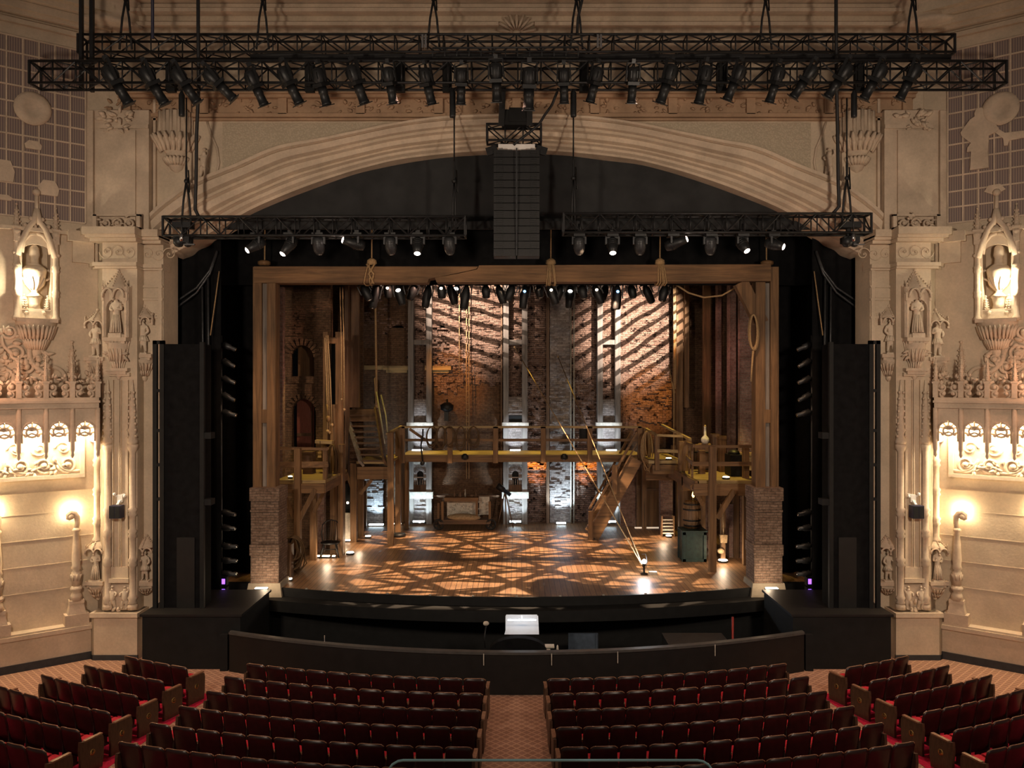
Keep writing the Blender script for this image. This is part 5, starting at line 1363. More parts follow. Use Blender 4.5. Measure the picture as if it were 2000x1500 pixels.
t = thing('doorway_timbers', 'slim reddish timber doorway frame standing left of the hanging stairs', 'frame', TR(X(650, 30.6), 30.6, ZS))
mb = MB(); PB(mb, 631, 640, 648, 860, 30.6, .3); part(mb, 'post', MT['timber_z'], t, None, True)
mb = MB(); mb.bb(X(655, 30.6), X(668, 30.6), 30.6, 30.9, ZS, Z(648, 30.6)); part(mb, 'post', MT['timber_z'], t, None, True)
mb = MB(); PB(mb, 637, 658, 659, 671, 30.58, .3); part(mb, 'lintel', MT['timber_x'], t, None, True)
mb = MB(); PB(mb, 638, 657, 671, 792, 31.1, .05); part(mb, 'dark_gap', MT['black_paint'], t, None, True)
mb = MB(); mb.bb(X(646, 30.3), X(656, 30.3), 30.2, 30.5, ZS, Z(790, 30.3)); solo(mb, 'stage_post', MT['timber_z'], 'rough timber post behind the tangle of ropes at the left platform', 'post')
mb = MB(); mb.bb(X(661, 29.9), X(671, 29.9), 29.8, 30.2, ZS, Z(868, 29.9)); solo(mb, 'stage_post', MT['timber_z'], 'thick timber post just right of the spindle back chair', 'post')
mb = MB(); mb.bb(X(673, 33), X(680, 33), 33, 33.3, ZS, 12.3); mb.bb(X(681, 33.4), X(699, 33.4), 33.6, 33.9, Z(796, 33.4), 12.4); mb.bb(X(687, 34), X(694, 34), 34, 34.3, Z(800, 34), 12.4)
solo(mb, 'wing_uprights', MT['oldwood_z'], 'dark uprights rising behind the hanging stairs', 'post')
mb = MB(); mb.bb(X(640, 34), X(702, 34), 34.8, 35.0, ZS - .1, 12.4); struct(mb, 'wall_wing_left_return', MT['brick_smooth'])
for k, (a, b, c, e, r) in enumerate(((634, 660, 640, 842, .03), (637, 655, 644, 845, .024), (640, 655, 648, 830, .03), (664, 560, 667, 780, .02), (669, 560, 672, 800, .026))):
    mb = MB(); mb.tube([P(a, b, 30.2), P((a + c) / 2 + 1, (b + e) / 2, 30.1), P(c, e, 30.0)], r, 6); mb.ball(P(c, e, 30.0), r * 2.2, 6, 4)
    solo(mb, 'hanging_rope', MT['rope'], f'rope hanging down the timber frame left of the stairs, {ORD[k]} from the left', 'rope', 'ropes at the left timber frame')
coil('rope_hank', P(651, 868, 29.6), .42, 1.6, 8, .02, 'tangle of ropes hanging from the beam end of the left platform', [(0, -.05, 0), (.12, -.1, -.8), (.2, -.1, -1.3), (.1, -.08, -.7)], None, 'rope', .25, None, 'dark_rope')
mb = MB(); mb.ball(P(641, 818, 29.9), (.09, .06, .13), 8, 5); mb.tube([P(641, 812, 29.9), P(639, 790, 30)], .03, 5); solo(mb, 'pulley_block', MT['timber_z'], 'reddish wooden pulley block hanging among the ropes at left', 'pulley')
mb = MB(); mb.beam(P(617, 862, 29.8), P(650, 864, 29.8), .3, .12); solo(mb, 'shelf_beam', MT['deck_wood'], 'short lit beam jutting out above the left platform', 'beam')
t = thing('hanging_lantern', 'small yellowish lantern hanging under the short beam at the left platform', 'lantern', P(625, 894, 29.6))
mb = MB(); mb.box((0, 0, .12), (.13, .13, .22)); mb.lathe([(.09, .22), (.02, .34)], (0, 0, 0), 8); part(mb, 'body', MT['brass'], t); mb = MB(); mb.tube([(0, 0, .34), (0, 0, .6)], .012, 5); part(mb, 'hook', MT['iron'], t)
# left platform
def rail_line(mb, a, b, w=.09, h=.09): mb.beam(a, b, w, h)
zl = 4.22
t = thing('side_platform', 'timber gallery platform with railings on the left of the stage', 'platform', TR(X(590, 29), 29, ZS))
mb = MB(); mb.bb(X(540, 27.6), X(637, 27.6), 27.5, 31, zl - .12, zl); part(mb, 'deck', MT['deck_wood'], t, None, True)
mb = MB(); mb.bb(X(541, 27.4), X(634, 27.4), 27.35, 27.55, zl - .42, zl - .1); part(mb, 'beam', MT['timber_x'], t, None, True); mb = MB(); mb.bb(X(541, 27.4), X(634, 27.4), 29.5, 29.7, zl - .42, zl - .1); part(mb, 'beam', MT['timber_x'], t, None, True)
mb = MB(); mb.bb(X(628, 27.4), X(636, 27.4), 27.4, 31, zl - .4, zl - .1); part(mb, 'side_beam', MT['timber_y'], t, None, True)
for px, d, top, bot in ((580, 27.2, 876, ZS), (611, 29.0, 962, ZS), (634, 27.7, 874, zl)):
    mb = MB(); w = 6 if bot == ZS else 3.5; mb.bb(X(px - w, d), X(px + w, d), d, d + .22, bot, Z(top, d)); part(mb, 'post', MT['timber_z'], t, None, True)
mb = MB(); a, b = P(552, 962, 27.35), P(576, 1012, 27.35); mb.beam(a, b, .14, .14, up=(0, 1, 0)); part(mb, 'brace', MT['timber_z'], t, None, True)
mb = MB(); mb.beam(P(616, 955, 27.35), P(584, 1016, 27.35), .14, .14, up=(0, 1, 0)); part(mb, 'brace', MT['timber_z'], t, None, True)
mb = MB(); mb.beam(P(632, 962, 28.9), P(613, 1000, 29.0), .12, .12, up=(0, 1, 0)); part(mb, 'brace', MT['timber_z'], t, None, True)
mb = MB(); rail_line(mb, P(540, 875, 27.2), P(640, 877, 27.7)); rail_line(mb, P(540, 908, 27.2), P(640, 907, 27.7), .07, .2); rail_line(mb, P(640, 876, 27.7), P(634, 880, 31), .08, .08); rail_line(mb, P(640, 908, 27.7), P(634, 903, 31), .06, .12); part(mb, 'railing', MT['timber_x'], t, None, True)
# the little stool and crate on the platform
mb = MB(); mb.bb(X(594, 29.6), X(613, 29.6), 29.4, 29.9, zl, Z(882, 29.6)); mb.bb(X(596, 29.6), X(611, 29.6), 29.37, 29.4, zl + .1, Z(888, 29.6)); solo(mb, 'crate', MT['oldwood_x'], 'dark crate standing by the arched door on the left platform', 'crate')
# tall stairs hung by ropes
t = thing('hanging_stairs', 'flight of timber stairs hung on ropes above the left side of the stage', 'stairs', P(727, 908, 31.9))
b0, b1 = P(706, 906, 31.9), P(752, 904, 31.9); t0, t1 = P(676, 806, 34.2), P(735, 800, 34.2); N = 9
for k in range(N):
    f = (k + .5) / N; a = b0.lerp(t0, f); c = b1.lerp(t1, f); mb = MB()
    mb.bb(a.x, c.x, a.y - .05, a.y + .10, a.z - .03, a.z + .03); part(mb, 'step', MT['oldwood_x'], t, None, True)
for a, c in ((b0, t0), (b1, t1)):
    mb = MB(); mb.beam(a, c, .09, .36, up=(0, 1, 0)); part(mb, 'stringer', MT['grey_timber'] if a == b0 else MT['oldwood_y'], t, None, True)
mb = MB(); mb.bb(t0.x - .1, t1.x + .1, t0.y - .05, t0.y + .5, t0.z - .02, t0.z + .14); mb.bb(t0.x, t1.x, t0.y - .02, t0.y + .02, t0.z - .35, t0.z); part(mb, 'landing', MT['timber_x'], t, None, True)
mb = MB(); u = Vector((0, 0, .75))
mb.tube([b1 + u, t1 + u], .035, 6); mb.tube([t1, t1 + u], .035, 6); mb.tube([b1 + Vector((.15, .1, 0)), b1 + Vector((.15, .1, .5)), t1.lerp(b1, .4) + Vector((.25, 0, .6)), t1 + Vector((.2, 0, .6))], .035, 6); part(mb, 'handrail', MT['pale_iron'], t, None, True)
mb = MB(); p = t1 + Vector((.02, 0, .1)); mb.tube([p, (p.x - .05, p.y, 10), (p.x - .08, p.y, 13.0)], .045, 6); mb.tube([(p.x - .03, p.y, p.z), (p.x - .09, p.y, p.z + 1.2), (p.x - .02, p.y, p.z + 1.25)], .03, 5); mb.ball(p + Vector((0, 0, .05)), .09, 6, 4); part(mb, 'rope', MT['rope'], t, None, True)
# lower left gate under the stairs
t = thing('stair_landing', 'timber gateway under the hanging stairs with a pale lit doorway', 'gateway', TR(X(727, 32.2), 32.2, ZS))
mb = MB(); PB(mb, 697, 757, 912, 936, 32.2, .35); part(mb, 'beam', MT['timber_x'], t, None, True)
mb = MB(); mb.bb(X(697, 32.2), X(762, 32.2), 32.1, 35.4, 4.32, 4.42); part(mb, 'deck', MT['deck_wood'], t, None, True)
for px, d, w, top in ((690, 32.3, 6, 905), (704, 33.5, 5, 930), (762, 31.7, 5.5, 845), (777, 34.3, 5, 838), (712, 35.5, 3, 940)):
    mb = MB(); mb.bb(X(px - w, d), X(px + w, d), d, d + .25, ZS, Z(top, d)); part(mb, 'post', MT['timber_z'], t, None, True)
for a, c in (((727, 936), (704, 965)), ((678, 925), (690, 960))):
    mb = MB(); mb.beam(P(*a, 32.4), P(*c, 32.4), .12, .12, up=(0, 1, 0)); part(mb, 'brace', MT['timber_z'], t, None, True)
mb = MB(); rail_line(mb, P(756, 848, 31.8), P(784, 833, 34)); part(mb, 'rail', MT['deck_wood'], t, None, True)
mb = MB(); PB(mb, 780, 796, 905, 1020, 36.0, .12); solo(mb, 'wall_boards', MT['timber_z'], 'reddish board panel left of the left window tower', 'panel')
mb = MB(); PB(mb, 712, 748, 920, 1024, 36.6, .1); rough_edge(mb, X(714, 36.6), X(746, 36.6), ZS, Z(940, 36.6), 36.6, 30, rn); solo(mb, 'doorway_bricks', MT['brick_pale'], 'bluish lit brick face seen through the doorway under the left stairs', 'wall')
t = thing('half_door', 'pale half door with a dark opening above it, left of the doorway posts', 'door', TR(X(677, 32.6), 32.6, ZS))
mb = MB(); mb.bb(X(671, 32.6), X(687, 32.6), 32.6, 32.7, ZS, Z(1002, 32.6)); part(mb, 'leaf', MT['old_white'], t, None, True); mb = MB(); PB(mb, 670, 688, 945, 1002, 32.75, .1); part(mb, 'opening', MT['black_paint'], t, None, True)
mb = MB(); mb.ball(P(679, 982, 32.5), .05, 6, 4); part(mb, 'lamp', MT['led_warm'], t, None, True)
# ------------------------------------------------------------------ catwalk across the back
zc = 4.56; xl, xr = X(786, 33.6), X(1251, 33.6)
t = thing('catwalk', 'long timber catwalk with a railing running across the back of the set', 'catwalk', TR((xl + xr) / 2, 33.6, ZS))
mb = MB(); mb.bb(xl, xr, 33.5, 35.7, zc - .1, zc); part(mb, 'deck', MT['deck_wood'], t, None, True)
mb = MB(); mb.bb(xl, xr, 33.4, 33.55, zc - .29, zc - .02); part(mb, 'fascia', MT['timber_x'], t, None, True)
for px in (786, 879, 968, 1061, 1152, 1250):
    mb = MB(); x = X(px, 33.4); mb.bb(x - .1, x + .1, 33.32, 33.5, zc - .33, Z(833, 33.4)); part(mb, 'rail_post', MT['timber_z'], t, None, True)
mb = MB(); mb.bb(xl, xr, 33.32, 33.5, Z(836, 33.4), Z(832, 33.4)); part(mb, 'top_rail', MT['deck_wood'], t, None, True)
mb = MB(); mb.bb(xl, xr, 33.38, 33.46, Z(862, 33.4), Z(857, 33.4)); part(mb, 'mid_rail', MT['timber_x'], t, None, True)
mb = MB(); mb.beam(P(800, 838, 33.5), P(832, 860, 33.5), .1, .12, up=(0, 1, 0)); part(mb, 'knee_brace', MT['timber_x'], t, None, True)
mb = MB(); mb.bb(X(1132, 33.5), X(1150, 33.5), 33.6, 33.7, Z(857, 33.5), Z(838, 33.5)); part(mb, 'hatch', MT['black_paint'], t, None, True)
for px in (795, 1258):
    mb = MB(); mb.bb(X(px - 4, 35.4), X(px + 4, 35.4), 35.3, 35.5, ZS, zc - .1); part(mb, 'post', MT['timber_z'], t, None, True)
for k, px in enumerate((845, 862, 878, 901, 925)):
    coil('rope_hank', (X(px, 33.3), 33.3, Z(833, 33.3)), .42, .85 + .12 * (k % 2), 3, .02, f'rope hank hanging on the catwalk railing, {ORD[k]} from the left', None, None, 'rope', .25, 'rope hanks on the catwalk railing', 'dark_rope')
mb = MB(); mb.tube([P(826, 838, 33.2), P(826, 850, 33.2), P(822, 870, 33.2), P(826, 905, 33.2)], .035, 6); mb.ball(P(825, 905, 33.2), .1, 6, 4); solo(mb, 'hook_chain', MT['iron'], 'dark chain and hook hanging over the catwalk edge at the left tower', 'chain')
for px, w in ((908, 'left'), (1102, 'right')):
    mb = MB(); mb.lathe([(.05, -.15), (.14, -.1), (.14, .02), (.06, .1)], P(px, 891, 33.3), 8); solo(mb, 'dark_bell', MT['iron'], f'small dark lamp under the catwalk edge, {w} one', 'lamp')
# lower stairs at the right of the catwalk
t = thing('stage_stairs', 'straight timber stairs rising to the right end of the catwalk', 'stairs', P(1160, 1035, 34.6))
f0, f1 = P(1158, 1030, 32.9), P(1243, 896, 32.9); f0.z = ZS
for k, yy in enumerate((32.9, 34.0)):
    mb = MB(); a = Vector((f0.x, yy, ZS + .1)); c = Vector((f1.x, yy, zc - .12)); mb.beam(a, c, .5, .09, up=(0, 1, 0)); part(mb, 'stringer', MT['timber_x'], t, None, True)
N = 11
for k in range(N):
    q = (k + .7) / N; x = f0.x + (f1.x - f0.x) * q; z = ZS + (zc - ZS) * q; mb = MB(); mb.bb(x - .16, x + .12, 32.95, 33.98, z - .04, z); part(mb, 'step', MT['oldwood_y'], t, None, True)
for yy in (32.85, 34.05):
    mb = MB(); mb.beam((f0.x - .05, yy, ZS + 1.05), (f1.x, yy, zc + .95), .08, .1, up=(0, 1, 0)); mb.beam((f0.x, yy, ZS + .65), (f1.x, yy, zc + .5), .05, .08, up=(0, 1, 0)); part(mb, 'handrail', MT['timber_x'], t, None, True)
mb = MB()
for q, nm in ((0, 0), (.55, 0)): 
    x = f0.x + (f1.x - f0.x) * q - .1; z = ZS + (zc - ZS) * q; mb = MB(); mb.bb(x - .1, x + .1, 32.75, 32.9, z if q else ZS, z + 1.15); part(mb, 'newel', MT['timber_z'], t, None, True)
# right landing, door and side platform
t = thing('right_landing', 'timber landing between the catwalk and the right gallery', 'platform', TR(X(1300, 32), 32, ZS))
mb = MB(); mb.bb(X(1262, 32), X(1328, 32), 31.4, 35.4, zc - .16, zc - .04); part(mb, 'deck', MT['deck_wood'], t, None, True)
mb = MB(); PB(mb, 1275, 1326, 908, 926, 31.35, .2); part(mb, 'beam', MT['timber_x'], t, None, True); mb = MB(); PB(mb, 1262, 1326, 915, 938, 33.3, .2); part(mb, 'beam', MT['timber_x'], t, None, True)
for px, d, w, top in ((1284, 31.2, 4, 850), (1262, 33.2, 5, 836), (1335, 30.6, 8, 862), (1316, 35, 4, 870)):
    mb = MB(); mb.bb(X(px - w, d), X(px + w, d), d, d + .25, ZS if px == 1335 else zc - .4, Z(top, d)); part(mb, 'post', MT['timber_z'], t, None, True)
mb = MB(); rail_line(mb, P(1284, 850, 31.2), P(1335, 852, 30.8)); rail_line(mb, P(1284, 880, 31.2), P(1335, 882, 30.8), .07, .12); rail_line(mb, P(1262, 838, 33.2), P(1284, 851, 31.3)); rail_line(mb, P(1293, 830, 34), P(1348, 858, 30.2), .1, .08); part(mb, 'railing', MT['deck_wood'], t, None, True)
coil('rope_hank', P(1262, 842, 32.9), .42, 1.55, 9, .02, 'long pale rope hank hanging at the right end of the catwalk', [(.1, -.1, 0), (.1, -.1, -1.7), (.05, -.1, -1.2)])
t = thing('plank_door', 'brown plank door under the right landing', 'door', TR(X(1265, 35.8), 35.8, ZS))
mb = MB(); mb.bb(X(1243, 35.8), X(1287, 35.8), 35.8, 35.9, ZS, Z(920, 35.8)); part(mb, 'leaf', MT['door_wood'], t, None, True)
mb = MB(); PB(mb, 1243, 1287, 954, 959, 35.75, .06); PB(mb, 1243, 1245.5, 920, 1016, 35.74, .06); part(mb, 'frame', MT['oldwood_x'], t, None, True)
mb = MB(); mb.bb(X(1212, 35.9), X(1330, 35.9), 35.95, 36.2, ZS - .1, Z(905, 35.9)); mb.bb(X(1290, 34.6), X(1314, 34.6), 34.6, 35.0, ZS, Z(938, 34.6)); struct(mb, 'wall_landing', MT['brick_pink'])
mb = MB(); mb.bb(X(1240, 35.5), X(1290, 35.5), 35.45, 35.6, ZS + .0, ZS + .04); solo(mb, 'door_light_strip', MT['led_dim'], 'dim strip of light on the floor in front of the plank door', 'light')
t = thing('step_shelf', 'small pale slatted rack beside the plank door', 'rack', TR(X(1303, 33.6), 33.6, ZS))
mb = MB()
for k in range(5): mb.bb(-.2, .25, -.1 + .05 * k, .2 + .05 * k, .12 + .13 * k, .16 + .13 * k)
part(mb, 'slats', MT['old_white'], t); mb = MB(); mb.bb(-.24, -.2, -.1, .4, 0, .85); mb.bb(.25, .29, -.1, .4, 0, .85); part(mb, 'sides', MT['timber_z'], t)
zr = 4.2
t = thing('side_platform', 'timber gallery platform with railings on the right of the stage', 'platform', TR(X(1410, 29), 29, ZS))
mb = MB(); mb.bb(X(1358, 28), X(1480, 28), 27.6, 32.4, zr - .12, zr); part(mb, 'deck', MT['deck_wood'], t, None, True)
mb = MB(); mb.bb(X(1356, 27.5), X(1476, 27.5), 27.5, 27.7, zr - .5, zr - .1); part(mb, 'beam', MT['timber_x'], t, None, True); mb = MB(); mb.bb(X(1352, 28), X(1476, 28), 29.6, 29.8, zr - .6, zr - .12); part(mb, 'beam', MT['timber_x'], t, None, True)
mb = MB(); mb.bb(X(1352, 28), X(1360, 28), 27.6, 32.4, zr - .42, zr - .02); part(mb, 'side_beam', MT['timber_y'], t, None, True)
for px, d, w, top in ((1393, 27.2, 6.5, 872), (1458, 28.2, 5.5, 874), (1372, 29.6, 6, 880), (1346, 31.5, 5, 856)):
    mb = MB(); mb.bb(X(px - w, d), X(px + w, d), d, d + .22, ZS, Z(top, d)); part(mb, 'post', MT['timber_z'], t, None, True)
mb = MB(); rail_line(mb, P(1356, 872, 27.4), P(1476, 872, 27.4)); rail_line(mb, P(1354, 906, 27.4), P(1476, 906, 27.4), .07, .14); rail_line(mb, P(1356, 871, 27.4), P(1336, 862, 32), .09, .09); rail_line(mb, P(1354, 906, 27.4), P(1336, 888, 32), .06, .14)
for px, d in ((1352, 28.4), (1346, 29.6), (1341, 30.8)): mb.beam(P(px, 870, d), (X(px, d), d, zr), .07, .07)
part(mb, 'railing', MT['timber_x'], t, None, True)
mb = MB(); mb.beam(P(1434, 958, 27.4), P(1400, 1012, 27.3), .16, .14, up=(0, 1, 0)); part(mb, 'brace', MT['timber_z'], t, None, True)
mb = MB(); mb.beam(P(1352, 950, 27.8), P(1372, 985, 29), .12, .12, up=(0, 1, 0)); part(mb, 'brace', MT['timber_z'], t, None, True)
# things standing on the right platform
def barrel(M, h, r, lab, mat='timber_z'):
    t = thing('barrel', lab, 'barrel', M)
    mb = MB(); mb.lathe([(r * .8, 0), (r * .93, h * .25), (r, h * .5), (r * .93, h * .75), (r * .8, h), (r * .74, h), (r * .72, h * .96), (.01, h * .96)], (0, 0, 0), 18)
    for k in range(18):
        a = 2 * PI * k / 18; mb.tube([(math.cos(a) * r * q, math.sin(a) * r * q, h * f) for q, f in ((.81, 0.01), (.94, .25), (1.01, .5), (.94, .75), (.81, .99))], .012, 4)
    part(mb, 'staves', MT[mat], t)
    for f, q in ((.1, .87), (.3, .965), (.7, .965), (.9, .87)):
        mb = MB(); mb.lathe([(r * q + .012, h * f - .025), (r * q + .014, h * f + .025)], (0, 0, 0), 18); part(mb, 'hoop', MT['iron'], t)
    return t
barrel(TR(X(1376, 30.4), 30.4, zr), 1.05, .27, 'barrel standing against the wall on the right platform', 'oldwood_z'); barrel(TR(X(1364, 31.2), 31.2, zr), .95, .2, 'narrow dark cask behind the barrel on the right platform', 'oldwood_z')
t = thing('glowing_jar', 'pale glowing jar on top of the barrel on the right platform', 'jar', TR(X(1377, 30.3), 30.3, zr + 1.05))
mb = MB(); mb.lathe([(.1, 0), (.15, .1), (.14, .2), (.05, .3), (.04, .6), (.05, .62)], (0, 0, 0), 12); part(mb, 'body', MT['old_white'], t)
mb = MB(); mb.lathe([(.05, .62), (.03, .68)], (0, 0, 0), 8); part(mb, 'stopper', MT['deck_wood'], t)
for px, d, top, lab in ((1398, 30.6, 848, 'squat bollard post of dark timber on the right platform'), (1412, 30.2, 852, 'pale upright post on the right platform')):
    mb = MB(); mb.bb(X(px - 6, d), X(px + 6, d), d, d + .3, zr, Z(top, d)); mb.bb(X(px - 7, d), X(px + 7, d), d - .04, d + .34, Z(top + 6, d), Z(top, d)); solo(mb, 'mooring_post', MT['timber_z'] if px > 1400 else MT['oldwood_z'], lab, 'post')
mb = MB(); mb.bb(X(1424, 29), X(1448, 29), 28.8, 29.6, zr, zr + .75); mb.ball((X(1436, 29), 29.2, zr + .78), (.22, .3, .14), 10, 6); solo(mb, 'travel_chest', MT['iron'], 'dark humped trunk on the right platform', 'trunk')
mb = MB(); mb.bb(X(1446, 31), X(1476, 31), 30.8, 31.4, zr, Z(884, 31)); mb.bb(X(1446, 31), X(1476, 31), 30.75, 30.8, Z(890, 31), Z(886, 31)); solo(mb, 'crate', MT['deck_wood'], 'yellow lit crate at the far right of the right platform', 'crate')
# under the right platform
t = thing('green_chest', 'dark green wooden chest on end at the right of the stage floor', 'chest', TR(X(1352, 29.2), 29.2, ZS))
w = (X(1376, 28.8) - X(1330, 28.8)) / 2; h = Z(1042, 28.8) - Z(1100, 28.8)
mb = MB(); mb.bb(-w, w, -.4, .4, 0, h); part(mb, 'body', MT['green_paint'], t)
mb = MB()
for sx in (-1, 1): mb.bb(sx * w, sx * (w - .1), -.43, -.4, 0, h)
mb.bb(-w, w, -.43, -.4, h - .1, h); mb.bb(-w, w, -.43, -.4, 0, .1); mb.bb(-w - .03, -w, -.4, -.32, 0, h); mb.bb(-w - .03, -w, .3, .4, 0, h); part(mb, 'frame', MT['green_paint'], t)
mb = MB(); mb.bb(-w - .03, w + .03, -.45, .43, h, h + .05); part(mb, 'lid', MT['green_paint'], t)
barrel(TR(X(1351, 29.4), 29.4, ZS + h + .055), .95, .32, 'barrel standing on the dark green chest', 'timber_z')
t = thing('candle_lamp', 'small lamp with an orange flame on the barrel above the green chest', 'lamp', TR(X(1354, 29.3), 29.3, ZS + h + 1.0))
mb = MB(); mb.lathe([(.09, 0), (.03, .04), (.03, .12), (.06, .15)], (0, 0, 0), 8); part(mb, 'stand', MT['brass'], t); mb = MB(); mb.lathe([(.02, .15), (.055, .22), (.03, .32), (.005, .4)], (0, 0, 0), 8); part(mb, 'flame', MT['lamp_flame'], t)
mb = MB(); mb.bb(X(1424, 29.5), X(1440, 29.5), 29.5, 30.5, ZS, Z(985, 29.5)); mb.bb(X(1446, 29), X(1478, 29), 29.4, 29.8, ZS, zr - .2); mb.bb(X(1376, 31), X(1396, 31), 31, 31.3, ZS, zr - .3); struct(mb, 'wall_wing_right_lower', MT['brick_pink'])
mb = MB(); mb.bb(X(1436, 29.2), X(1446, 29.2), 29.35, 29.7, ZS, zr - .2); solo(mb, 'stage_post', MT['oldwood_z'], 'dark post between the brick strips under the right platform', 'post')
t = thing('tool_rack', 'upright timber with hanging tools under the right platform', 'rack', TR(X(1413, 28.8), 28.8, ZS))
mb = MB(); mb.bb(X(1409, 28.8), X(1417, 28.8), 28.8, 29.0, ZS, Z(985, 28.8)); part(mb, 'upright', MT['timber_z'], t, None, True)
mb = MB(); mb.box(P(1413, 1052, 28.7), (.22, .12, .28), None, 0, 1.2); mb.tube([P(1413, 1045, 28.7), P(1412, 1000, 28.75)], .02, 5); mb.ball(P(1408, 1076, 28.7), (.14, .1, .1), 8, 5); part(mb, 'tools', MT['canvas_sack'], t, None, True)
mb = MB(); mb.bb(X(1468, 26.4), X(1476, 26.4), 26.2, 26.5, ZS, Z(1098, 26.4)); solo(mb, 'bollard', MT['old_white'], 'short pale block beside the right brick pier', 'block')
# right wing walls and uprights
mb = MB(); mb.bb(X(1318, 35), X(1480, 35), 35.2, 35.5, ZS - .1, 12.4); rough_edge(mb, X(1322, 35), X(1470, 35), Z(860, 35), 11.8, 35.2, 160, rn); struct(mb, 'wall_wing_right', MT['brick_smooth'])
mb = MB(); mb.bb(X(1402, 33), X(1409, 33), 33, 33.4, zr, 12.0); mb.bb(X(1426, 32), X(1438, 32), 32, 32.5, zr, 12.0); mb.bb(X(1448, 31), X(1474, 31), 31.2, 31.5, zr, 12.0); rough_edge(mb, X(1450, 31), X(1472, 31), zr, 11, 31.2, 40, rn); struct(mb, 'wall_wing_right_ribs', MT['brick_pink'])
mb = MB(); mb.bb(X(1375, 33.6), X(1388, 33.6), 33.6, 33.9, zr, 12.0); mb.bb(X(1320, 35), X(1332, 35), 34.8, 35.1, ZS, 12.2); mb.bb(X(1338, 34.4), X(1346, 34.4), 34.4, 34.7, Z(796, 34.4), 12.2); mb.bb(X(1442, 32), X(1446, 32), 31.9, 32.1, zr, 12)
solo(mb, 'wing_uprights', MT['timber_z'], 'tall timber uprights in front of the right wing wall', 'post')
for px, y1, lab in ((1316, 895, 'rope dropping to the right landing past the bright brickwork'), (1319, 760, 'thin rope beside the tall upright right of the bright brickwork')):
    mb = MB(); x = X(px, 34.2); mb.tube([(x, 34.2, Z(y1, 34.2)), (x + .02, 34.2, 9), (x, 34.2, 12.2)], .028, 6); mb.tube([P(1306, 712, 34.2), P(1312, 745, 34.2), P(px, 768, 34.2)], .022, 5); solo(mb, 'hanging_rope', MT['rope'], lab, 'rope')
# ------------------------------------------------------------------ the cart with its load in the middle of the back wall
d = 35.4
t = thing('hand_cart', 'low timber cart with two dark wheels in front of the back wall', 'cart', TR(X(908, d), d, ZS))
wx0, wx1 = X(858, d) - X(908, d), X(959, d) - X(908, d)
for x in (wx0, wx1):
    mb = MB(); R = Matrix.Rotation(PI / 2, 3, 'X')
    b = MB(); b.tube([(x + .2 * math.cos(a), -.3, .23 + .2 * math.sin(a)) for a in [2 * PI * i / 16 for i in range(16)]], .035, 6, True)
    for k in range(6): a = PI * k / 3; b.tube([(x, -.3, .23), (x + .2 * math.cos(a), -.3, .23 + .2 * math.sin(a))], .02, 5)
    b.tube([(x, -.36, .23), (x, -.1, .23)], .05, 8); mb.merge(b); part(mb, 'wheel', MT['iron'], t)
mb = MB(); mb.bb(wx0, wx1, -.3, .4, .34, .42); mb.bb(wx0, wx1, -.33, -.27, .24, .34); part(mb, 'bed', MT['oldwood_x'], t)
mb = MB()
for x in (-.95, .52, 1.08): mb.bb(x - .05, x + .05, -.25, -.15, .42, 1.2)
mb.bb(-1.2, -1.1, .1, .2, .42, 1.1); part(mb, 'stakes', MT['timber_z'], t)
mb = MB(); zt = Z(970, d) - ZS; mb.bb(-.86, .6, -.35, .3, zt - .16, zt); part(mb, 'table_top', MT['timber_x'], t)
mb = MB(); mb.bb(-.8, .55, .32, .38, .45, zt - .16); mb.bb(.6, 1.05, .32, .38, .55, zt - .05)
for k in range(60):
    x, z = rn.uniform(-.75, 1.0), rn.uniform(.5, zt - .2); mb.ball((x, .3, z), (rn.uniform(.03, .09), .03, rn.uniform(.02, .05)), 6, 4)
part(mb, 'stone_slab', MT['old_white'], t)
mb = MB(); mb.ball((-.1, -.1, .52), (.7, .28, .15), 14, 6); mb.ball((.25, -.12, .5), (.45, .25, .14), 12, 6); solo(MB().merge(mb, TR(X(908, d), d, ZS)), 'canvas_sack', MT['canvas_sack'], 'brown canvas sack lying on the cart bed', 'sack')
for k, (x, h, r, nm, lab) in enumerate(((-.45, .3, .05, 'candlestick', 'candlestick at the left end of the cart table'), (-.2, .22, .09, 'jug', 'dark jug on the cart table'), (.02, .34, .035, 'bottle', 'slim bottle in the middle of the cart table'), (.3, .16, .12, 'bowl', 'low bowl on the cart table'), (.48, .3, .03, 'candlestick', 'candlestick at the right end of the cart table'))):
    mb = MB(); p = (X(908, d) + x, d - .1, ZS + zt)
    mb.lathe([(r, 0), (r * 1.1, h * .3), (r * .6, h * .6), (r * .45, h * .8), (r * .6, h)] if nm != 'bowl' else [(r * .5, 0), (r, h * .7), (r * .9, h * .7), (r * .3, h * .2)], p, 10); solo(mb, nm, MT['pale_iron'] if nm == 'bottle' else MT['oldwood_z'], lab, nm)
t = thing('spyglass', 'dark tilted telescope on a stand beside the centre window tower', 'telescope', TR(X(990, 35.7), 35.7, ZS))
mb = MB(); a, c = P(971, 948, 35.6) - Vector((X(990, 35.7), 35.7, ZS)), P(997, 967, 35.6) - Vector((X(990, 35.7), 35.7, ZS)); a.y = c.y = -.1
mb.tube([a, a.lerp(c, .5), a.lerp(c, .52), c], [.14, .12, .09, .08], 10); part(mb, 'tube', MT['iron'], t)
mb = MB(); m = a.lerp(c, .6)
for q in (-.35, .05, .35): mb.tube([m, (m.x + q, -.1 + abs(q) * .3, 0)], .025, 5)
part(mb, 'tripod', MT['oldwood_z'], t)
mb = MB(); mb.bb(X(845, 36.9), X(985, 36.9), 36.7, 36.9, Z(970, 36.9), Z(966, 36.9)); solo(mb, 'wall_shelf', MT['oldwood_x'], 'dark chair rail along the back wall behind the cart', 'rail')
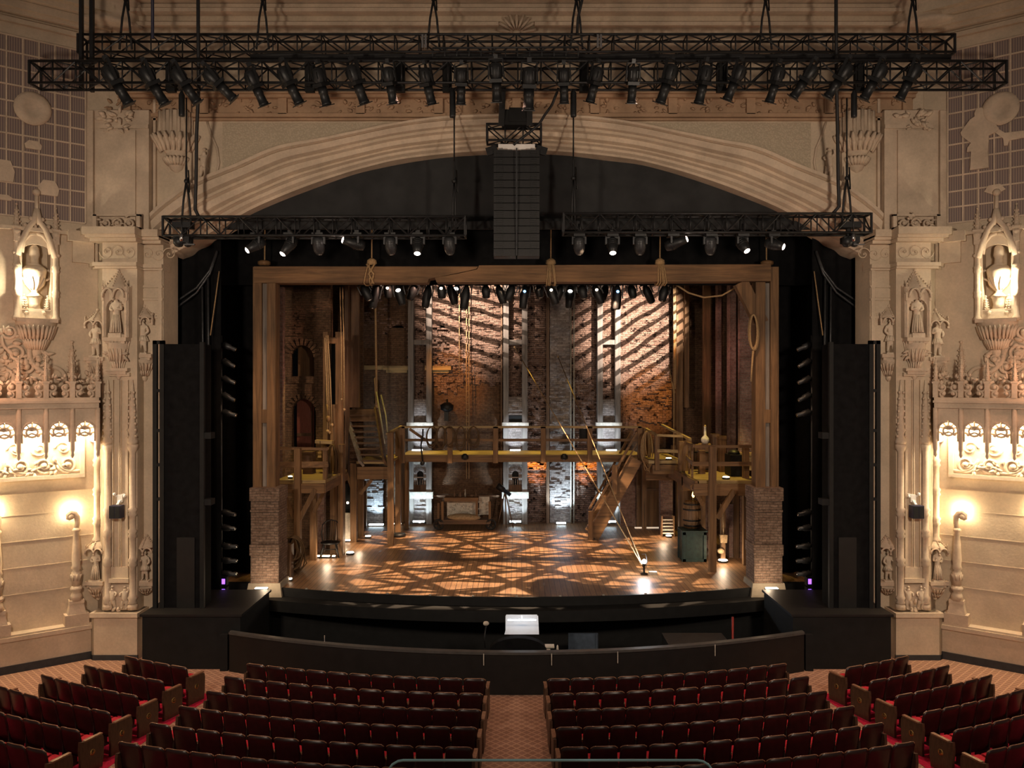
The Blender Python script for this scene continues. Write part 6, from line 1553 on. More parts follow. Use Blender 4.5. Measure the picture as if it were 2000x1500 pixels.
# ------------------------------------------------------------------ the spindle back chair
d = 29.7
t = thing('windsor_chair', 'black spindle back wooden chair at the left of the stage', 'chair', TR(X(645, d), d, ZS) @ RZ(PI + .12))
W, sh, bh = .33, .52, 1.27
mb = MB(); mb.lathe([(.30, sh - .05), (.33, sh - .02), (.33, sh + .01), (.28, sh + .02)], (0, 0, 0), 16, True, None, 0, 2 * PI, 0, 1.05, .95); part(mb, 'seat', MT['iron'], t)
for sx in (-1, 1):
    for sy in (-1, 1):
        mb = MB(); mb.tube([(sx * .2, sy * .17, sh - .04), (sx * .26, sy * .22, .28), (sx * .34, sy * .3, 0)], [.03, .035, .022], 6); part(mb, 'leg', MT['iron'], t)
bow = [(-.30, -.24, sh), (-.34, -.28, sh + .3), (-.31, -.32, sh + .58), (-.18, -.34, bh - .05), (0, -.345, bh), (.18, -.34, bh - .05), (.31, -.32, sh + .58), (.34, -.28, sh + .3), (.30, -.24, sh)]
mb = MB(); mb.tube(bow, .024, 6); part(mb, 'back_bow', MT['iron'], t)
for k in range(8):
    q = -1 + 2 * (k + .5) / 8; mb = MB(); mb.tube([(q * .24, -.24, sh), (q * .29, -.335, bh - .03 - .28 * abs(q) ** 3)], .011, 5); part(mb, 'spindle', MT['iron'], t)
mb = MB(); mb.tube([(-.26, 0, .25), (.26, 0, .25)], .015, 5); mb.tube([(-.26, -.2, .25), (-.26, .2, .25)], .015, 5); mb.tube([(.26, -.2, .25), (.26, .2, .25)], .015, 5); part(mb, 'stretcher', MT['iron'], t)
coil('rope_coil', P(576, 1046, 26.9), .75, 1.15, 13, .022, 'big rope coil hanging on the foot of the left platform post', [(.2, 0, -.3), (.4, -.05, -.9), (.1, -.1, -1.25)], None, 'rope', .25, None, 'dark_rope')
mb = MB(); mb.bb(X(552, 26.6), X(574, 26.6), 26.3, 26.6, ZS, Z(1060, 26.6))
for k in range(5): x = X(552, 26.6) + (k + .5) * (X(574, 26.6) - X(552, 26.6)) / 5; mb.bb(x - .03, x + .03, 26.27, 26.3, ZS, Z(1062, 26.6))
solo(mb, 'plank_box', MT['oldwood_z'], 'low plank box beside the left brick pier', 'box')
# small floor lamps
def floor_light(px, py, d, kind, lab, z=None, size=.2):
    z = ZS + .003 if z is None else z
    t = thing('floor_lamp', lab, 'light', TR(X(px, d), d, z), 'small lamps on the set floor')
    mb = MB()
    if kind == 'bar': mb.box((0, 0, .03), (size + .05, .12, .06)); part(mb, 'housing', MT['lamp_black'], t); mb = MB(); mb.box((0, -.01, .07), (size, .1, .04))
    else: mb.lathe([(size * .6, 0), (size * .6, .06), (.02, .06)], (0, 0, 0), 12); part(mb, 'housing', MT['lamp_black'], t); mb = MB(); mb.lathe([(size * .55, .062), (size * .5, .085), (.01, .095)], (0, 0, 0), 12)
    part(mb, 'lens', MT['led_warm'], t)
def dz_(py, z): return (HC - z) * FPX / (py - CY)
for px, py, k, lab, sz in ((620, 1087, 'bar', 'small light bar left of the spindle back chair legs', .17), (637, 1087, 'bar', 'long light bar in front of the spindle back chair', .26), (652, 1087, 'bar', 'tiny light bar at the right leg of the spindle back chair', .1),
                           (684, 1080, 'disc', 'round floor lamp right of the spindle back chair', .25), (719, 1048, 'disc', 'round floor lamp in the doorway under the left stairs', .22), (678, 1056, 'bar', 'light bar at the foot of the pale half door', .28), (1306, 1047, 'disc', 'round floor lamp at the right edge of the lit stage floor', .22),
                           (1412, 1095, 'disc', 'large round floor lamp under the right platform', .3), (1387, 1072, 'bar', 'tiny floor lamp behind the front post of the right platform', .1), (768, 1024, 'bar', 'tiny lamp at the foot of the left catwalk post', .08), (782, 1024, 'bar', 'tiny lamp right of the left catwalk post', .07)):
    floor_light(px, py, dz_(py, ZS + .05), k, lab, None, sz)
floor_light(1306, 894, 31.6, 'disc', 'round lamp on the right landing deck', zc - .038, .2); floor_light(1418, 922, 28.0, 'disc', 'round lamp on the right platform deck', zr + .003, .22)
floor_light(567, 924, 28, 'disc', 'round lamp on the left platform deck', zl + .003, .14); floor_light(567, 1096, 26.0, 'bar', 'small lamp behind the rope coil at the left brick pier', None, .09)
mb = MB(); mb.lathe([(.0, 0), (.3, .0), (.3, .12), (.02, .13)], (X(778, 33.6), 33.6, ZS), 12, True); solo(mb, 'dark_keg', MT['iron'], 'small dark keg at the foot of the left catwalk post', 'keg')
# the ghost light and its two taut lines
gx, gy = X(1258, 26.9), 26.9
t = thing('ghost_light', 'small bare bulb on a short dark stand on the right of the stage floor', 'lamp', TR(gx, gy, ZS))
mb = MB(); mb.lathe([(.12, 0), (.12, .03), (.035, .05), (.035, .26), (.06, .3), (.05, .36)], (0, 0, 0), 12); part(mb, 'stand', MT['iron'], t)
mb = MB(); mb.ball((0, 0, .42), .075, 10, 7); part(mb, 'bulb', MT['bulb_white'], t)
mb = MB(); mb.tube([(.05, 0, .2), (.12, .1, .4), (.1, .3, .6), (0, .5, .55)], .012, 5); part(mb, 'cord', MT['cable'], t)
mb = MB(); mb.bb(.16, .42, -.1, .1, 0, .09); part(mb, 'ballast', MT['old_white'], t)
for (px, py), wh in (((1005, 678), 'to the centre window tower'), ((1090, 697), 'to the pale brick pilaster')):
    top = P(px, py, 36.35); mb = MB(); mb.tube([(gx - .03, gy + .02, ZS + .24), Vector((gx, gy, ZS + .24)).lerp(top, .5), top], .02, 6); mb.ball(top, .05, 6, 4)
    solo(mb, 'taut_rope', MT['rope'], f'thin taut rope running from the bare bulb stand up {wh}', 'rope')
# ------------------------------------------------------------------ lamps on the first batten behind the beam
d = 27.6
mb = MB()
for yy, zz in ((27.6, 12.05 - .9 + .1), (28.4, 11.3), (29.2, 11.4)): mb.tube([(-6.2, yy, zz), (6.2, yy, zz)], .035, 6)
solo(mb, 'lighting_batten', MT['lamp_black'], 'black pipes for the lamps hung behind the timber beam', 'pipe')
OV = [(708, 0), (737, 0), (758, 'y'), (776, 'w'), (812, 0), (838, 0), (862, 'y'), (878, 0), (895, 'w'), (912, 0), (948, 0), (972, 0), (1002, 0), (1026, 'b'), (1052, 0), (1072, 'y'), (1096, 0), (1114, 'w'), (1136, 0), (1160, 'y'), (1184, 0), (1206, 'b'), (1232, 0), (1258, 0), (1300, 0)]
cn = 0
for k, (px, l) in enumerate(OV):
    dd = (27.7, 28.5, 29.3)[k % 3]; zt = Z(556, dd); L = (.55, .8, .45, .68)[k % 4] * 1.05
    ang = ((k * 37) % 50 - 25) / 57
    t = thing('stage_lamp', ('lit' if l else 'dark') + f' lamp hung behind the timber beam, {ORD[k] if k < 13 else ORD[24 - k]} from the {"left" if k < 13 else "right"}', 'lamp', TR(X(px, dd), dd, zt) @ RY(ang) , 'lamps hung behind the timber beam')
    mb = MB(); mb.box((0, 0, .04), (.26, .26, .12)); mb.lathe([(.1, -L), (.13, -L + .04), (.15, -L * .6), (.16, -L * .4), (.1, -L * .12), (.05, 0)], (0, 0, 0), 10); part(mb, 'body', MT['array_black'], t)
    mb = MB()
    for sx in (-1, 1): mb.bb(sx * .17, sx * .2, -.05, .05, -L * .55, 0)
    part(mb, 'yoke', MT['lamp_black'], t)
    mb = MB()
    if l:
        mb.ball((0, -.17, -L * .3 - .0), (.085, .04, .055) if l == 'w' else (.05, .03, .045), 8, 5); part(mb, 'lens', MT[{'w': 'lens_white', 'y': 'lamp_flame', 'b': 'lens_blue'}[l]] if l != 'y' else MT['led_warm'], t)
    else:
        mb.lathe([(.09, -L - .002), (.05, -L - .02), (.01, -L - .03)], (0, 0, 0), 10); part(mb, 'lens', MT['chrome'], t)
# ------------------------------------------------------------------ house floor, orchestra pit, seats
YC = 38.2
def railY(x): return 19.62 + (x / 7.3) ** 2 * 1.55
mb = MB(); n = 60
xs = [-21 + 42 * i / n for i in range(n + 1)]; xs = sorted(set(xs + [-7.45, 7.45, -7.46, 7.46]))
for a, b in zip(xs, xs[1:]):
    ya, yb = [railY(x) + .05 if abs(x) <= 7.451 else 23.2 for x in (a, b)]
    if abs(a) > 7.451 or abs(b) > 7.451: ya = yb = 23.2
    mb.add([(a, 4, 0), (b, 4, 0), (b, yb, 0), (a, ya, 0)], [(0, 1, 2, 3)])
struct(mb, 'floor', MT['aisle_carpet'])
def th_in(R): return math.radians(21.6 - (R - 20.7) * .45)
mb = MB()
for sg in (-1, 1):                                          # red carpet under the seats
    m = 14
    for i in range(m):
        R0, R1 = 19.95 + i * .5, 19.95 + (i + 1) * .5
        for (t0, t1) in ((lambda R: th_in(R) - .012, lambda R: th_in(R) + (.515 * (4.1 + (R - 20.3) / .86)) / R), ):
            k = 8
            for j in range(k):
                q = []
                for (R, f) in ((R0, j / k), (R1, j / k), (R1, (j + 1) / k), (R0, (j + 1) / k)):
                    t = t0(R) + (t1(R) - t0(R)) * f; q.append((sg * R * math.sin(t), YC - R * math.cos(t), .006))
                mb.add(q, [(0, 1, 2, 3)] if sg > 0 else [(3, 2, 1, 0)])
        if i > 0:
            for j in range(8):
                q = []
                for (R, f) in ((R0 - .9, j / 8), (R1 - .9, j / 8), (R1 - .9, (j + 1) / 8), (R0 - .9, (j + 1) / 8)):
                    xo = 6.25 + (R - 20) * .23; xi = .66 + (R - 20) * .025; t = math.asin(xi / R) + (math.asin(xo / R) - math.asin(xi / R)) * f
                    q.append((sg * R * math.sin(t), YC - R * math.cos(t), .006))
                mb.add(q, [(0, 1, 2, 3)] if sg > 0 else [(3, 2, 1, 0)])
struct(mb, 'floor_carpet', MT['red_carpet'])
# pit wall, its capping and the sunken pit
m = 28; xs = [-7.45 + 14.9 * i / m for i in range(m + 1)]
t = thing('pit_wall', 'curved dark wall round the orchestra pit behind the front row', 'wall', TR(0, railY(0), 0))
mb = MB(); prof = [(0, 0), (0, .97), (.1, .97), (.1, -1.8)]
mb.loft([[Vector((x, railY(x) + p - railY(0), z)) for p, z in prof] for x in xs], False, False, False); part(mb, 'panel', MT['rail_paint'], t)
mb = MB(); mb.loft([[Vector((x, railY(x) - railY(0) + p, z)) for p, z in ((-.04, .97), (-.04, 1.03), (.14, 1.03), (.14, .97))] for x in xs], True, True, False); part(mb, 'capping', MT['rail_cap'], t)
mb = MB()
for px in (945, 1077, 1207, 1408):
    x = X(px, 19.7); mb.bb(x - .01, x + .01, railY(x) - railY(0) - .05, railY(x) - railY(0) - .04, .72, 1.0)
part(mb, 'hinges', MT['old_white'], t)
mb = MB(); mb.bb(-9.9, 9.9, 19.5, 25.4, -1.9, -1.8); struct(mb, 'floor_pit', MT['black_paint'])
mb = MB(); mb.bb(-9.9, 9.9, 25.2, 25.4, -1.9, .94)
for sx in (-1, 1): mb.bb(sx * 7.5, sx * 7.7, 21.25, 25.4, -1.9, .94)
struct(mb, 'wall_pit', MT['black_paint'])
for sd in (-1, 1):
    w = 'left' if sd < 0 else 'right'
    t = thing('side_platform_box', f'black boxed platform at floor level beside the {w} end of the pit', 'platform', TR(sd * 8.5, 22.0, 0))
    mb = MB(); mb.bb(-1.28, 1.28, -.6, 1.9, 0, 1.38); part(mb, 'body', MT['black_paint'], t)
    mb = MB(); mb.bb(-1.33, 1.33, -.65, 1.95, 1.38, 1.44); part(mb, 'top', MT['rail_paint'], t)
# conductor's place
t = thing('music_stand', 'pale lit music desk standing in the orchestra pit', 'music stand', TR(X(1019, 21.0), 21.0, -1.2))
zb = Z(1244, 21) + 1.2; zt = Z(1206, 21) + 1.2
mb = MB(); mb.prism([(-.45, zb), (.45, zb), (.43, zt - .03), (.41, zt - .03), (.40, zt), (-.40, zt), (-.42, zt - .04), (-.42, zb + .1)], 0, .03, RX(-.12) @ TR(0, .0, 0)); part(mb, 'desk', MT['paper'], t)
mb = MB(); mb.tube([(0, .05, 0), (0, .05, zb)], .03, 6); mb.lathe([(.3, 0), (.28, .03), (.04, .06)], (0, .05, 0), 12); part(mb, 'post', MT['iron'], t)
mb = MB()
for sx in (-1, 1): mb.bb(sx * .03, sx * .36, -.28, -.24, zt + .0, zt + .025)
mb.tube([(0, -.25, zt), (0, -.1, zt + .05), (0, .1, zt)], .012, 5); part(mb, 'lamp', MT['desk_light'], t)
t = thing('conductor_podium', 'dark podium with a rounded padded rail behind the pit wall', 'podium', TR(X(1012, 20.4), 20.4, -1.8))
z0 = 1.8 + Z(1271, 20.4); 
mb = MB(); pts = [(-.8, 0), (.8, 0), (.8, z0 - .2), (.72, z0)] + [(.72 * math.cos(a), z0 + .35 * math.sin(a)) for a in [PI * k / 12 for k in range(1, 12)]] + [(-.72, z0), (-.8, z0 - .2)]
mb.prism(pts, -.12, .12); part(mb, 'rail', MT['black_cloth'], t)
mb = MB(); mb.tube([(-.82, -.1, z0 + .1), (-.84, -.05, z0 + .35), (-.8, 0, z0 + .62)], .018, 5); part(mb, 'microphone_arm', MT['iron'], t); mb = MB(); mb.ball((-.8, 0, z0 + .68), (.08, .06, .06), 7, 5); part(mb, 'microphone', MT['old_white'], t)
mb = MB(); mb.bb(.62, .9, -.05, .15, z0 + .08, z0 + .12); mb.bb(.66, .8, -.08, .0, z0 - .0, z0 + .05); mb.ball((.98, 0, z0 + .05), (.03, .03, .1), 6, 4); part(mb, 'papers', MT['old_white'], t)
mb = MB(); mb.bb(X(1110, 23.4), X(1168, 23.4), 23.4, 23.5, -1.8, Z(1238, 23.4)); mb.bb(X(1163, 23.4), X(1166, 23.4), 23.36, 23.4, -1.8, Z(1238, 23.4))
solo(mb, 'pit_screen', simple('blue_grey', (.05, .07, .1), .7), 'blue grey screen standing in the orchestra pit right of the music desk', 'screen')
mb = MB(); mb.bb(X(1300, 22), X(1420, 22), 21.6, 22.6, -1.8, Z(1242, 22) - .1); solo(mb, 'pit_riser', MT['lamp_grey'], 'low dark riser in the right half of the orchestra pit', 'platform')
mb = MB(); mb.tube([(X(1431, 22.5), 22.5, -1.8), (X(1431, 22.5), 22.5, Z(1205, 22.5))], .03, 6); solo(mb, 'red_pole', simple('red_paint', (.3, .02, .01), .5), 'thin dark red pole standing in the right of the pit', 'pole')
mb = MB(); mb.tube([(X(634, 21.3), 21.3, -1.8), (X(634, 21.3), 21.3, Z(1241, 21.3))], .015, 6); mb.lathe([(.25, -1.8), (.03, -1.72)], (X(634, 21.3), 21.3, 0), 8)
solo(mb, 'mic_stand', MT['chrome'], 'thin stand in the left of the pit', 'stand')

# seats: origin on the floor under the middle; the sitter looks along +y
def shell(w, z0, z1, y0, y1, bow, th, bulge=0, rnd=.06, n=9, m=6):
    rows = []
    for j in range(m + 1):
        v = j / m; r = []
        for i in range(n + 1):
            u = -1 + 2 * i / n
            z = z0 + (z1 - z0) * v - rnd * (abs(u) ** 9) * v * v
            y = y0 + (y1 - y0) * v + bow * u * u + bulge * (1 - u * u) * math.sin(PI * v)
            r.append((w * u * (1 - .04 * v), y, z))
        rows.append(r)
    mb = MB()
    front = [[Vector(p) for p in r] for r in rows]; back = [[Vector((p[0], p[1] - th, p[2])) for p in r] for r in rows]
    N = n + 1; vs = [p for r in front for p in r] + [p for r in back for p in r]; o = (m + 1) * N; fs = []
    for j in range(m):
        for i in range(n):
            a = j * N + i; fs.append((a + 1, a, a + N, a + N + 1)); fs.append((o + a, o + a + 1, o + a + N + 1, o + a + N))
    for i in range(n):
        fs.append((i, i + 1, o + i + 1, o + i)); a = m * N + i; fs.append((a + 1, a, o + a, o + a + 1))
    for j in range(m):
        a = j * N; fs.append((a, o + a, o + a + N, a + N)); a = j * N + n; fs.append((o + a, a, a + N, o + a + N))
    return mb.add(vs, fs, True)
def make_seat(kind, letter=None, side=1):
    """kind: mid, or end with a wooden end panel on side -1/+1"""
    t = thing('theatre_seat', '', 'seat')
    part(shell(.254, .34, .89, -.20, -.30, .035, .022), 'back_panel', MT['seat_shell'], t)
    part(shell(.215, .40, .795, -.185, -.265, .03, .01, .03, .05), 'back_cushion', MT['seat_velvet'], t)
    mb = MB(); mb.tube([(.245 * math.sin(a), -.312 + .035 * math.sin(a) ** 2, .893 - .05 * abs(math.sin(a)) ** 7) for a in [-PI / 2 + PI * k / 10 for k in range(11)]], .011, 5); part(mb, 'top_rail', MT['seat_wood'], t)
    mb = MB(); b = MB(); b.box((0, .2, 0), (.44, .40, .09)); b.tube([(-.21, .4, 0), (.21, .4, 0)], .045, 8); mb.merge(b, TR(0, -.13, .40) @ RX(math.radians(10))); part(mb, 'seat_cushion', MT['seat_velvet'], t)
    sides = [1] if kind == 'mid' else ([1, -1] if side < 0 else [1])
    for sx in (1, -1):
        if kind != 'mid' and sx == side:
            mb = MB(); x = sx * .268
            pts = [(-.30, 0), (.20, 0), (.23, .2), (.24, .5), (.22, .60), (.12, .625), (-.16, .625), (-.30, .66), (-.315, .5), (-.29, .2)]
            mb.prism([(q, z) for q, z in pts], -.03, .03, Matrix(((0, 1, 0, x), (1, 0, 0, 0), (0, 0, 1, 0), (0, 0, 0, 1)))); 
            ep = part(mb, 'end_panel', MT['end_wood'], t)
            mb = MB(); mb.box((x, -.0, .64), (.075, .40, .03)); part(mb, 'armrest', MT['seat_wood'], t)
            if letter:
                tm = text_mb(letter, .11, .004)
                Mx = Matrix(((0, 0, sx, x + sx * .037), (sx, 0, 0, -.03), (0, 1, 0, .37), (0, 0, 0, 1)))
                mb = MB().merge(tm, Mx)
                pm = MB(); pm.lathe([(.062, 0), (.062, .004), (.01, .004)], (0, 0, 0), 14)
                for fl, bm, nm, mt in ((0, pm, 'letter_plate', 'brass'), (1, tm, 'row_letter', 'iron')):
                    bb2 = MB().merge(bm, Matrix(((0, 0, sx, x + sx * (.0305 if fl == 0 else .036)), (sx, 0, 0, -.03), (0, 1, 0, .37), (0, 0, 0, 1))))
                    o = bpy.data.objects.new(nm, bb2.mesh(nm, MT[mt])); COL.objects.link(o); o.parent = ep
        elif sx == 1 or kind != 'mid':
            mb = MB(); mb.bb(sx * .245, sx * .27, -.22, .1, 0.03, .56); mb.bb(sx * .235, sx * .28, -.24, .14, 0, .03); part(mb, 'standard', MT['seat_iron'], t)
            mb = MB(); mb.box((sx * .258, -.04, .585), (.05, .34, .03)); part(mb, 'armrest', MT['seat_wood'], t)
    return t
PROT = {}
def seat(kind, side, letter, R, th, lab, group):
    M = TR(R * math.sin(th), YC - R * math.cos(th), .007) @ RZ(th)
    key = (kind, side, letter)
    if key not in PROT:
        o = make_seat(kind, letter, side); PROT[key] = o; o['label'] = lab; o['group'] = group; MATRIX[o.name] = M; o.matrix_world = M
    else: o = dup(PROT[key], M, lab, group)
    return o
XO = [6.37, 6.61, 6.66, 6.92, 7.15, 7.33]; XI = [.67, .69, .71, .74, .775, .80]; NS = [11, 11, 12, 12, 12, 13]
RN = ['front row', 'second row', 'third row', 'fourth row', 'fifth row', 'sixth row']
for sg in (-1, 1):
    bl = 'left' if sg < 0 else 'right'
    for r in range(6):
        Rb = 20.0 + .86 * r; Ro = Rb - .3; n = NS[r]
        ti, to = math.asin(XI[r] / Rb), math.asin(XO[r] / Rb); st = (to - ti) / n
        for k in range(n):
            th = sg * (ti + st * (k + .5))
            kind, sd = 'mid', 1
            if k == 0: kind, sd = 'end', -sg
            if k == n - 1: kind, sd = 'end', sg
            wh = 'at the centre aisle' if k == 0 else ('at the side aisle' if k == n - 1 else f'{ORD[k]} from the centre aisle')
            seat(kind, sd, None, Ro, th, f'dark red seat {wh}, {RN[r]} of the {bl} centre block', f'seats of the {bl} centre block')
    for r in range(6):
        Rb = 20.72 + .86 * r; Ro = Rb - .3; n = (4, 5, 6, 7, 8, 9)[r]; st = .515 / Rb; t0 = th_in(Rb) + .0
        for k in range(n):
            th = sg * (t0 + st * (k + .5))
            pos = sg * -1
            kind, sd, let = 'mid', 1, None
            if k == 0: kind, sd, let = 'end', -sg, 'BCDEFG'[r]
            if k == n - 1: kind, sd = 'end', sg
            p = Vector((Ro * math.sin(th), YC - Ro * math.cos(th), 0))
            if abs(CX - 1000 + FPX * p.x / p.y) > 1060 : continue
            wh = f'by the aisle lettered {let}' if k == 0 else (f'at the wall end' if k == n - 1 else f'{ORD[k]} from the aisle')
            seat(kind, sd, let, Ro, th, f'dark red seat {wh}, {RN[r]} of the {bl} side block', f'seats of the {bl} side block')
# the glass guard of the balcony at the bottom edge of the view
d = 2.0
t = thing('glass_guard', 'clear glass guard with a greenish edge along the balcony front', 'guard rail', TR(X(1075, d), d, Z(1640, d)))
x0, x1 = X(755, d) - X(1075, d), X(1395, d) - X(1075, d); h = Z(1487, d) - Z(1640, d); r = .04
pts = [(x0, 0), (x1, 0), (x1, h - r)] + [(x1 - r + r * math.cos(a), h - r + r * math.sin(a)) for a in (.4, .8, 1.2, PI / 2)] + [(x0 + r + r * math.cos(a), h - r + r * math.sin(a)) for a in (PI / 2, 1.9, 2.3, 2.7, PI)]
mb = MB(); mb.prism(pts, 0, .012); part(mb, 'pane', MT['clear_glass'], t)
mb = MB(); e = [Vector((q, .006, z)) for q, z in pts[1:]]; mb.tube(e[1:-1], .003, 6); part(mb, 'edge', MT['glass_edge'], t)
mb = MB(); mb.bb(-6, 6, 1.7, 2.3, Z(1700, d) - .6, Z(1640, d)); struct(mb, 'wall_balcony', MT['plaster_wall'])
# ------------------------------------------------------------------ camera and light
cam = bpy.data.cameras.new('camera'); cam.sensor_width = 36; cam.lens = FPX / 2000 * 36
cam.shift_x = -(CX - 1000) / 2000; cam.clip_start = 0.1; cam.clip_end = 200
co = bpy.data.objects.new('camera', cam); COL.objects.link(co); co.location = (0, 0, HC); co.rotation_euler = (PI / 2, 0, 0)
SC.camera = co
SC.view_settings.view_transform = 'Standard'; SC.view_settings.look = 'None'; SC.view_settings.gamma = 1; SC.view_settings.exposure = 0
SC.view_settings.use_curve_mapping = False
w = bpy.data.worlds.new('world'); SC.world = w; w.use_nodes = True
w.node_tree.nodes['Background'].inputs[0].default_value = (1, .76, .60, 1); w.node_tree.nodes['Background'].inputs[1].default_value = 0.11
def light(name, kind, loc, energy, col, **k):
    l = bpy.data.lights.new(name, kind); l.energy = energy; l.color = col
    o = bpy.data.objects.new(name, l); COL.objects.link(o); o.location = loc
    for a, b in k.items():
        if a == 'tgt': o.matrix_world = aim(loc, b)
        elif a == 'mat': o.matrix_world = b
        else: setattr(l, a, b)
    return o
def mx(v, s): return Vector((-v[0] * s, v[1], v[2]))
WARM = (1.0, .70, .42)
for (sd, p1, p2), cn in zip(LAMPPOS, CANO):
    for i, p in enumerate((p1, p2)):
        light('sconce_lamp', 'POINT', mx(p, sd), 110, (1, .78, .45), shadow_soft_size=.06)
    # lamps inside the lit arcade
    a, n = cn['a0'] + .1, 6
    for i in range(n):
        q = WALL(cn['a0'] + cn['sp'] * (i + .5), .42, cn['zs'] + .05).translation
        light('arcade_lamp', 'POINT', mx(q, sd), 100, (1, .84, .58), shadow_soft_size=.08)
    q = WALL(info[1] - .04, .26, info[2] + .9).translation
    light('niche_lamp', 'POINT', mx(q, sd), 80, (1, .88, .62), shadow_soft_size=.04)
    q = WALL(2.7, 1.3, cn['zt'] + .9).translation
    light('canopy_uplight', 'POINT', mx(q, sd), 45, (1, .52, .32), shadow_soft_size=.1)
for x in (-7, 7):  # unseen frontal fill, added to brighten the walls, piers and arch
    light('house_fill', 'SPOT', (x, 7, 9.0), 3900, (1, .80, .62), tgt=(x * .9, 23, 7.5), spot_size=math.radians(104), spot_blend=1.0, shadow_soft_size=.5)
# ------------------------------------------------------------------ stage lamps
def gobo(o, kind, ex=1.0):
    """a patterned slide in the lamp: the light itself is broken up, so the pattern falls on whatever stands in it"""
    l = o.data; l.use_nodes = True; nt = NT(l); e = nt.n['Emission']
    tc = nt.new('ShaderNodeTexCoord'); sp = nt.new('ShaderNodeSeparateXYZ'); nt.link(tc.outputs['Normal'], sp.inputs[0])
    z = nt.math('ABSOLUTE', sp.outputs[2]); x = nt.math('DIVIDE', sp.outputs[0], z); y = nt.math('DIVIDE', sp.outputs[1], z)
    cb = nt.new('ShaderNodeCombineXYZ'); nt.link(x, cb.inputs[0]); nt.link(y, cb.inputs[1]); v = cb.outputs[0]
    def lines(ang, freq, width, dist, soft=.12):
        mp = nt.new('ShaderNodeMapping'); mp.inputs['Rotation'].default_value = (0, 0, ang); mp.inputs['Location'].default_value = (2.37, 1.71, 0.4); nt.link(v, mp.inputs['Vector'])
        w = nt.new('ShaderNodeTexWave'); w.inputs['Scale'].default_value = freq; w.inputs['Distortion'].default_value = dist; w.inputs['Detail'].default_value = 1.5; w.inputs['Detail Scale'].default_value = 1.2
        nt.link(mp.outputs[0], w.inputs['Vector'])
        m = nt.new('ShaderNodeMapRange'); m.inputs['From Min'].default_value = width; m.inputs['From Max'].default_value = width + soft; m.interpolation_type = 'SMOOTHSTEP'
        nt.link(w.outputs['Fac'], m.inputs['Value']); return m.outputs[0]
    def edge(c, lo, hi, soft):
        a = nt.new('ShaderNodeMapRange'); a.interpolation_type = 'SMOOTHSTEP'; a.inputs['From Min'].default_value = lo; a.inputs['From Max'].default_value = lo + soft; nt.link(c, a.inputs['Value'])
        b = nt.new('ShaderNodeMapRange'); b.interpolation_type = 'SMOOTHSTEP'; b.inputs['From Min'].default_value = hi; b.inputs['From Max'].default_value = hi - soft; nt.link(c, b.inputs['Value'])
        return nt.math('MULTIPLY', a.outputs[0], b.outputs[0])
    if kind == 'web':
        H = PI / 2; f = lines(H + .5, 1.9, .03, 1.0, .07)
        for an, fr, wd, di in ((H - .48, 2.0, .03, 1.0), (H + .13, 2.35, .025, .6), (H + 1.0, 1.6, .02, 1.1), (H - 1.05, 1.5, .025, 1.2), (H - .25, 2.9, .01, 1.2)): f = nt.math('MULTIPLY', f, lines(an, fr, wd, di, .07))
        mp = nt.new('ShaderNodeMapping'); mp.inputs['Scale'].default_value = (3, 14, 1); nt.link(v, mp.inputs['Vector'])
        n = nt.noise(mp.outputs[0], 1.6, 4); f = nt.math('MULTIPLY', f, nt.math('ADD', nt.math('MULTIPLY', n, .9), .5))
        f = nt.math('ADD', nt.math('MULTIPLY', f, .95), .10)
        f = nt.math('MULTIPLY', f, nt.math('MULTIPLY', edge(x, -.62, .62, .14), edge(y, -.50, .52, .04)))
    else:
        f = nt.math('ADD', nt.math('MULTIPLY', lines(PI / 2 + .22 if kind == 'bars' else PI / 2 - .55, 4.6, .24, 1.4), .88), .10)
    nt.link(nt.math('MULTIPLY', f, ex), e.inputs['Strength'])
def spot(name, loc, tgt, e, col, size, blend=.4, r=.05):
    return light(name, 'SPOT', loc, e, col, tgt=tgt, spot_size=math.radians(size), spot_blend=blend, shadow_soft_size=r)
o = light('web_lamp', 'SPOT', (0, 29.0, 12.4), 21000, (1, .69, .44), spot_size=math.radians(92), spot_blend=.15, shadow_soft_size=.03, mat=TR(0, 29.2, 12.4)); gobo(o, 'web')
o = spot('bars_lamp', (-3.0, 30, 13.2), P(925, 600, 37), 15000, (1, .81, .67), 44, 1.0, .02); gobo(o, 'bars')
o = spot('bars_lamp', (6.0, 29.5, 11.0), P(1235, 650, 37), 19000, (1, .82, .68), 42, 1.0, .02); gobo(o, 'bars2')
spot('amber_lamp', (-4.5, 31, 12.5), P(890, 738, 37), 2900, (1, .42, .10), 22, .8)
spot('amber_lamp', (6, 31, 12.0), P(1268, 778, 37), 3600, (1, .42, .08), 21, .8)
spot('red_lamp', (3, 29, 11.5), P(1420, 690, 33), 1100, (1, .5, .42), 36, .8); spot('red_lamp', (-2.5, 28, 11.8), P(600, 740, 31), 900, (1, .58, .42), 50, .8)
# yellow wash on the gallery decks, straight down
for px, d, z, e, sz in [(810 + 68 * i, 34.5, 11.5, 1300, 22) for i in range(7)] + [(590, 29.4, 9.5, 520, 50), (1410, 29.8, 9.8, 1000, 52), (1300, 33.2, 9.5, 700, 34), (740, 33.4, 10.5, 300, 34)]:
    spot('yellow_lamp', (X(px, d), d + .2, z), (X(px, d), d, 4), e, (1, .74, .16), sz, .5)
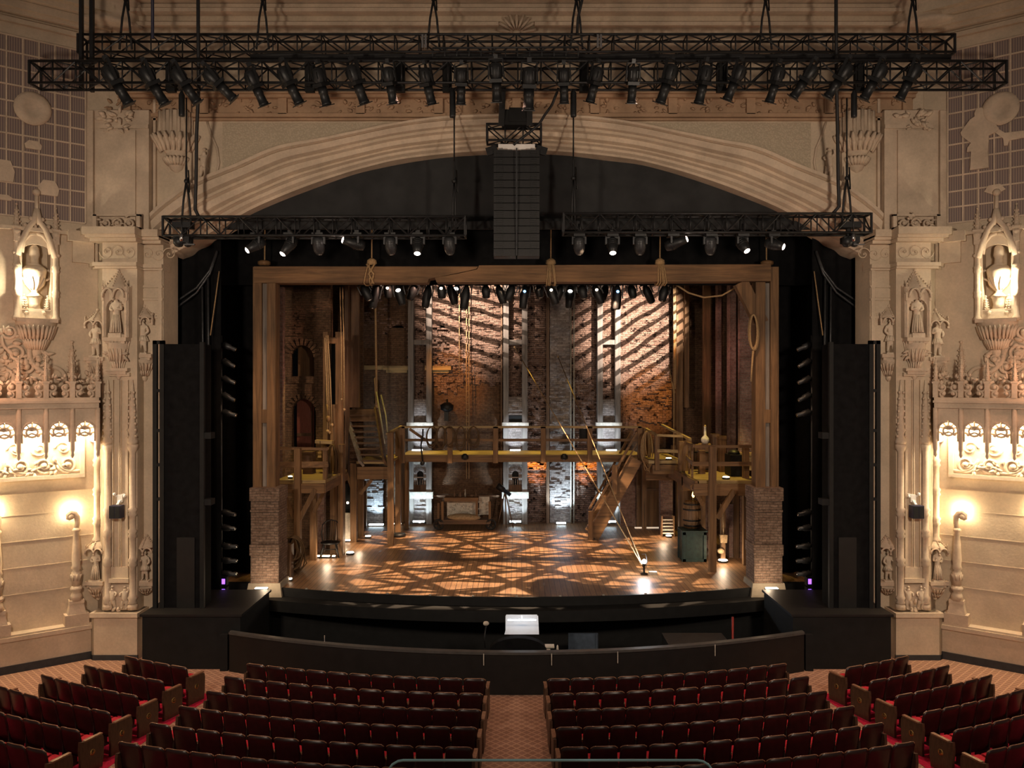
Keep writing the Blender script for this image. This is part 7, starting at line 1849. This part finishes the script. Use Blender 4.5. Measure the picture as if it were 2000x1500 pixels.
# front light from the moving lights on to the timber portal
for x, tx, tz, e, sz in ((-6, -7.75, 5.0, 620, 64), (6, 7.75, 5.0, 720, 64), (-5.4, -6.6, 10.9, 70, 30), (-3, -4.2, 10.9, 80, 28), (-2, -1.4, 10.9, 110, 28), (1.8, 1.3, 10.9, 90, 28), (4.0, 3.9, 10.9, 70, 28), (6.4, 6.6, 10.9, 55, 30)):
    spot('front_lamp', (x, 21.8, 11.0), (tx, 25.3, tz), e, (1, .62, .36), sz, 1.0)
spot('set_lamp', (-3, 27.3, 10.3), (-7.3, 31, 7.0), 800, (1, .70, .48), 46, .8); spot('set_lamp', (3, 27.3, 10.3), (7.6, 31, 6.5), 600, (1, .66, .42), 46, .8)
for px in (820.5, 1006.5, 1189):
    x = X(px, 36.2); spot('foot_lamp', (x, 35.95, ZS + .16), (x, 36.75, ZS + 1.1), 480, (.62, .84, 1), 84, .5)
    x = X(px, 35.6); spot('foot_lamp', (x, 35.55, 4.70), (x, 36.7, 5.3), 170, (.72, .86, 1), 66, .5)
x = X(735, 36.1); spot('foot_lamp', (x, 35.8, ZS + .2), (x, 36.6, ZS + 1.6), 330, (.48, .76, 1), 90, .5)
x = X(1096, 36.3); spot('foot_lamp', (x, 35.9, ZS + .2), (x, 36.9, ZS + 2.2), 650, (.6, .82, 1), 80, .5)
light('foot_lamp', 'POINT', (X(1096, 36.3), 35.9, ZS + 1.2), 20, (.5, .72, 1), shadow_soft_size=.3)
for px in (1049, 1146): spot('orange_lamp', (X(px, 36.4), 36.1, 4.2), (X(px, 36.9), 36.95, 3.8), 300, (1, .34, .03), 60, .4)
for p, ax in LIT: light('mover_lamp', 'SPOT', p + ax * .05, 160, (1, .75, .6), tgt=p + ax * 3, spot_size=.5, spot_blend=.5, shadow_soft_size=.05)
light('ghost_lamp', 'POINT', (gx, gy, ZS + .52), 85, (.85, .92, 1), shadow_soft_size=.07)
for x, y, z, e in ((X(517, 24.5), 24.5, 1.6, 22), (X(1500, 24.5), 24.5, 1.6, 22), (X(640, 29), 28.9, 1.6, 26), (X(1412, 28.2), 28.2, 1.6, 34), (X(1300, 32.5), 33, 1.7, 26), (X(700, 31), 31, 1.6, 22), (X(672, 31.6), 31.8, 1.6, 14), (X(578, 28.4), 28.4, 2, 12)):
    light('floor_lamp_glow', 'POINT', (x, y, z), e, (1, .75, .5), shadow_soft_size=.06)
light('desk_lamp', 'AREA', (X(1019, 20.8), 20.72, Z(1203, 20.8)), 3, (.8, .9, 1), shape='RECTANGLE', size=.7, size_y=.05, mat=aim((X(1019, 20.8), 20.70, Z(1203, 20.8)), (X(1019, 21), 21.0, Z(1230, 21))))
# lamps on the house truss that look down on the stalls
for x, tx, e in ((-9, -10, 2600), (-3, -4.5, 1100), (3, 4.5, 1100), (9, 10, 2600), (0, 0, 800)):
    spot('stalls_lamp', (x, 20.2, 14.6), (tx, 16.5, 0), e, (1, .56, .40), 62, .9, .2)
light('glass_edge_fill', 'POINT', (.4, .6, 8.8), 14, (.75, .95, 1), shadow_soft_size=.1)  # unseen fill added to brighten the edge of the glass guard
